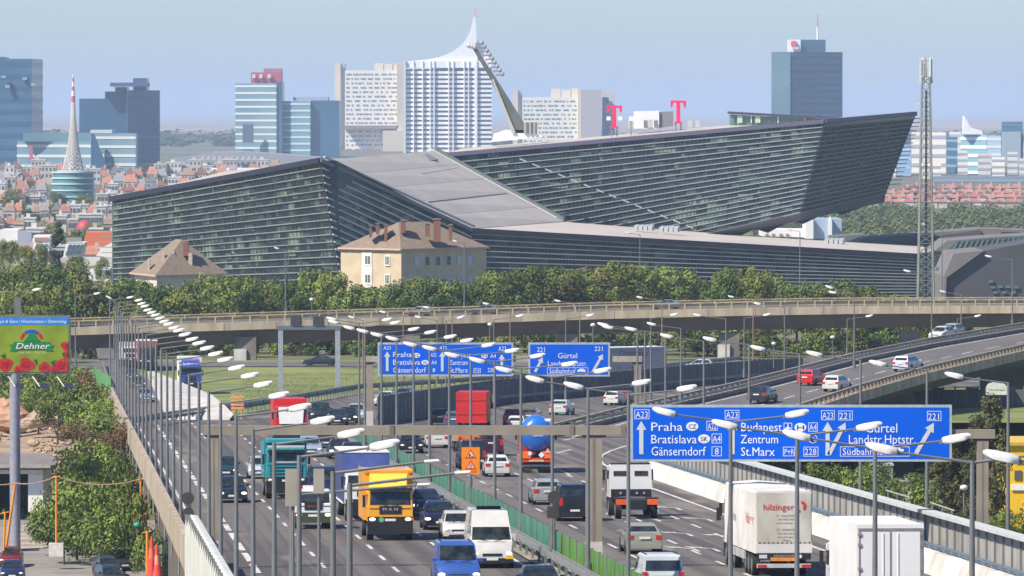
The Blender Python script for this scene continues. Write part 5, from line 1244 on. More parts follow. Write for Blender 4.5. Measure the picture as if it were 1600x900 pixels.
# main sloping roof
r1, r2, r3, r4 = Pq(500, 250, 1251), Pq(680, 235.5, 1400), Pq(882, 346, 1388), Pq(735, 357.5, 1291)
def slab(pts, mat, th=.8, name="roof"):
    return MB().prism([Vector(p) - Vector((0, 0, th)) for p in pts], (0, 0, th)).build(name, mat, hq)
rn = 5
for i in range(rn):
    a, b = i / rn, (i + 1) / rn - .003
    slab([r1.lerp(r4, a), r1.lerp(r4, b), r2.lerp(r3, b), r2.lerp(r3, a)], roofm, name="roof_panel")
edge(r2 + Vector((0, 0, .3)), r3 + Vector((0, 0, .3)), .9, 1.0, mat=M((.12, .15, .13), .6)); edge(r2 + Vector((-1.5, -1, .7)), r3 + Vector((-1.5, -1, .7)), .3, .5, mat=M((.5, .5, .47), .6))
sk_ = [Pq(633, 249, 1360), Pq(668, 243, 1382), Pq(684, 252, 1378), Pq(650, 259, 1355)]
MB().prism([p + Vector((0, 0, .1)) for p in sk_], (0, 0, .35)).build("roof_hatch", M((.22, .21, .20), .6), hq)
# seam line on roof
for a, b in ((Pq(598, 288, 1285), Pq(660, 272, 1335)), (Pq(660, 272, 1335), Pq(715, 263, 1388)), (Pq(668, 316, 1290), Pq(790, 303, 1385))): MB().beam(a + Vector((0, 0, -.1)), b + Vector((0, 0, -.1)), .5, .5).build("roof_seam", M((.16, .16, .15), .7), hq)
# left-wing crown roof strip between edge and skyline (flat part)
slab([A1 + Vector((0, .5, -.2)), A2 + Vector((0, .5, -.1)), r2, Pq(350, 268, 1420)], roofm)
# low wing: roof and facade
w1, w2, w3, w4 = Pq(735, 358, 1290), Pq(1000, 374, 1305), Pq(1432, 398, 1330), Pq(1475, 391, 1352)
slab([w1, w2, w3, w4, Pq(1432, 384, 1420), Pq(1150, 367, 1405), r3 + Vector((0, 0, -.1))], roofm)
for a, b, nm, lm, ww in ((w1, w3, 130, louv2, .7), (w3, w4, 8, louv, .3)):
    ab = Vector((a.x, a.y, Pq(0, 470, 1290).z)); bb_ = Vector((b.x, b.y, ab.z))
    facade((a + Vector((0, 0, -.9)), b + Vector((0, 0, -.9)), bb_, ab), 12, nm=nm, lm=lm, h=.2, w=ww * .5)
edge(w1 + Vector((0, -.4, -.3)), w3 + Vector((0, -.4, -.3)), 1.1); edge(w3 + Vector((0, -.4, -.3)), w4 + Vector((0, -.4, -.3)), .9)
for x, y in ((1005, 358), (1045, 360), (1303, 379)):
    p = Pq(x, y, 1360); m = MB()
    for i in range(4): m.hexa([p + Vector((i * 1.0 - 2, 0, -.3)), p + Vector((i * 1.0 - 1.2, 0, -.3)), p + Vector((i * 1.0 - .6, 3, -.3)), p + Vector((i * 1.0 - 1.4, 3, -.3))], [p + Vector((i * 1.0 - 2, 0, .6)), p + Vector((i * 1.0 - 1.2, 0, .6)), p + Vector((i * 1.0 - .6, 3, .9)), p + Vector((i * 1.0 - 1.4, 3, .9))])
    m.build("skylight", M((.5, .52, .52), .3), hq)
# tall cantilevered wing
C1, C2, C2b, C3, C3b, C4 = Pq(690, 244, 1425), Pq(1288, 191, 1395), Pq(1430, 179, 1440), Pq(1250, 332, 1395), Pq(1384, 301, 1440), Pq(690, 461, 1425)
Cm = Pq(845, 213, 1418)
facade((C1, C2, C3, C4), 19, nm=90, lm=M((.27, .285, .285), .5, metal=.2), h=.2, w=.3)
GM2 = glassmat(dk=.55)  # glass and louvers past the fold darkened, reflection put into the colour
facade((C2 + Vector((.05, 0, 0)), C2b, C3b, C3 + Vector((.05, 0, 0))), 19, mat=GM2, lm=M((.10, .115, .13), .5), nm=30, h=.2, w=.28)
edge(C1 + Vector((0, -.4, .2)), C2 + Vector((0, -.4, .2)), .9, mat=M((.09, .08, .13), .5)); edge(C2 + Vector((0, -.4, .2)), C2b + Vector((0, -.4, .2)), .9, mat=M((.09, .08, .13), .5))
for i in range(1, 18):   # louver tips beyond the pointed end
    p = C2b.lerp(C3b, i / 19); MB().beam(p + Vector((-.3, -.3, 0)), p + Vector((lerp(1.6, 2.6, i / 18), 1.5, .1)), .3, .18).build("louver_tip", louv, hq)
    if i < 16:
        p = A1.lerp(A4, i / 19); MB().beam(p + Vector((-2.2, .5, 0)), p + Vector((.2, -.3, 0)), .3, .16).build("louver_tip", louv, hq)
# roof of tall wing and soffit
slab([C1 + Vector((0, .2, 0)), C2 + Vector((0, .2, 0)), C2b + Vector((0, .2, 0)), Pq(1250, 186, 1520), Pq(720, 232, 1520)], roofm)
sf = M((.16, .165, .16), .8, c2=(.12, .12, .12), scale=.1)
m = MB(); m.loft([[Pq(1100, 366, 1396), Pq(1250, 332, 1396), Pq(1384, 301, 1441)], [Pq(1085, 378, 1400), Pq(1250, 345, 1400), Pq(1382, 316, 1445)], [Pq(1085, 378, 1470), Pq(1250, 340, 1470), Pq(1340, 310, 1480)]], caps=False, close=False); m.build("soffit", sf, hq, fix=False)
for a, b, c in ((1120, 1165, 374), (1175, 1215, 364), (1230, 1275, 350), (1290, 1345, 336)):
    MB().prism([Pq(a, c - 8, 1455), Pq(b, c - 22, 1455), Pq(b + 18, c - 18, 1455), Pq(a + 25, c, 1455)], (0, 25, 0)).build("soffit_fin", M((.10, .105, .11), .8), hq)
# conservatory on the roof, chimneys
gl = M((.10, .22, .17), .2, c2=(.16, .30, .24), scale=.5)
px_prism([(1141, 179), (1312, 187), (1312, 196), (1141, 196)], 1450, 8, "rooftop_glasshouse", gl, hq, O); px_prism([(1139, 174), (1314, 184), (1314, 187), (1139, 178)], 1449, 10, "rooftop_canopy", M((.06, .06, .10), .5), hq, O)
for x in range(1145, 1312, 14): px_prism([(x, 177 + (x - 1140) * .055), (x + 1.5, 177 + (x - 1140) * .055), (x + 1.5, 192), (x, 192)], 1449.5, .4, "glasshouse_post", white if x % 3 == 0 else louv, hq, O)
for x in (1152, 1180): px_prism([(x, 180), (x + 8, 180.5), (x + 8, 192), (x, 192)], 1449.4, .3, "blind", M((.5, .6, .45), .6), hq, O)
px_prism([(992, 174), (1030, 173), (1030, 201), (992, 201)], 1500, 14, "plant_room", white, hq, O); px_prism([(1030.3, 175), (1052, 174), (1052, 197), (1030.3, 200)], 1500.5, 14, "plant_room", M((.22, .22, .24), .6), hq, O)
for x in (1006, 1022): px_prism([(x, 188), (x + 6, 188), (x + 6, 200), (x, 200)], 1499, .5, "doorway", M((.2, .2, .22), .6), hq, O)
for x in (982, 1013, 1074, 1086): px_prism([(x, 187), (x + 7, 187), (x + 7, 199), (x, 199)], 1490, 3, "roof_box", M((.5, .5, .5), .6), hq, O)
# slim line of rails along diagonal of the facade
m = MB()
for i in range(14):
    x0 = 812 + i * 20; a = Pq(x0, 248 + i * 8.0, 1408 - i * .4); b = Pq(x0 + 11, 252.5 + i * 8.0, 1408 - i * .4); m.beam(a, b, .3, .3)
m.build("gutter", M((.45, .47, .5), .4), hq)
# leaning ventilation mast and white roof hump
lm_ = thing("leaning_mast", "dark leaning ventilation mast studded with spotlights on the white roof hump", "mast", (0, 1480, 0)); o2 = Vector((0, 1480, 0))
def Pm(a, b, D=1480): return P(a, b, D) - o2
mk = M((.085, .095, .09), .6, c2=(.13, .14, .13), scale=.2)
MB().loft([[Pm(804, 208), Pm(829, 208), Pm(829, 208) + Vector((0, 3, 0)), Pm(804, 208) + Vector((0, 3, 0))], [Pm(767, 125), Pm(775, 122), Pm(775, 122) + Vector((0, 2, 0)), Pm(767, 125) + Vector((0, 2, 0))], [Pm(735, 70), Pm(740, 68), Pm(740, 68) + Vector((0, 1.4, 0)), Pm(735, 70) + Vector((0, 1.4, 0))]]).build("shaft", mk, lm_)
MB().loft([[Pm(800, 208, 1479.8), Pm(806, 208, 1479.8), Pm(806, 208, 1479.6), Pm(800, 208, 1479.6)], [Pm(768, 124, 1479.8), Pm(771, 123, 1479.8), Pm(771, 123, 1479.6), Pm(768, 124, 1479.6)]]).build("light_flank", M((.45, .45, .40), .6), lm_)
for i in range(9):
    t_ = i / 8; x = lerp(742, 774, t_); y = lerp(69, 118, t_); MB().beam(Pm(x, y), Pm(x + 11, y - 2), .5, .35).build("spotlight_arm", steel, lm_); MB().ball(Pm(x + 11, y - 2), .5, .5, .5, 8, 5).build("spotlight", M((.3, .3, .3), .4), lm_)
for i in range(3): MB().ball(Pm(733 + i * 4, 71 + i), .7, .5, .6, 8, 5).build("spotlight", M((.5, .5, .5), .4), lm_)
MB().loft([[Pm(768, 222), Pm(850, 214), Pm(850, 214) + Vector((0, 8, 0)), Pm(768, 222) + Vector((0, 8, 0))], [Pm(771, 209), Pm(838, 209), Pm(838, 209) + Vector((0, 8, 0)), Pm(771, 209) + Vector((0, 8, 0))], [Pm(790, 203), Pm(822, 203), Pm(822, 203) + Vector((0, 6, 0)), Pm(790, 203) + Vector((0, 6, 0))]]).build("roof_hump", white, lm_)
for x in (822, 829, 836): MB().tube(Pm(x, 209), Pm(x, 191), .5, .5, 8).build("flue", M((.3, .28, .25), .5), lm_)
# pink letters T
pk = M((.80, .02, .12), .4, var=.03)
for i, (cx_, yt, yb, D_, lb) in enumerate(((960, 165, 200, 1480, "magenta letter T sign with serifs on the glass building roof, left one"), (1060, 157, 193, 1490, "magenta letter T sign with serifs on the glass building roof, right one"))):
    t = thing("letter_sign", lb, "rooftop sign", (0, D_, 0)); oo = Vector((0, D_, 0))
    f = lambda a, b: P(cx_ + a, b, D_) - oo
    h = yb - yt
    poly_ = [(-12, yt), (12, yt), (12, yt + 11), (9.5, yt + 11), (7.5, yt + 4), (3, yt + 3.5), (3, yb - 4), (7, yb - 1), (7, yb), (-7, yb), (-7, yb - 1), (-3, yb - 4), (-3, yt + 3.5), (-7.5, yt + 4), (-9.5, yt + 11), (-12, yt + 11)]
    MB().prism([f(a, b) for a, b in poly_], (0, 1.2, 0)).build("letter", pk, t)
    for a in (-4, 4): MB().tube(f(a, yb - 2) + Vector((0, 1, 0)), f(a, yb + 14) + Vector((0, 1, 0)), .15, .15, 6).build("strut", steel, t)
    for a in ((-9, 9) if i == 0 else ()): MB().box(f(a, 0).x - .45, f(a, 0).x + .45, 0, .6, f(0, yt + 23).z, f(0, yt + 17).z).build("square_dot", white, t)
t = thing("square_sign", "white square digit block right of the left magenta letter", "rooftop sign", (0, 1480, 0)); MB().box(P(983, 0, 1480).x, P(990, 0, 1480).x, 0, .6, P(0, 189, 1480).z, P(0, 182, 1480).z).build("square_dot", white, t); MB().tube((P(986, 0, 1480).x, .3, P(0, 200, 1480).z - 3), (P(986, 0, 1480).x, .3, P(0, 189, 1480).z), .15, .15, 6).build("strut", steel, t)
# ================================================================ low dark complex on the right
dc = thing("office_complex", "low dark grey folded building with glazed strip behind the lattice mast", "office building", (0, 1240, 0)); o3 = Vector((0, 1240, 0))
dg1 = M((.085, .082, .088), .7, c2=(.06, .06, .065), scale=.08); dg2 = M((.19, .175, .165), .8, c2=(.15, .14, .135), scale=.08); dg3 = M((.10, .15, .13), .3, c2=(.05, .08, .07), scale=.4, stretch=(1, 1, .3))
px_prism([(1476, 470), (1478, 433), (1520, 403), (1537, 392), (1640, 374), (1700, 372), (1700, 470)], 1240, 30, "wall", dg1, dc, o3)
px_prism([(1475, 470), (1475, 432), (1490, 396), (1538, 391.5), (1521, 403.5), (1479, 434), (1478, 470)], 1239, 31, "roof_slope", dg2, dc, o3)
px_prism([(1460, 392), (1480, 376), (1560, 370), (1640, 366), (1640, 380), (1537, 392)], 1290, 25, "roof_slab", dg2, dc, o3)
px_prism([(1478, 392), (1495, 376), (1602, 368), (1640, 368), (1640, 378), (1540, 388)], 1288, 2, "glazed_strip", dg3, dc, o3)
for i in range(14): x = 1497 + i * 8; px_prism([(x, 376.5 - i * .5), (x + 1, 376.5 - i * .5), (x - 5, 388 - i * .3), (x - 6, 388 - i * .3)], 1287.8, .2, "glazing_bar", M((.25, .27, .26), .5), dc, o3)
for (x, y) in ((1548, 450), (1560, 449), (1572, 449), (1585, 450), (1552, 458), (1566, 458), (1580, 458), (1545, 441)): px_prism([(x, y - 3), (x + 7, y - 3), (x + 7, y + 1), (x, y + 1)], 1239.6, .4, "window", M((.10, .18, .17), .2), dc, o3)
lc = thing("office_complex", "long low grey slab roof reaching from the glass wing towards the right, behind the mast", "office building", (0, 1500, 0)); o4 = Vector((0, 1500, 0))
px_prism([(1330, 380), (1352, 372), (1490, 361), (1532, 357), (1534, 372), (1440, 388), (1330, 386)], 1500, 20, "roof_slab", dg2, lc, o4)
px_prism([(1380, 384), (1385, 380), (1533, 359), (1534, 372), (1470, 379), (1440, 389)], 1498, 2, "wall", dg1, lc, o4)
px_prism([(1534.3, 357), (1640, 361), (1640, 380), (1534.3, 372)], 1505, 20, "wall", dg2, lc, o4)
px_prism([(1300, 370), (1352, 366), (1352, 379), (1300, 380)], 1560, 20, "wall", M((.12, .14, .14), .7), lc, o4)
px_prism([(1566, 363), (1592, 363), (1592, 368), (1566, 368)], 1500, 4, "roof_opening", dark, lc, o4)
wb = thing("industrial_building", "white industrial sheds below the cantilevered glass wing", "building", (0, 1700, 0)); o5 = Vector((0, 1700, 0))
px_prism([(1190, 369), (1190, 358), (1259, 359), (1259, 371)], 1700, 20, "shed", white, wb, o5); px_prism([(1259.3, 373), (1259.3, 344), (1271, 341), (1271, 373)], 1690, 20, "tower", white, wb, o5)
px_prism([(1271.3, 373), (1271.3, 342), (1315, 342), (1315, 372)], 1692, 20, "shed", M((.33, .42, .55), .6), wb, o5); px_prism([(1295, 373), (1295, 345), (1298, 339), (1300, 345), (1300, 373)], 1689, 5, "stack", white, wb, o5)
for x in (1196, 1206, 1218, 1228): px_prism([(x, 369), (x, 365), (x + 4, 365), (x + 4, 369)], 1699.5, .5, "door", M((.35, .2, .2), .6), wb, o5)
# ================================================================ houses in front of the glass building
def hiphouse(label, C, Lp, Rp, eave, apexh, wallm, roofm_, D0, ground=2.0, ridge=.35, overhang=.5):
    c = Vector((C[0], C[1])); a = Vector((Lp[0], Lp[1])); b = Vector((Rp[0], Rp[1])); d = a + b - c
    t = thing("house", label, "house", (c.x, c.y, ground)); oo = Vector((c.x, c.y, ground))
    foot = [c, b, d, a]
    MB().prism([(p.x - oo.x, p.y - oo.y, 0) for p in foot], (0, 0, eave - ground)).build("wall", wallm, t)
    cen = (c + d) / 2; ov = [cen + (p - cen) * (1 + overhang / (p - cen).length) for p in foot]
    lng = (b - c).length > (a - c).length; ax = (b - c) if lng else (a - c)
    e1 = cen - ax * ridge / 2; e2 = cen + ax * ridge / 2; z = eave - ground + .02
    o = [Vector((p.x - oo.x, p.y - oo.y, z)) for p in ov]; r_ = [Vector((p.x - oo.x, p.y - oo.y, z + apexh)) for p in (e1, e2)]
    m = MB(); fs = [(0, 1, 5, 4), (1, 2, 5), (2, 3, 4, 5), (3, 0, 4), (3, 2, 1, 0)] if lng else [(0, 1, 4), (1, 2, 5, 4), (2, 3, 5), (3, 0, 4, 5), (3, 2, 1, 0)]
    m.add(o + r_, fs); m.build("roof", roofm_, t)
    cm = M((.55, .36, .28), .7)
    for i in range(4):
        p, q = o[i], o[(i + 1) % 4]; MB().beam(p - Vector((0, 0, .12)), q - Vector((0, 0, .12)), .25, .3).build("eaves", cm, t)
    return t, oo
tan = M((.56, .46, .31), .85, c2=(.47, .385, .26), scale=.5); rt_ = M((.25, .195, .14), .9, c2=(.18, .14, .10), scale=1.5, bump=.3, stretch=(1, 1, 3))
Cc = P(627, 389, 1100); La = P(532.5, 389, 1110); Ra = P(760, 389, 1114.3)
hs, oo = hiphouse("tan house with brown hipped roof and brick chimneys in front of the glass building", (Cc.x, 1100), (La.x, 1110), (Ra.x, 1114.3), Cc.z, 4.3, tan, rt_, 1100)
def onwall(p0, p1, u, z, w, h, mat, name, root, oo, o=.06, th=.1):
    a = Vector((p0.x, p0.y, 0)).lerp(Vector((p1.x, p1.y, 0)), u); d = (Vector((p1.x, p1.y, 0)) - Vector((p0.x, p0.y, 0))).normalized(); n = Vector((d.y, -d.x, 0))
    if n.y > 0: n = -n
    q = [a - d * w / 2, a + d * w / 2]; vs = [q[0] + n * o, q[1] + n * o, q[1] - n * th, q[0] - n * th]
    return MB().hexa([Vector((v.x, v.y, z - h / 2)) - oo for v in vs], [Vector((v.x, v.y, z + h / 2)) - oo for v in vs]).build(name, mat, root)
zz = lambda py: P(0, py, 1104).z
onwall(La, Cc, .44, (zz(395) + zz(450)) / 2, 2.5, zz(395) - zz(450), M((.62, .60, .56), .8), "render_strip", hs, oo, .12)
for u, y in ((.46, 407), (.78, 407), (.46, 436), (.78, 436)):
    w = onwall(La, Cc, u, zz(y), 1.5 if u < .5 else 1.15, 1.75, white, "window", hs, oo, .2); onwall(La, Cc, u, zz(y) + .05, 1.2 if u < .5 else .85, 1.35, M((.12, .15, .14), .2), "pane", w, oo, .23); onwall(La, Cc, u, zz(y) + .05, .08, 1.36, white, "glazing_bar", w, oo, .25)
for i in range(6):
    u = .175 + i * .125; w = onwall(Cc, Ra, u, zz(408), 1.1, 1.7, M((.42, .44, .5), .6), "window", hs, oo, .1); onwall(Cc, Ra, u, zz(408), .85, 1.4, M((.07, .09, .09), .2) if i in (1, 2, 3) else M((.5, .52, .58), .5), "pane", w, oo, .13)
    onwall(Cc, Ra, u, zz(437), 1.1, 1.7, M((.42, .44, .5), .6), "window", hs, oo, .1)
brick = M((.25, .11, .08), .85, c2=(.22, .08, .05), scale=2.0)
for x, yt, yb, w_ in ((683, 343, 374, 14), (630, 345, 360, 9), (603, 352, 374, 6), (579, 353, 367, 5), (590, 350, 362, 7), (704, 352, 372, 7), (668, 350, 366, 9)):
    p = P(x, yt, 1106); q = P(x, yb, 1106); ww = w_ / 9.3 / 2.6
    ch = MB().box(p.x - ww, p.x + ww, 1104.5, 1107, q.z - .4, p.z); ch.v = [tuple(Vector(v) - oo) for v in ch.v]; c_ = ch.build("chimney", brick, hs)
    cp = MB().box(p.x - ww - .08, p.x + ww + .08, 1104.4, 1107.1, p.z, p.z + .18); cp.v = [tuple(Vector(v) - oo) for v in cp.v]; cp.build("cap", concd, c_)
# small house with steep hips
Cc = P(245, 433, 1080); La = P(212, 432, 1100); Ra = P(350, 432, 1092)
hs2, oo2 = hiphouse("pale house with steep brown hipped roof half hidden by trees at the left", (Cc.x, 1080), (La.x, 1097), (Ra.x, 1090), P(0, 430, 1080).z, 5.6, M((.62, .56, .46), .8), rt_, 1080, ridge=.28, overhang=.9)
for x, yt, yb, w_ in ((291, 376, 394, 8), (298, 395, 415, 6), (233, 404, 420, 4), (256, 394, 408, 4), (271, 393, 405, 4)):
    p = P(x, yt, 1088); q = P(x, yb, 1088); ww = w_ / 9.4 / 2
    ch = MB().box(p.x - ww, p.x + ww, 1086.5, 1088.2, q.z - .6, p.z); ch.v = [tuple(Vector(v) - oo2) for v in ch.v]; ch.build("chimney", brick if x == 291 else M((.5, .42, .33), .8), hs2)
zz2 = lambda py: P(0, py, 1084).z
onwall(La, Cc, .5, zz2(441), 1.2, 1.4, M((.1, .12, .12), .3), "window", hs2, oo2, .08); onwall(Cc, Ra, .4, zz2(441), 1.2, 1.4, M((.1, .12, .12), .3), "window", hs2, oo2, .08)
# ================================================================ lattice mast
D = 1020.0; pb = P(1447, 0, D)
mt = thing("telecom_mast", "tall steel lattice mast with white antenna panels on top", "mast", (pb.x, D, 2.0))
mz = lambda py: P(0, py, D).z - 2.0
mm = M((.30, .33, .27), .5, c2=(.22, .24, .20), scale=.3, metal=.2)
def hwid(z): return lerp(1.35, .62, min(1, z / mz(120)))
for sx in (-1, 1):
    for sy in (-1, 1): MB().tube((sx * 1.35, sy * 1.35, 0), (sx * .6, sy * .6, mz(120)), .17, .12, 6).build("leg", mm, mt)
m = MB(); n = 30; H = mz(120)
for i in range(n):
    z0 = H * i / n; z1 = H * (i + 1) / n; h0, h1 = hwid(z0), hwid(z1)
    for (ax, ay, bx, by) in ((-1, -1, 1, -1), (1, -1, 1, 1), (1, 1, -1, 1), (-1, 1, -1, -1)):
        m.tube((ax * h0, ay * h0, z0), (bx * h1, by * h1, z1), .05, .05, 4); m.tube((bx * h0, by * h0, z0), (ax * h1, ay * h1, z1), .05, .05, 4); m.tube((ax * h1, ay * h1, z1), (bx * h1, by * h1, z1), .05, .05, 4)
m.build("bracing", mm, mt, kind="stuff")
MB().box(-.12, .22, -.35, .05, 0, H - 2).build("ladder", M((.10, .10, .12), .5), mt); MB().tube((0, 0, H), (0, 0, mz(88)), .18, .12, 8).build("top_pole", mm, mt)
for i, (x, y0, y1) in enumerate(((-.9, 92, 131), (-.55, 89, 118), (.05, 88, 122), (.55, 90, 128), (.9, 89, 130), (-.2, 100, 132))):
    MB().box(x - .14, x + .14, -.5 + .2 * (i % 3), -.3 + .2 * (i % 3), mz(y1), mz(y0)).build("antenna_panel", M((.66, .66, .56), .5) if i % 2 == 0 else white, mt)
for y in (95, 108, 124): MB().box(-.9, .9, -.08, .08, mz(y) - .06, mz(y) + .06).build("antenna_bracket", steel, mt)
for y, x in ((165, -1.2), (420, 1.7)): MB().disc((x, -.4, mz(y)), .35, (0, 1, .2), .2, 12).build("dish", white, mt)
# ================================================================ SKYLINE
def tower(label, foot, ytop, D, mat, band=None, fh=3.6, bh=1.3, cat="tower block", ybot=None, name="tower_block", out=.35, y0=None, bname="window_band"):
    """foot: [(photo x, distance)] clockwise seen from above; top at photo y ytop (at distance D)"""
    pts = [Vector(((x - 800) / F * d, d)) for x, d in foot]; c = sum(pts, Vector((0, 0))) / len(pts)
    zt = P(0, ytop, D).z; zb = 0.0 if ybot is None else P(0, ybot, D).z
    t = thing(name, label, cat, (c.x, c.y, zb))
    f = [(p - c) for p in pts]
    MB().prism([(p.x, p.y, 0) for p in f], (0, 0, zt - zb)).build("wall", mat, t)
    if band:
        z = zt - zb - (fh * .3 if y0 is None else zt - P(0, y0, D).z) - bh
        lim = max(0, P(0, 345, D).z - zb) if D > 2500 else 0
        while z > lim:
            m = MB(); g = [p * (1 + out / p.length) for p in f]
            m.prism([(p.x, p.y, z) for p in g], (0, 0, bh)); m.build(bname, band, t); z -= fh
    return t, zb
def tbox(t, zb, x0, x1, y0, y1, D, depth, name, mat, lb=None):
    a = P(x0, y1, D); b = P(x1, y0, D); l = t.location
    return MB().box(a.x - l.x, b.x - l.x, D - l.y, D - l.y + depth, a.z - l.z, b.z - l.z).build(name, mat, t)
gb = M((.05, .13, .22), .25, c2=(.03, .09, .17), scale=.02); gb2 = M((.03, .08, .15), .25, c2=(.05, .12, .20), scale=.03)
gt = M((.17, .28, .32), .3, c2=(.11, .21, .27), scale=.03); wbm = M((.55, .58, .55), .6); cream = M((.62, .55, .44), .7, c2=(.54, .48, .38), scale=.02); drk = M((.10, .13, .17), .4)
# far left blue tower
t, z = tower("dark blue glass tower cut by the left edge of the picture", [(-60, 3900), (50, 3890), (67, 3940), (-40, 4000)], 92, 3900, gb, M((.03, .08, .15), .3), fh=7, bh=2.6, out=.2)
for x, y in ((2, 118), (35, 121), (48, 130), (8, 133)): tbox(t, z, x, x + 7, y, y + 4, 3888, 3, "light_panel", M((.3, .4, .45), .5))
tbox(t, z, -5, 10, 89, 92, 3900, 20, "roof_plant", gb2)
t, z = tower("stepped blue glass tower with thin roof wing left of centre-left", [(200, 4400), (250, 4420), (249, 4500), (190, 4480)], 141, 4400, gb2, M((.05, .12, .2), .3), fh=7, bh=2.2, out=.2)
tbox(t, z, 124, 200, 154, 262, 4420, 60, "side_block", gb); tbox(t, z, 164, 200, 143, 154, 4425, 40, "upper_block", gb); tbox(t, z, 172, 229, 129, 135, 4410, 40, "roof_wing", M((.07, .09, .2), .5)); tbox(t, z, 208, 229, 122, 141, 4420, 30, "roof_block", gb2); tbox(t, z, 150, 176, 131.5, 133, 4410, 20, "roof_blade", M((.5, .55, .6), .5)); tbox(t, z, 180, 198, 136, 143, 4430, 30, "roof_block", gb2)
t, z = tower("low glazed office block with white bands left of the conical mast", [(27, 3800), (142, 3780), (145, 3860), (35, 3860)], 221, 3800, gt, wbm, fh=5.8, bh=1.6)
tbox(t, z, 36, 142, 208, 221, 3790, 40, "upper_storey", gt); tbox(t, z, 46, 51, 228, 251, 3776, 3, "banner", M((.5, .12, .2), .5))
t, z = tower("low glazed office block with white bands and leaning dark front right of the conical mast", [(142, 3700), (212, 3690), (215, 3780), (150, 3780)], 209, 3700, gt, wbm, fh=5.0, bh=1.5)
tbox(t, z, 141, 175, 203, 208, 3720, 30, "roof_plant", wbm); m = MB().prism([P(142, 209, 3688) - t.location, P(147, 209, 3688) - t.location, P(172, 275, 3688) - t.location, P(142, 275, 3688) - t.location], (0, 4, 0)).build("slanted_front", gb, t)
# conical mast on round building
D = 2500.0; c = P(114, 0, D)
t = thing("round_building", "round glazed building carrying a tapering white lattice mast with red tip", "building", (c.x, D, 0)); cz = lambda y: P(0, y, D).z
def ring(y0, y1, r0, r1, nm, mat, n=28): MB().tube((0, 0, cz(y0)), (0, 0, cz(y1)), r0 * .69, r1 * .69, n).build(nm, mat, t, smooth=True)
ring(330, 268, 11.6, 11.3, "glazing", M((.10, .26, .28), .25, c2=(.06, .16, .2), scale=.15))
for y in (268, 277, 286, 296, 306, 317): ring(y + 2.2, y, 12, 12, "floor_band", M((.5, .62, .62), .5))
ring(272, 266, 11, 8.5, "roof", M((.35, .36, .4), .6))
m = MB(); n = 12; R = lambda y: .62 * (1.2 + 6.3 * ((y - 160) / 112) ** 2 if y > 160 else lerp(.5, 1.2, (y - 115) / 45))
ys = [268 - i * 6 for i in range(19)]
for a, b in zip(ys[:-1], ys[1:]):
    for i in range(n):
        A0 = 2 * math.pi * i / n
        for s in (-1, 1): A1_ = A0 + s * 2 * math.pi / n; m.tube((R(a) * math.cos(A0), R(a) * math.sin(A0), cz(a)), (R(b) * math.cos(A1_), R(b) * math.sin(A1_), cz(b)), .14, .14, 4)
m.build("lattice", M((.66, .62, .58), .6), t, kind="stuff")
ring(268, 200, 3.2, 1.2, "core", M((.45, .43, .42), .6)); ring(200, 160, 1.3, 1.1, "core", M((.6, .55, .52), .6))
for i, (a, b) in enumerate(((160, 150), (150, 142), (142, 135), (135, 128), (128, 121), (121, 115))): ring(a, b, 1.1 - i * .15, 1.0 - i * .15, "mast_segment", M((.60, .12, .14), .5) if i % 2 == 0 else white, 10)
# twin block with red roof sign
t, z = tower("glazed tower with white floor bands and a red sign box on its roof", [(368, 5200), (432, 5180), (440, 5250), (380, 5260)], 130, 5200, gt, wbm, fh=5.4, bh=1.6)
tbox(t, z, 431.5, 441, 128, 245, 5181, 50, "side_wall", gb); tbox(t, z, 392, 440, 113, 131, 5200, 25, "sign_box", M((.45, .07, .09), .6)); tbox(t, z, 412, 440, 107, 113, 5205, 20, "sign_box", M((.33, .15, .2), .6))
for x in (397, 408, 421): tbox(t, z, x - 3, x + 2, 116, 122, 5197, 2, "sign_mark", M((.7, .6, .62), .5))
tbox(t, z, 379, 396, 194, 222, 5176, 3, "dark_glazing", drk); tbox(t, z, 379, 396, 234, 244, 5176, 3, "dark_glazing", drk)
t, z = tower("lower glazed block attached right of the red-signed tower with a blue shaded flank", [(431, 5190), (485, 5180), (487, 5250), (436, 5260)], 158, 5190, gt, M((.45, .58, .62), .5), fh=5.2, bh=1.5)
tbox(t, z, 485.5, 530, 157, 262, 5185, 50, "blue_flank", gb); tbox(t, z, 458, 512, 151.5, 157, 5200, 40, "roof_plant", M((.4, .42, .5), .5))  # shade of the right face put into the flank's dark blue
# white-grey slab blocks with window strips
def slabtower(label, x0, x1, yt, D, endx, roofbits, pillar, D2=None):
    t, z = tower(label, [(x0, D - 20), (x1, D - 20), (x1, D + 40), (x0, D + 40)], yt, D, M((.80, .77, .68), .7), None)
    wm_ = M((.22, .25, .27), .3); y = yt + 5; k = 0
    while y < 236:
        m = MB(); x = x0 + 2; random.seed(int(y * 7 + x0))
        while x < x1 - 3:
            w = random.choice((2, 3, 5, 8)); e = min(x1 - 2, x + w)
            a = P(x, y + 2.2, D - 20.3); b = P(e, y, D - 20.3); l = t.location; m.box(a.x - l.x, b.x - l.x, a.y - l.y, a.y - l.y + 2, a.z - l.z, b.z - l.z); x = e + random.choice((1.5, 3, 5))
        m.build("window_row", wm_, t, kind="stuff"); y += 6.9; k += 1
    for (a, b, c_, d) in roofbits: tbox(t, z, a, b, c_, d, D + 5, 20, "roof_block", cream)
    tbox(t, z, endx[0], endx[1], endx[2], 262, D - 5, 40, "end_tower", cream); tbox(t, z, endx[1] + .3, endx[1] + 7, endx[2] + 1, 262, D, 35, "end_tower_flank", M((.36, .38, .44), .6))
    tbox(t, z, pillar[0], pillar[1], pillar[2], 262, D - 30, 40, "stair_tower", cream)
    return t, z
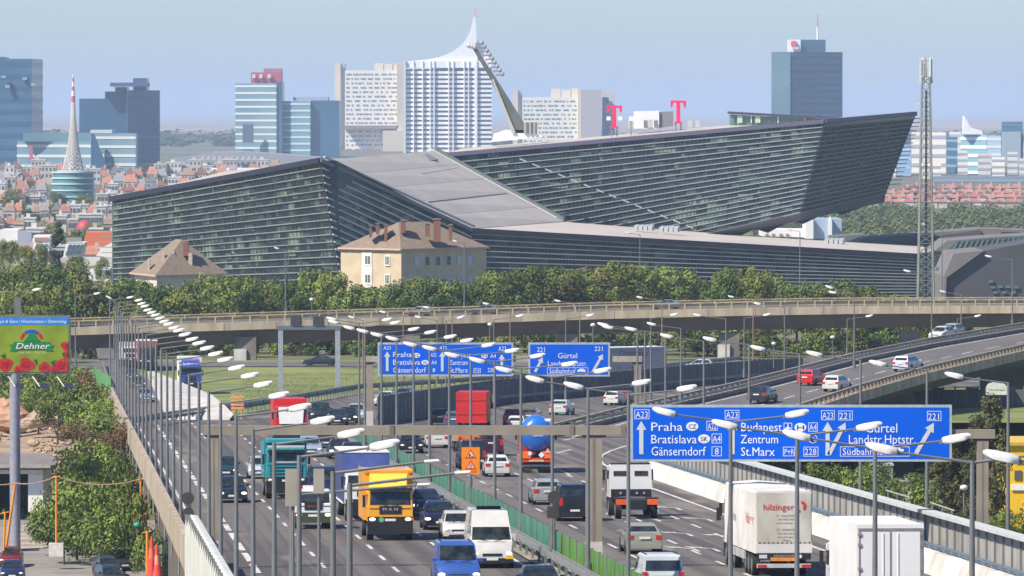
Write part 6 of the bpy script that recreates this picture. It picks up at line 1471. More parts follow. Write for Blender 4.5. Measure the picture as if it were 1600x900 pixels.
t, z = slabtower("pale concrete slab tower with dotted window rows left of the white tower", 539, 626, 110, 6000, (523, 532, 99), ((585, 599, 98.5, 110), (601, 613, 100, 110), (615, 629, 99, 110)), (620, 630, 100))
tbox(t, z, 538, 622, 196, 201, 5970, 10, "dark_storey", M((.28, .2, .2), .6)); tbox(t, z, 598, 630, 204, 262, 5960, 20, "front_block", cream); tbox(t, z, 538, 600, 234, 240, 5970, 10, "dark_storey", M((.28, .2, .2), .6))
t, z = slabtower("pale concrete slab tower with dotted window rows right of the leaning mast", 816, 903, 152, 6200, (801, 809, 140), ((861, 875, 138.5, 152), (877, 891, 140, 152), (893, 906, 138, 152)), (903, 908, 140))
tbox(t, z, 908.3, 940, 140, 262, 6165, 30, "blank_wall", M((.42, .40, .40), .7)); tbox(t, z, 941, 961, 142, 262, 6200, 20, "rear_slab", M((.55, .55, .52), .7)); tbox(t, z, 941, 951, 152, 262, 6190, 8, "blue_bay", gb)  # narrow bay in the dark blue glass colour
# white tower with sail roof
D = 5600.0
t, z = tower("tall white residential tower with a sweeping white sail spire", [(630, D + 10), (768, D), (766, D + 60), (636, D + 60)], 95, D, M((.60, .62, .66), .5), None, fh=3)
wt = M((.86, .86, .86), .5, var=.02)
l = t.location
dg_ = M((.16, .20, .26), .35)
y = 108.0
while y < 262:
    m = MB()
    for g in ((633, 645), (647, 659), (661, 671), (673, 677), (681, 700), (703, 707), (709, 724), (727, 731), (733, 741), (746, 767)):
        a = P(g[0], y + 3.1, D - 3); b = P(g[1], y, D - 3); m.box(a.x - l.x, b.x - l.x, a.y - l.y, a.y - l.y + 8, a.z - l.z, b.z - l.z)
    m.build("window_row", dg_, t, kind="stuff"); tbox(t, z, 630, 768.5, y + 3.2, y + 7.1, D - 6, 5, "floor_band", wt); y += 7.2
for x in (630, 645.2, 659.3, 671.2, 677.3, 700.2, 707.2, 724.3, 731.2, 741.2): tbox(t, z, x, x + (1.7 if x != 741.2 else 4.5), 95, 262, D - 8, 4, "pier", wt)
tbox(t, z, 630, 634, 94, 262, D - 9, 8, "corner_pier", M((.62, .62, .66), .6)); tbox(t, z, 630, 768, 95, 106, D - 7, 8, "parapet", wt)
sail = [(640, 95.5), (668, 93), (690, 88), (706, 81), (718, 73), (727, 63), (734, 50), (738, 36), (740, 20), (740.5, 12), (742.5, 12), (743, 30), (744.5, 60), (746, 95.5)]
MB().prism([P(a, b, D - 5) - l for a, b in sail], (0, 8, 0)).build("sail_roof", wt, t)
MB().prism([P(a, b, D - 1) - l for a, b in ((744.6, 62), (758, 80), (767, 95), (745.6, 95))], (0, 6, 0)).build("sail_flank", M((.7, .7, .72), .5), t)
MB().prism([P(a, b, D - 7) - l for a, b in ((740, 24), (740.5, 11), (742.6, 11), (743.2, 24))], (0, 3, 0)).build("red_tip", M((.75, .35, .35), .5), t)
# right blue tower with antenna
D = 5000.0
t, z = tower("blue glass tower with a red and white roof sign and thin antenna", [(1205, D + 15), (1238, D), (1316, D + 25), (1290, D + 70)], 81, D, gb, M((.07, .17, .26), .3), fh=5, bh=1.8, out=.2)
tbox(t, z, 1206, 1235, 82, 180, D - 2, 15, "light_bay", gt); tbox(t, z, 1233, 1290, 62, 82, D + 15, 30, "roof_block", gb2); tbox(t, z, 1231, 1251, 62, 81, D + 5, 10, "sign_panel", wt); tbox(t, z, 1236, 1244, 64, 72, D + 3, 1.5, "sign_mark", M((.8, .08, .1), .5)); tbox(t, z, 1238, 1248, 73, 77, D + 3, 1.5, "sign_mark", M((.8, .5, .5), .5))
l = t.location; p0 = P(1277.5, 62, D + 20) - l; p1 = P(1277.5, 42, D + 20) - l; p2 = P(1277.5, 21, D + 20) - l
MB().tube(p0, p1, .8, .7, 8).build("antenna_base", wt, t); MB().tube(p1, p2, .5, .3, 8).build("antenna", M((.55, .2, .25), .5), t)
# right-hand distant blocks
def sm(label, x0, x1, yt, D, mat, band=None, fh=5, bh=1.6, yb=None): return tower(label, [(x0, D), (x1, D - 10), (x1, D + 30), (x0, D + 30)], yt, D, mat, band, fh=fh, bh=bh, cat="apartment block", name="apartment_block", ybot=yb)
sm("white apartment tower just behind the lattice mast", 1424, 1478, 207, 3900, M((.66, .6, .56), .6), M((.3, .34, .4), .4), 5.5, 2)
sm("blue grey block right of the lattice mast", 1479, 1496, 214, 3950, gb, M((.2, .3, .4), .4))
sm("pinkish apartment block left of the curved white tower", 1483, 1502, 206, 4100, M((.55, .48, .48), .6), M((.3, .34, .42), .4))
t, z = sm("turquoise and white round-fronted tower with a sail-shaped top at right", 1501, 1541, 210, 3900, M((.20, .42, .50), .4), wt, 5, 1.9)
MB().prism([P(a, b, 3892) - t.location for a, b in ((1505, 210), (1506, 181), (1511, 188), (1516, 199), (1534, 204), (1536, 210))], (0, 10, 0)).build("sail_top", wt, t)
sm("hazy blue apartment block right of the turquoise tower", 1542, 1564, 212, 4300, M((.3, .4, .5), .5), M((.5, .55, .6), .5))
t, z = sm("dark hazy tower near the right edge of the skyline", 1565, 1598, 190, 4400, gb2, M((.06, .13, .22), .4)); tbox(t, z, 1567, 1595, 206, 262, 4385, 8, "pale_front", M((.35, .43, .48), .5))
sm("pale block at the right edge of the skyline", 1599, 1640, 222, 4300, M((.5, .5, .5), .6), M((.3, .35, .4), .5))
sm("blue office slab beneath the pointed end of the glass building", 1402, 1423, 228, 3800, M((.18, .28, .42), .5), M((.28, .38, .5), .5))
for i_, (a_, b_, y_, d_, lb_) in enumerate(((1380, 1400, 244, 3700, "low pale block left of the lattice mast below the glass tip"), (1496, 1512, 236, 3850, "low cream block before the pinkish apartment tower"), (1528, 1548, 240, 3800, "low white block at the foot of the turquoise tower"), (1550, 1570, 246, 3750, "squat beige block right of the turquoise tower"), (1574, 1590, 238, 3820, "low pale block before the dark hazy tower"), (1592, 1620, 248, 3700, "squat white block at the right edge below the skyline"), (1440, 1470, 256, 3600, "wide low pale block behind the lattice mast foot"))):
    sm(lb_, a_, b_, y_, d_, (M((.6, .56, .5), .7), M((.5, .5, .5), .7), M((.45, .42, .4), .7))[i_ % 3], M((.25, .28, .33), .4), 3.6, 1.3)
sm("long low grey blue hall beyond the red roofs at right", 1455, 1640, 276, 3350, M((.17, .22, .27), .6), M((.24, .28, .33), .5), 4, 1.5)
# arena hall and long roofs left of centre
D = 4250.0
t = thing("hall", "wide grey hall with ribbed arched roof below the skyline", "hall", (P(350, 0, D).x, D, 0)); l = t.location
def hz(a, b, d=D): return P(a, b, d) - l
MB().prism([hz(a, b) for a, b in ((268, 262), (268, 247), (300, 243), (330, 238), (380, 237), (440, 241), (500, 246), (500, 270), (268, 270))], (0, 60, 0)).build("roof", M((.30, .31, .33), .6), t)
for i in range(10): MB().prism([hz(312 + i * 9, 250, D - 5), hz(316 + i * 9, 244, D - 5), hz(319 + i * 9, 244, D - 5), hz(319 + i * 9, 250, D - 5)], (0, 3, 0)).build("rib", M((.5, .5, .52), .5), t)
sm("long white flat-roofed building just above the glass building's left slope", 330, 430, 263, 3500, M((.7, .7, .7), .6), M((.4, .4, .44), .6), 4, 1.2)
# old-town houses, left
def oldhouse(label, x0, x1, yt, yb, D, rc, wc, gable, group):
    c = P((x0 + x1) / 2, yb, D); t = thing("house", label, "house", (c.x, D, c.z), group=group)
    w = (x1 - x0) / F * D / 2; hh = P(0, yt, D).z - c.z; e = hh * (.55 if rc else .96); dp = w * 1.3 + 4
    wl = MB().box(-w, w, 0, dp, -max(0, c.z), e).build("wall", M(wc, .8, var=.08, scale=.3), t)
    if rc:
        o = .3; m = MB()
        if gable: m.add([(-w - o, -o, e), (w + o, -o, e), (w + o, dp + o, e), (-w - o, dp + o, e), (0, -o, hh), (0, dp + o, hh)], [(0, 1, 4), (1, 2, 5, 4), (2, 3, 5), (3, 0, 4, 5), (3, 2, 1, 0)])
        else: m.add([(-w - o, -o, e), (w + o, -o, e), (w + o, dp + o, e), (-w - o, dp + o, e), (-w + 1, dp / 2, hh), (w - 1, dp / 2, hh)], [(0, 1, 5, 4), (1, 2, 5), (2, 3, 4, 5), (3, 0, 4), (3, 2, 1, 0)])
        m.build("roof", M(rc, .85, var=.15, scale=.4), t)
        MB().box(w * .3, w * .3 + .9, dp * .3, dp * .3 + .9, e + (hh - e) * .2, hh + .8).build("chimney", M((.5, .42, .36), .8), t)
    else:
        MB().box(-w - .2, w + .2, -.2, dp + .2, e, e + .5).build("roof", M((.6, .6, .6), .7), t); MB().box(-w * .5, w * .1, 1, 4, e + .5, hh + 1.5).build("roof_room", M(wc, .8, var=.08, scale=.3), t)
    n = max(2, int((x1 - x0) / 5))
    for r_ in range(max(1, int(e / 3.4))):
        for i in range(n):
            xx = -w + (i + .5) * 2 * w / n
            if e - 2.4 - r_ * 3.3 < .2: continue
            MB().box(xx - .55, xx + .55, -.06, .05, e - 2.4 - r_ * 3.3, e - .9 - r_ * 3.3).build("window", M((.10, .12, .14), .3), t)
random.seed(11)
ORANGE = (.40, .17, .11); REDR = (.30, .14, .10); GREYR = (.24, .24, .26); BROWN = (.28, .18, .13)
WALLS = [(.58, .54, .48), (.5, .48, .45), (.62, .60, .58), (.42, .35, .29), (.5, .44, .36)]
rn_ = {0: "flat white", 1: "orange tiled", 2: "dull red tiled", 3: "grey", 4: "brown"}
rows_ = [(0, 256, 276, 26, -5, 455), (0, 265, 287, 24, -10, 430), (0, 277, 299, 20, -12, 330), (0, 289, 311, 17, -6, 260), (0, 303, 325, 14, -10, 215), (0, 322, 345, 14, -8, 195), (0, 339, 364, 12, -12, 190), (0, 362, 388, 8, -10, 190), (0, 390, 414, 6, 20, 190)]
rw = "farthest old town row|second farthest town row|third farthest town row|town row behind the round building|town row beside the round building|town row behind the dome|town row level with the dome|town row before the dome|nearest town row".split("|")
for k, (D, yt, yb, n, xa, xb) in enumerate(rows_):
    cnt = 0; D = 391400 / (yb - 170)
    for i in range(n):
        x0 = lerp(xa, xb, i / n) + random.uniform(-3, 3); wd = (xb - xa) / n * random.uniform(.8, 1.35)
        if k in (2, 3, 4) and 76 < x0 + wd / 2 < 152: continue
        r = random.choices((0, 1, 2, 3, 4), (.34, .2, .2, .14, .12))[0]; rc_ = (None, ORANGE, REDR, GREYR, BROWN)[r]
        oldhouse(f"{rn_[r]}-roofed house, {ORD[cnt]} from the left in the {rw[k]}", x0, x0 + wd, yt + random.uniform(-7, 5), yb, D + random.uniform(-15, 15), rc_, random.choice(WALLS), random.random() < .4, "old town houses at the left"); cnt += 1
# red dome and orange hall
D = 1950.0; c = P(132, 0, D)
t = thing("domed_building", "small building with a dark red dome in the old town", "building", (c.x, D, 0)); cz = lambda y: P(0, y, D).z
MB().tube((0, 0, 0), (0, 0, cz(358)), 2.4, 2.4, 18).build("drum", M((.6, .5, .45), .8), t, smooth=True)
MB().loft([[(2.6 * math.cos(ph) * math.cos(a * math.pi / 10), 2.6 * math.cos(ph) * math.sin(a * math.pi / 10), cz(358) + 2.7 * math.sin(ph)) for a in range(20)] for ph in (0, .3, .6, .9, 1.2, 1.45)]).build("dome", M((.38, .06, .06), .6), t, smooth=True)
def flatb(label, pts, D, depth, wall, extra=(), cat="building", name="building"):
    t = thing(name, label, cat, (P(pts[0][0], 0, D).x, D, 0)); l = t.location
    q = [P(a, b, D) - l for a, b in pts]; MB().prism(q, (0, depth, 0)).build("wall", wall, t)
    for (nm, pp, mat, o) in extra: MB().prism([P(a, b, D) - l + Vector((0, -o, 0)) for a, b in pp], (0, o * .9, 0)).build(nm, mat, t)
    return t
flatb("orange tiled hall roof right of the big poplar", [(132, 400), (128, 385), (135, 363), (176, 363), (176, 400)], 1700, 20, M((.62, .16, .07), .8), [("wall", [(128, 400), (128, 386), (176, 386), (176, 400)], M((.7, .64, .55), .8), .3)])
wins = [("window", [(54 + i * 6.5, 389), (58 + i * 6.5, 381), (61.5 + i * 6.5, 381), (57.5 + i * 6.5, 389)], M((.08, .12, .14), .3), .3) for i in range(3)] 
flatb("white building with slanted glazing left of the big poplar", [(52, 395), (52, 368), (78, 368), (76, 392)], 1500, 12, white, wins + [("terrace", [(54, 377), (54, 371), (76, 371), (76, 377)], M((.4, .2, .15), .7), .2)])
wins = [("window", [(105 + i * 6.3 - j * 3, 389 + j * 9), (108 + i * 6.3 - j * 3, 382 + j * 9), (112 + i * 6.3 - j * 3, 382 + j * 9), (109 + i * 6.3 - j * 3, 389 + j * 9)], M((.08, .12, .14), .3), .3) for i in range(4) for j in range(2)]
flatb("white building with two rows of slanted glazing right of the big poplar", [(98, 402), (104, 379), (132, 379), (126, 402)], 1490, 12, white, wins + [("terrace", [(103, 378), (103, 371), (128, 371), (128, 378)], M((.3, .28, .27), .7), .2)])
flatb("plain white and blue grey hall at the left edge", [(0, 379), (0, 359), (28, 359), (28, 379)], 1600, 20, white, [("side_wall", [(28.5, 383), (28.5, 360), (50, 362), (50, 383)], M((.33, .38, .44), .7), 2)])
flatb("dark red roofed shed at the left edge above the trees", [(0, 400), (0, 381), (24, 386), (24, 400)], 1250, 12, M((.12, .05, .05), .8))
flatb("white flat building beside the left corner of the glass building", [(140, 438), (136, 423), (150, 418), (172, 419), (172, 440)], 1280, 10, white, [("lettering_band", [(146, 421), (148, 418), (172, 418), (172, 422)], M((.55, .55, .6), .6), .3)])
flatb("white stepped terrace house by the left corner of the glass building", [(150, 400), (158, 388), (176, 378), (176, 402)], 1420, 10, white)
# red roofs at the right
random.seed(5); cnt = [0] * 4
for k, (D, yt, yb, n, xa, xb) in enumerate([(3010, 289, 300, 14, 1405, 1610), (2900, 296, 307, 15, 1385, 1610), (2700, 303, 315, 16, 1370, 1600), (2520, 311, 322, 13, 1358, 1590)]):
    for i in range(n):
        x0 = lerp(xa, xb, i / n) + random.uniform(-2, 2); wd = (xb - xa) / n * random.uniform(.8, 1.25)
        r = random.choice((1, 1, 2)); oldhouse(f"{rn_[r]}-roofed house, {ORD[i]} from the left, {('farthest', 'second', 'third', 'nearest')[k]} row at right", x0, x0 + wd, yt + random.uniform(-2, 2), yb, D, (None, (.42, .17, .12), (.36, .13, .10))[r], random.choice(WALLS), random.random() < .3, "red-roofed houses at the right")
# ================================================================ TREES
def crown_mesh(seed, rx, rz, n=14, per=200, lf=.42, c1=(.21, .265, .052), c2=(.06, .085, .019), tall=False):  # second leaf tone darkened, shade of the crown gaps put into the colour
    R = random.Random(seed); m = MB()
    cl = []
    for i in range(n):
        if tall: z = R.uniform(-.85, .95); a = R.uniform(0, 6.28); rr = (1 - abs(z) ** 2 * .55) * R.uniform(.2, .6); cl.append((rr * math.cos(a) * rx, rr * math.sin(a) * rx, z * rz, R.uniform(.32, .45) * rx))
        else:
            z = R.uniform(-.65, .8); a = R.uniform(0, 6.28); rr = math.sqrt(max(0, 1 - z * z)) * R.uniform(.35, .78); cl.append((rr * math.cos(a) * rx, rr * math.sin(a) * rx, z * rz * .85, R.uniform(.26, .46) * rx))
    for (cx_, cy, cz_, r) in cl:
        for j in range(per):
            u = R.uniform(-1, 1); a = R.uniform(0, 6.28); s = math.sqrt(1 - u * u); k = r * R.uniform(.7, 1.12)
            p = Vector((cx_ + k * s * math.cos(a), cy + k * s * math.sin(a), cz_ + k * u * .85))
            d = Vector((s * math.cos(a), s * math.sin(a), u)) + Vector((R.uniform(-.8, .8), R.uniform(-.8, .8), R.uniform(-.3, 1.0))); d.normalize()
            t1 = d.orthogonal().normalized(); t1 = (Matrix.Rotation(R.uniform(0, 6.28), 3, d) @ t1); t2 = d.cross(t1); q = lf * R.uniform(.6, 1.25) * .5
            m.add([p - t1 * q - t2 * q * .5, p + t1 * q - t2 * q * .5, p + t1 * q * .6 + t2 * q * .6, p - t1 * q * .6 + t2 * q * .6], [(0, 1, 2, 3)])
    mat = M(c1, .8, c2=c2, scale=.55, spec=.2, rnd=.28)
    return m.mesh(mat)
green = [crown_mesh(s, 4.2, 4.0, 17, 170) for s in (1, 2, 3, 4)] + [crown_mesh(s, 4.0, 4.2, 16, 170, c1=(.24, .26, .05), c2=(.09, .12, .025)) for s in (5, 6)] + [crown_mesh(7, 4.2, 3.8, 16, 170, c1=(.18, .175, .045), c2=(.08, .09, .025)), crown_mesh(8, 4.3, 4.2, 18, 170, c1=(.11, .175, .035), c2=(.045, .08, .015))]
bushes = [crown_mesh(20 + s, 2.6, 2.0, 12, 150, .26, c1=(.20, .26, .055), c2=(.07, .105, .022)) for s in range(3)] + [crown_mesh(30, 2.5, 1.7, 12, 150, .24, c1=(.19, .115, .06), c2=(.08, .055, .03))]
poplar = crown_mesh(41, 1.9, 7.0, 26, 150, .38, c1=(.055, .09, .02), c2=(.02, .035, .01), tall=True)
conif = crown_mesh(42, 2.6, 5.2, 26, 170, .32, c1=(.13, .13, .045), c2=(.045, .05, .02), tall=True)
bark = M((.10, .075, .05), .9, var=.2)
def trunk_mesh(h=6, r=.25):
    m = MB().tube((0, 0, 0), (0, 0, h * .6), r, r * .7, 8)
    for i in range(5):
        a = i * 1.3; m.tube((0, 0, h * (.35 + .06 * i)), (math.cos(a) * h * .25, math.sin(a) * h * .25, h * (.75 + .05 * i)), r * .5, r * .2, 6)
    me = m.mesh(bark, smooth=True); return me
TR = trunk_mesh()
def tree(px, D, ytop, ybot, label, crown=None, wpx=None, group=None, name="tree", cat="tree", ground=None, cz_=None, squash=1.0):
    g = ground if ground is not None else tz(0, D)
    top = P(px, ytop, D); H = top.z - g; me = crown or random.choice(green)
    t = thing(name, label, cat, (top.x, D, g), random.uniform(0, 6.28), group)
    bot = P(px, ybot, D).z - g if ybot else H * .2
    rz = (H - bot) / 2; sx = (wpx / F * D / 2) if wpx else rz * 1.05
    bx = {True: (1.9, 7.0)}.get(me is poplar, (2.6, 5.2) if me is conif else ((2.6, 2.0) if me in bushes else (4.2, 4.1)))
    c = obj("crown", me, t, loc=(0, 0, bot + rz)); c.scale = (sx / bx[0] * 1.05, sx / bx[0] * 1.05, rz / bx[1] * 1.08)
    k = obj("trunk", TR, t); k.scale = (H / 13, H / 13, (bot + rz) / 5.5)
    return t
random.seed(21)
# main row behind the flyover
tops = [(186, 430), (210, 452), (238, 462), (262, 440), (288, 452), (315, 436), (345, 428), (375, 432), (402, 428), (432, 446), (460, 436), (490, 420), (520, 424), (548, 446), (572, 440), (600, 448), (628, 440), (655, 432), (682, 436), (708, 434), (735, 444), (762, 432), (792, 420), (820, 426), (848, 414), (878, 418), (905, 424), (935, 412), (968, 404), (1000, 412), (1030, 424), (1062, 414), (1092, 434), (1122, 424), (1155, 412), (1185, 420), (1212, 436), (1245, 436), (1278, 442), (1310, 436), (1342, 442), (1368, 456), (1400, 462)]
for i, (x, y) in enumerate(tops):
    tree(x, 1015 + random.uniform(-12, 18), y + random.uniform(-4, 3), y + random.uniform(66, 82), f"leafy tree in the front row behind the flyover, {ORD[i] if i < 35 else ['thirty-sixth', 'thirty-seventh', 'thirty-eighth', 'thirty-ninth', 'fortieth', 'forty-first', 'forty-second', 'forty-third'][i - 35]} from the left", wpx=random.uniform(62, 84), group="trees in a row behind the flyover")
cnt = 0
for i in range(30):
    x = 200 + i * 41 + random.uniform(-8, 8)
    y = min([t_[1] for t_ in tops if abs(t_[0] - x) < 30] or [440]) + random.uniform(-2, 8)
    tree(x, 1050 + random.uniform(-8, 10), y, y + 75, f"leafy tree in the second row behind the flyover, {ORD[i]} from the left", wpx=random.uniform(58, 76), group="trees in the second row behind the flyover")
# under-storey below the deck
for i in range(34):
    x = 120 + i * 45 + random.uniform(-10, 10)
    tree(x, 1000 + random.uniform(-10, 8), 492 + random.uniform(-8, 10), 560, f"low tree seen under the flyover deck, {ORD[i]} from the left", crown=random.choice(green[:5] + [green[7]]), wpx=random.uniform(66, 84), group="low trees under the flyover")
# left slope trees
ls = [(12, 418, 930), (45, 408, 960), (78, 412, 950), (112, 416, 990), (140, 424, 985), (163, 440, 988), (20, 470, 860), (60, 478, 855), (5, 446, 880), (38, 440, 890), (70, 446, 900), (100, 450, 983), (130, 456, 984), (158, 466, 985), (190, 466, 985), (-15, 400, 960), (-20, 440, 900)]
for i, (x, y, D) in enumerate(ls): tree(x, D, y, y + 85, f"dense tree on the left slope above the billboard, {ORD[i]} of the clump", wpx=random.uniform(64, 82), group="trees on the left slope")
tree(90, 1150, 350, 432, "tall dark poplar rising among the old town roofs at the left", crown=poplar, wpx=24)
tree(40, 1150, 383, 425, "dark round tree left of the poplar", wpx=34); tree(12, 1200, 372, 420, "dark tree at the left edge below the white hall", wpx=34); tree(64, 1180, 378, 425, "small dark tree between the white glazed building and the poplar", wpx=26); tree(122, 1160, 398, 440, "light bushy tree before the white terrace", wpx=44); tree(160, 1200, 402, 440, "small tree near the left corner of the glass building", wpx=26)
random.seed(77)
for i in range(18):
    yb = random.choice((285, 300, 312, 330, 345, 360, 380, 400)) + random.uniform(-4, 4); D = 391400 / (yb - 170)
    hm_ = lerp(5, 8, random.random()); x = random.uniform(-5, 180 if yb > 300 else 300)
    tree(x, D, yb - hm_ * F / D, yb, f"small town tree among the left old town roofs, {ORD[i]} of the scattered ones", wpx=hm_ * F / D * 1.2, group="trees among the old town roofs", ground=2.0)
# mid band of trees in old town
for i in range(14): tree(25 + i * 11, 2350 + random.uniform(-40, 40), 318 + random.uniform(-3, 4), 345, f"hazy park tree below the round building, {ORD[i]} from the left", wpx=20, group="park trees in the old town")
# bushes below the billboard and along the bridge
bs = [(60, 585, 640, 700, 60), (100, 592, 650, 690, 60), (140, 600, 660, 690, 60), (166, 618, 668, 660, 50), (90, 614, 670, 660, 50), (130, 628, 690, 640, 64), (160, 640, 700, 620, 60), (188, 662, 720, 560, 50), (60, 610, 650, 690, 40), (120, 655, 700, 610, 50), (30, 588, 640, 720, 60), (0, 560, 640, 740, 70), (75, 560, 620, 760, 60), (118, 570, 625, 750, 60), (140, 575, 630, 740, 40), (30, 600, 645, 730, 50)]
for i, (x, yt, yb, D, w_) in enumerate(bs): tree(x, D, yt, yb, f"overgrown bush between the billboard and the bridge, {ORD[i]} of the thicket", crown=bushes[3] if i in (9, 7, 14) else bushes[i % 3], wpx=w_ * 1.25, group="bushes beside the left bridge", name="bush", cat="bush")
big = [(128, 706, 800, 525, 74), (84, 765, 860, 515, 60), (120, 752, 868, 510, 90), (160, 740, 860, 515, 80), (185, 700, 800, 530, 60), (140, 690, 770, 540, 80), (205, 760, 880, 500, 60), (100, 800, 872, 505, 90), (165, 800, 880, 500, 80), (230, 830, 900, 480, 44)]
for i, (x, yt, yb, D, w_) in enumerate(big): tree(x, D, yt, yb, f"large bush covering the yard corner beside the stairs, {ORD[i]} of the clump", crown=bushes[i % 3], wpx=w_ * 1.2, group="large bushes in the yard", name="bush", cat="bush")
tree(195, 545, 652, 705, "reddish brown shrub on the bank by the bridge", crown=bushes[3], wpx=60, name="bush", cat="bush"); tree(150, 600, 668, 712, "rusty brown bush at the edge of the dirt slope", crown=bushes[3], wpx=60, name="bush", cat="bush")
# right side trees
for i, (x, yt, yb, D, w_) in enumerate([(1555, 632, 800, 520, 64), (1530, 660, 800, 515, 50), (1490, 690, 810, 505, 60), (1520, 720, 830, 500, 60), (1465, 720, 815, 500, 50)]):
    tree(x, D, yt, yb, f"tall bushy conifer beside the yellow container at the right edge, {ORD[i]} of the group", crown=conif, wpx=w_, group="conifers at the right edge")
for i, (x, yt, yb, D, w_) in enumerate([(1270, 718, 770, 520, 60), (1310, 724, 780, 520, 60), (1345, 735, 790, 510, 60), (1225, 715, 750, 540, 50), (1390, 745, 800, 500, 60), (1440, 760, 815, 500, 60), (1585, 790, 850, 470, 60), (1560, 800, 850, 460, 50), (1370, 720, 760, 560, 50), (1430, 735, 770, 560, 50)]):
    tree(x, D, yt, yb, f"green bush behind the right noise wall, {ORD[i]} of the hedge", crown=bushes[i % 3], wpx=w_ * 1.2, group="bushes behind the right noise wall", name="bush", cat="bush")
# far wood at right (stuff)
fm_ = crown_mesh(50, 4.2, 3.6, 12, 50, .75, c1=(.105, .13, .05), c2=(.05, .07, .03))
vs = []; me0 = fm_; base = [v.co.copy() for v in me0.vertices]; fcs = [tuple(p.vertices) for p in me0.polygons]
m = MB(); random.seed(9)
for i in range(420):
    D = random.uniform(1750, 2330); x = random.uniform(1180, 1640); p = P(x, 0, D); s = random.uniform(.5, 1.0); zt = 2 + random.uniform(.5, 2.5)
    m.add([(p.x + v.x * s, D + v.y * s, zt + v.z * s) for v in base], fcs)
m.build("woodland", M((.17, .20, .08), .9, c2=(.08, .10, .04), scale=.12), fix=False, kind="stuff", label="hazy green woodland between the glass building and the red roofs", cat="woodland")
m = MB()
for i in range(200):
    D = random.uniform(6500, 9000); x = random.uniform(-50, 1650); p = P(x, 0, D); s = random.uniform(2, 5)
    m.add([(p.x + v.x * s * 2.5, D + v.y * s, 4 + v.z * s * .8) for v in base[:600]], [f_ for f_ in fcs if max(f_) < 600])
m.build("distant_woods", M((.06, .08, .04), .9), fix=False, kind="stuff", label="faint blue woods on the plain behind the towers", cat="woodland")
# weeds and grass
def scatter(name, fn, n, size, mat, label, cat):
    m = MB()
    for i in range(n):
        p = fn()
        if p is None: continue
        s = size * random.uniform(.5, 1.4); a = random.uniform(0, 3.14); dx, dy = math.cos(a) * s * .5, math.sin(a) * s * .5
        m.add([(p[0] - dx, p[1] - dy, p[2]), (p[0] + dx, p[1] + dy, p[2]), (p[0] + dx * .4 + s * .2, p[1] + dy * .4, p[2] + s), (p[0] - dx * .4 + s * .2, p[1] - dy * .4, p[2] + s * .9)], [(0, 1, 2, 3)])
    m.build(name, mat, fix=False, kind="stuff", label=label, cat=cat)
def fg():
    D = random.uniform(640, 868); px = random.uniform(375, 800); x = (px - 800) / F * D
    lx = [a for a in Lm if a[1] <= D][-1][0] if D > 589 else -25
    if x > lx + 1.0 and D < 700: return None
    if x > lx - 1.0 : return None
    return (x, D, RZ(D) - .1)
scatter("verge_grass", fg, 14000, .08, bank, "rough green grass on the verge around the portal frame", "grass")
def fy(): x = random.uniform(-58, -24); D = random.uniform(565, 730); return (x, D, 5.1 + 1.3 * max(0, math.sin((D - 590) / 160 * math.pi)) * .7) if random.random() < .6 and x > -45 else None
scatter("weeds", fy, 9000, .5, M((.12, .15, .04), .9, c2=(.07, .08, .025), scale=.3), "weeds on the bank between the yard and the bridge", "weeds")
# rubble
m = MB(); random.seed(3)
stm = M((.45, .34, .24), .9, c2=(.28, .2, .14), scale=.8)
for i in range(700):
    D = random.uniform(600, 740); x = random.uniform(-62, -41); s = random.uniform(.08, .4) * (2 if random.random() < .06 else 1); z = 5.03 + 1.3 * max(0, math.sin((D - 590) / 160 * math.pi)) * (0.7 + 0.3 * math.sin(x * 0.7 + D * 0.05))
    a, b, c = (random.uniform(.7, 1.3) * s for _ in range(3)); m.ball((x, D, z + s * .3), a, b, c * .7, 6, 4)
m.build("rubble", stm, fix=False, kind="stuff", label="rubble and stones scattered on the dirt slope", cat="rubble")
random.seed(4)
for i, (px, py, D, s) in enumerate(((14, 655, 690, 2.6), (6, 640, 700, 2.2), (64, 655, 680, 1.6), (48, 660, 680, 1.2), (85, 662, 690, .8), (52, 692, 640, .7), (30, 668, 660, .9))):
    p = P(px, py, D); v = MB().ball((0, 0, 0), s, s * .8, s * .55, 9, 6); v.v = [(a * random.uniform(.8, 1.15), b * random.uniform(.8, 1.15), c * random.uniform(.8, 1.15)) for a, b, c in v.v]
    v.build("boulder", M((.55, .30, .17), .9, c2=(.35, .22, .14), scale=.9) if i < 2 else stm, loc=(p.x, D, p.z), label=f"{'rust brown heap' if i < 2 else 'pale boulder'} on the dirt slope, {ORD[i]} of the stones near the billboard pole", cat="rock", group="rocks on the dirt slope")
# ================================================================ THE YARD
gz5 = lambda px, py: GZ(px, py, 5.05)
D = 560.0
ga = thing("garage", "low white garage with dark doorway and flat grey roof at the lower left", "garage", (P(0, 0, D).x, D, 5.0)); l = ga.location
def gg_(px0, px1, py0, py1, o0, o1, n, mt_, D=D): a = P(px0, py1, D); b = P(px1, py0, D); return MB().box(a.x - l.x, b.x - l.x, o0, o1, max(0, a.z - l.z), b.z - l.z).build(n, mt_, ga)
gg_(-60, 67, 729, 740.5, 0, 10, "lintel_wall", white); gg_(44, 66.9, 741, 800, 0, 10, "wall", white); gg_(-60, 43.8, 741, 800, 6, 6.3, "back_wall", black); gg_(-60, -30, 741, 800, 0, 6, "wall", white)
q = [P(-60, 728, D - 1), P(78, 728, D - 1), P(88, 727, D), P(82, 709, D + 13), P(-60, 709, D + 13)]
MB().prism([p - l - Vector((0, 0, .35)) for p in q], (0, 0, .4)).build("roof", M((.22, .20, .18), .8, c2=(.17, .155, .14), scale=.4), ga)
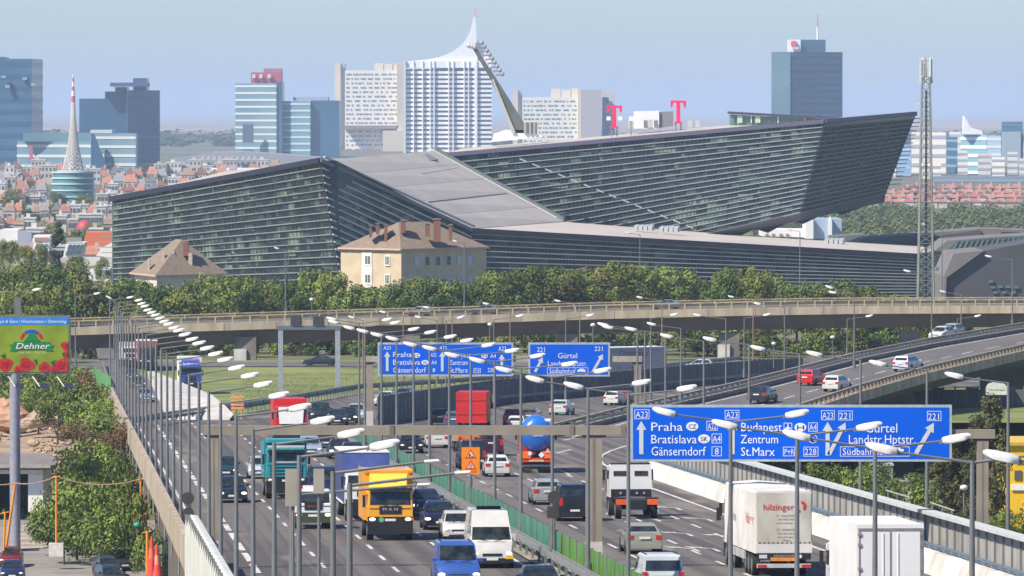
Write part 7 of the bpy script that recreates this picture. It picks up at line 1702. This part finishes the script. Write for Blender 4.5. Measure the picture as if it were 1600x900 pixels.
MB().box(P(-60, 0, D).x - l.x, P(79, 0, D).x - l.x, -1.25, -1.05, P(0, 731, D - 1).z - l.z, P(0, 726, D - 1).z - l.z).build("fascia", M((.35, .32, .28), .7), ga)
st_ = thing("steps", "wide shallow concrete steps leading down beside the garage", "steps", (gz5(50, 860).x, gz5(50, 860).y, 5.03))
for i in range(6): MB().box(-2.0, 2.2, i * 3.0, i * 3.0 + 3.02 + i * .0, 0, .16 * (i + 1)).build("step", M((.42, .37, .31), .85, c2=(.32, .28, .23), scale=.4), st_)
oj = M((.80, .30, .02), .5, c2=(.65, .22, .02), scale=1.5)
posts_ = []
def opost(px, pyt, pyb, D, label, lean=0, base=False, w=.07):
    a = P(px, pyb, D); b = P(px + lean, pyt, D); g = 5.05
    t = thing("orange_post", label, "post", (a.x, D, a.z))
    MB().tube((0, 0, 0), (b.x - a.x, 0, b.z - a.z), w * 1.3, w, 8).build("pole", oj, t)
    MB().tube((b.x - a.x - .35, 0, b.z - a.z - .12), (b.x - a.x + .3, 0, b.z - a.z), .05, .05, 6).build("crosspiece", oj, t)
    if base: MB().box(-.55, .55, -.4, .4, a.z * 0 - .05, .95).build("concrete_base", M((.60, .57, .52), .8), t)
    return Vector((b.x, D, b.z))
q1 = opost(88, 744, 868, 500, "upright orange post standing on a white concrete block in the yard", base=True)
q0 = opost(8, 755, 865, 505, "leaning orange post at the left edge of the yard", lean=16, w=.09)
opost(6, 800, 862, 503, "shorter orange post crossing the leaning one at the left", lean=2)
q2 = opost(218, 748, 870, 500, "thick orange post nearest the bridge holding the end of the cable", lean=2)
opost(205, 775, 860, 502, "leaning orange brace left of the thick post", lean=8); opost(228, 790, 852, 503, "short orange post right of the thick post"); opost(230, 830, 895, 470, "orange post behind the red cones", w=.09)
cb = thing("cable", "slack knotted cable strung between the orange posts", "cable", (q1.x, 500, q1.z))
def cable(a, b, sag, name="strand"):
    prev = None; m = MB()
    for i in range(15):
        t_ = i / 14; p = a.lerp(b, t_) - Vector((0, 0, sag * 4 * t_ * (1 - t_))) - cb.location
        if prev is not None: m.tube(prev, p, .045, .045, 5)
        if i % 2: m.ball(p, .08, .07, .07, 6, 4)
        prev = p
    m.build(name, M((.35, .22, .16), .7), cb)
cable(q1, q2, .55); cable(q0, q1, .25); cable(P(-20, 756, 505), q0, .1)
for i, (px, pt, pb_, lb) in enumerate(((237, 838, 902, "tall narrow red cone in the yard, left of two"), (245, 850, 908, "wide red and white traffic cone in the yard, right of two"))):
    D = 470; a = P(px, pb_, D); b = P(px, pt, D); t = thing("traffic_cone", lb, "cone", (a.x, D, a.z)); h = b.z - a.z
    MB().tube((0, 0, .05), (0, 0, h * .45), .42 + .15 * i, .26, 14).build("cone_foot", M((.75, .06, .04), .5), t, smooth=True); MB().tube((0, 0, h * .45), (0, 0, h * .7), .26, .17, 14).build("white_band", M((.72, .14, .07) if i == 0 else (.78, .30, .22), .5), t, smooth=True); MB().tube((0, 0, h * .7), (0, 0, h), .17, .06, 14).build("cone_tip", M((.75, .06, .04), .5), t, smooth=True); MB().box(-.6, .6, -.5, .5, 0, .06).build("base_plate", black, t)
D = 480
t = thing("green_container", "dark green slatted container under the near bridge edge", "container", (P(265, 0, D).x, D, 5.05)); l2 = t.location
for i in range(8): MB().box(-.55 + i * .17, -.40 + i * .17, 0, .1, 0, P(0, 848, D).z - 5.05).build("slat", M((.04, .08, .05), .7), t)
MB().box(-.6, .9, .1, 2, 0, P(0, 849, D).z - 5.05).build("body", M((.02, .03, .025), .7), t)
t = thing("green_sign_post", "small post with a turquoise ball by the orange posts", "post", (P(213, 0, 498).x, 498, 5.05)); MB().tube((0, 0, 0), (0, 0, 3.2), .05, .05, 8).build("pole", galv, t); MB().ball((0, 0, P(0, 820, 498).z - 5.05), .22, .2, .2, 10, 6).build("ball", M((.02, .4, .3), .5), t)
# ================================================================ RIGHT SIDE
D = 540.0
yk = thing("yellow_building", "bright yellow building block behind the conifers at the right edge", "building", (P(1565, 0, D).x, D, 5)); l = yk.location
def yb_(x0, x1, y0, y1, o0, o1, n, mt_): a = P(x0, y1, D); b = P(x1, y0, D); MB().box(a.x - l.x, b.x - l.x, o0, o1, a.z - l.z, b.z - l.z).build(n, mt_, yk)
ym = M((.80, .50, .01), .6, var=.06); yb_(1572, 1640, 695, 830, 0, 10, "wall", ym); yb_(1570, 1642, 691, 696, -.3, 10.3, "roof_rim", M((.6, .4, .05), .6)); yb_(1580, 1640, 757, 766, -.15, .0, "white_band", white); yb_(1588, 1640, 720, 724, -.1, .0, "dark_strip", M((.4, .25, .02), .6)); yb_(1585, 1596, 735, 750, -.1, 0, "window", M((.1, .1, .1), .3))
D = 660.0
gw_ = thing("noise_wall", "dark grey panelled wall beneath the ramp at the right", "noise barrier", (P(1250, 0, D).x, D, 4)); l = gw_.location
for i in range(22):
    x0 = 1240 + i * 18; a = P(x0, 615, D); b = P(x0 + 17.4, 615, D); MB().box(a.x - l.x, b.x - l.x, 0, .3, 0, a.z - 4 + (.6 if i % 3 == 0 else .4)).build("wall_panel", M((.15, .145, .14), .8, c2=(.11, .105, .10), scale=.4, rnd=.15), gw_); MB().box(b.x - l.x, b.x - l.x + .12, -.1, .35, 0, a.z - 4 + .7).build("wall_post", galv, gw_)
D = 560.0; p = P(1557, 617, D)
t = thing("rounded_sign", "small round-topped white sign with a line of writing at the right edge", "sign", (p.x, D, p.z)); k = D / F
MB().prism([(x * k, 0, z * k) for x, z in ((-16.5, 0), (17, 0), (17, 12), (13, 17), (4, 20), (-5, 20), (-13, 17.5), (-16.5, 12))], (0, .1, 0)).build("board", M((.62, .66, .55), .5), t)
MB().box(-.68, -.3, -.02, -.004, .42, .47).box(-.26, .12, -.02, -.004, .40, .45).box(.16, .66, -.02, -.004, .39, .44).build("line_of_writing", M((.2, .22, .2), .5), t); MB().tube((.3, .2, -(p.z - 5)), (.3, .2, .5), .07, .06, 8).build("pole", galv, t)
bf = thing("fence", "blue fence panels beyond the ramp railing, under the flyover", "fence", (0, 905, 0))
for i in range(16):
    a = P(1170 + i * 9, 578, 905); b = P(1178.3 + i * 9, 566 - i * .1, 905); MB().box(a.x, b.x, 0, .1, a.z - 1.5, b.z).build("panel", M((.06, .13, .26), .6), bf)
D = 575.0
for i, (x0, x1, y0, y1, col, lb) in enumerate(((1404, 1425, 753, 768, (.6, .58, .5), "small cream kiosk with dark windows behind the noise wall"), (1345, 1360, 738, 758, (.3, .03, .03), "dark red shed between the bushes behind the noise wall"), (1452, 1475, 756, 772, (.5, .48, .42), "small pale hut near the bushes right of the cream kiosk"), (1362, 1395, 728, 738, (.35, .33, .32), "long grey roof among the bushes behind the noise wall"))):
    a = P(x0, y1, D); b = P(x1, y0, D); t = thing("shed", lb, "shed", ((a.x + b.x) / 2, D, 5)); w_ = (b.x - a.x) / 2
    MB().box(-w_, w_, 0, 3, 0, b.z - 5).build("wall", M(col, .7), t); MB().box(-w_ - .1, w_ + .1, -.1, 3.1, b.z - 5, b.z - 4.85).build("roof", M((.4, .38, .36), .7), t)
    for j in range(3): MB().box(-w_ * .7 + j * w_ * .5, -w_ * .4 + j * w_ * .5, -.05, .0, b.z - 5.6, b.z - 5.2).build("window", black, t)
for i, (a, b, lb) in enumerate((((1384, 766), (1420, 777), "pale sloping handrail behind the noise wall, left piece"), ((1453, 785), (1491, 798), "pale sloping handrail behind the noise wall, right piece"))):
    pa = P(a[0], a[1], 470); pb2 = P(b[0], b[1], 470); t = thing("handrail", lb, "handrail", tuple(pa)); MB().tube((0, 0, 0), pb2 - pa, .06, .06, 6).build("rail", concw, t)
    for u in (.1, .5, .9): v = (pb2 - pa) * u; MB().tube(v, v - Vector((0, 0, v.z + pa.z - 5)), .05, .05, 6).build("post", steel, t)
# ================================================================ HAZE
if HAZE:
    hv = bpy.data.materials.new("haze"); hv.use_nodes = True; n = hv.node_tree.nodes; n.remove(n["Principled BSDF"])
    pv = n.new("ShaderNodeVolumePrincipled"); pv.inputs["Color"].default_value = (.55, .72, .97, 1); pv.inputs["Density"].default_value = HAZE; pv.inputs["Anisotropy"].default_value = .0
    hv.node_tree.links.new(pv.outputs[0], n["Material Output"].inputs["Volume"])
    hz_ = MB().box(-20500, 20500, -300, 55500, -1, 150).build("haze", hv, kind="stuff")
    tag(hz_, "pale blue haze lying over the whole city", "haze")
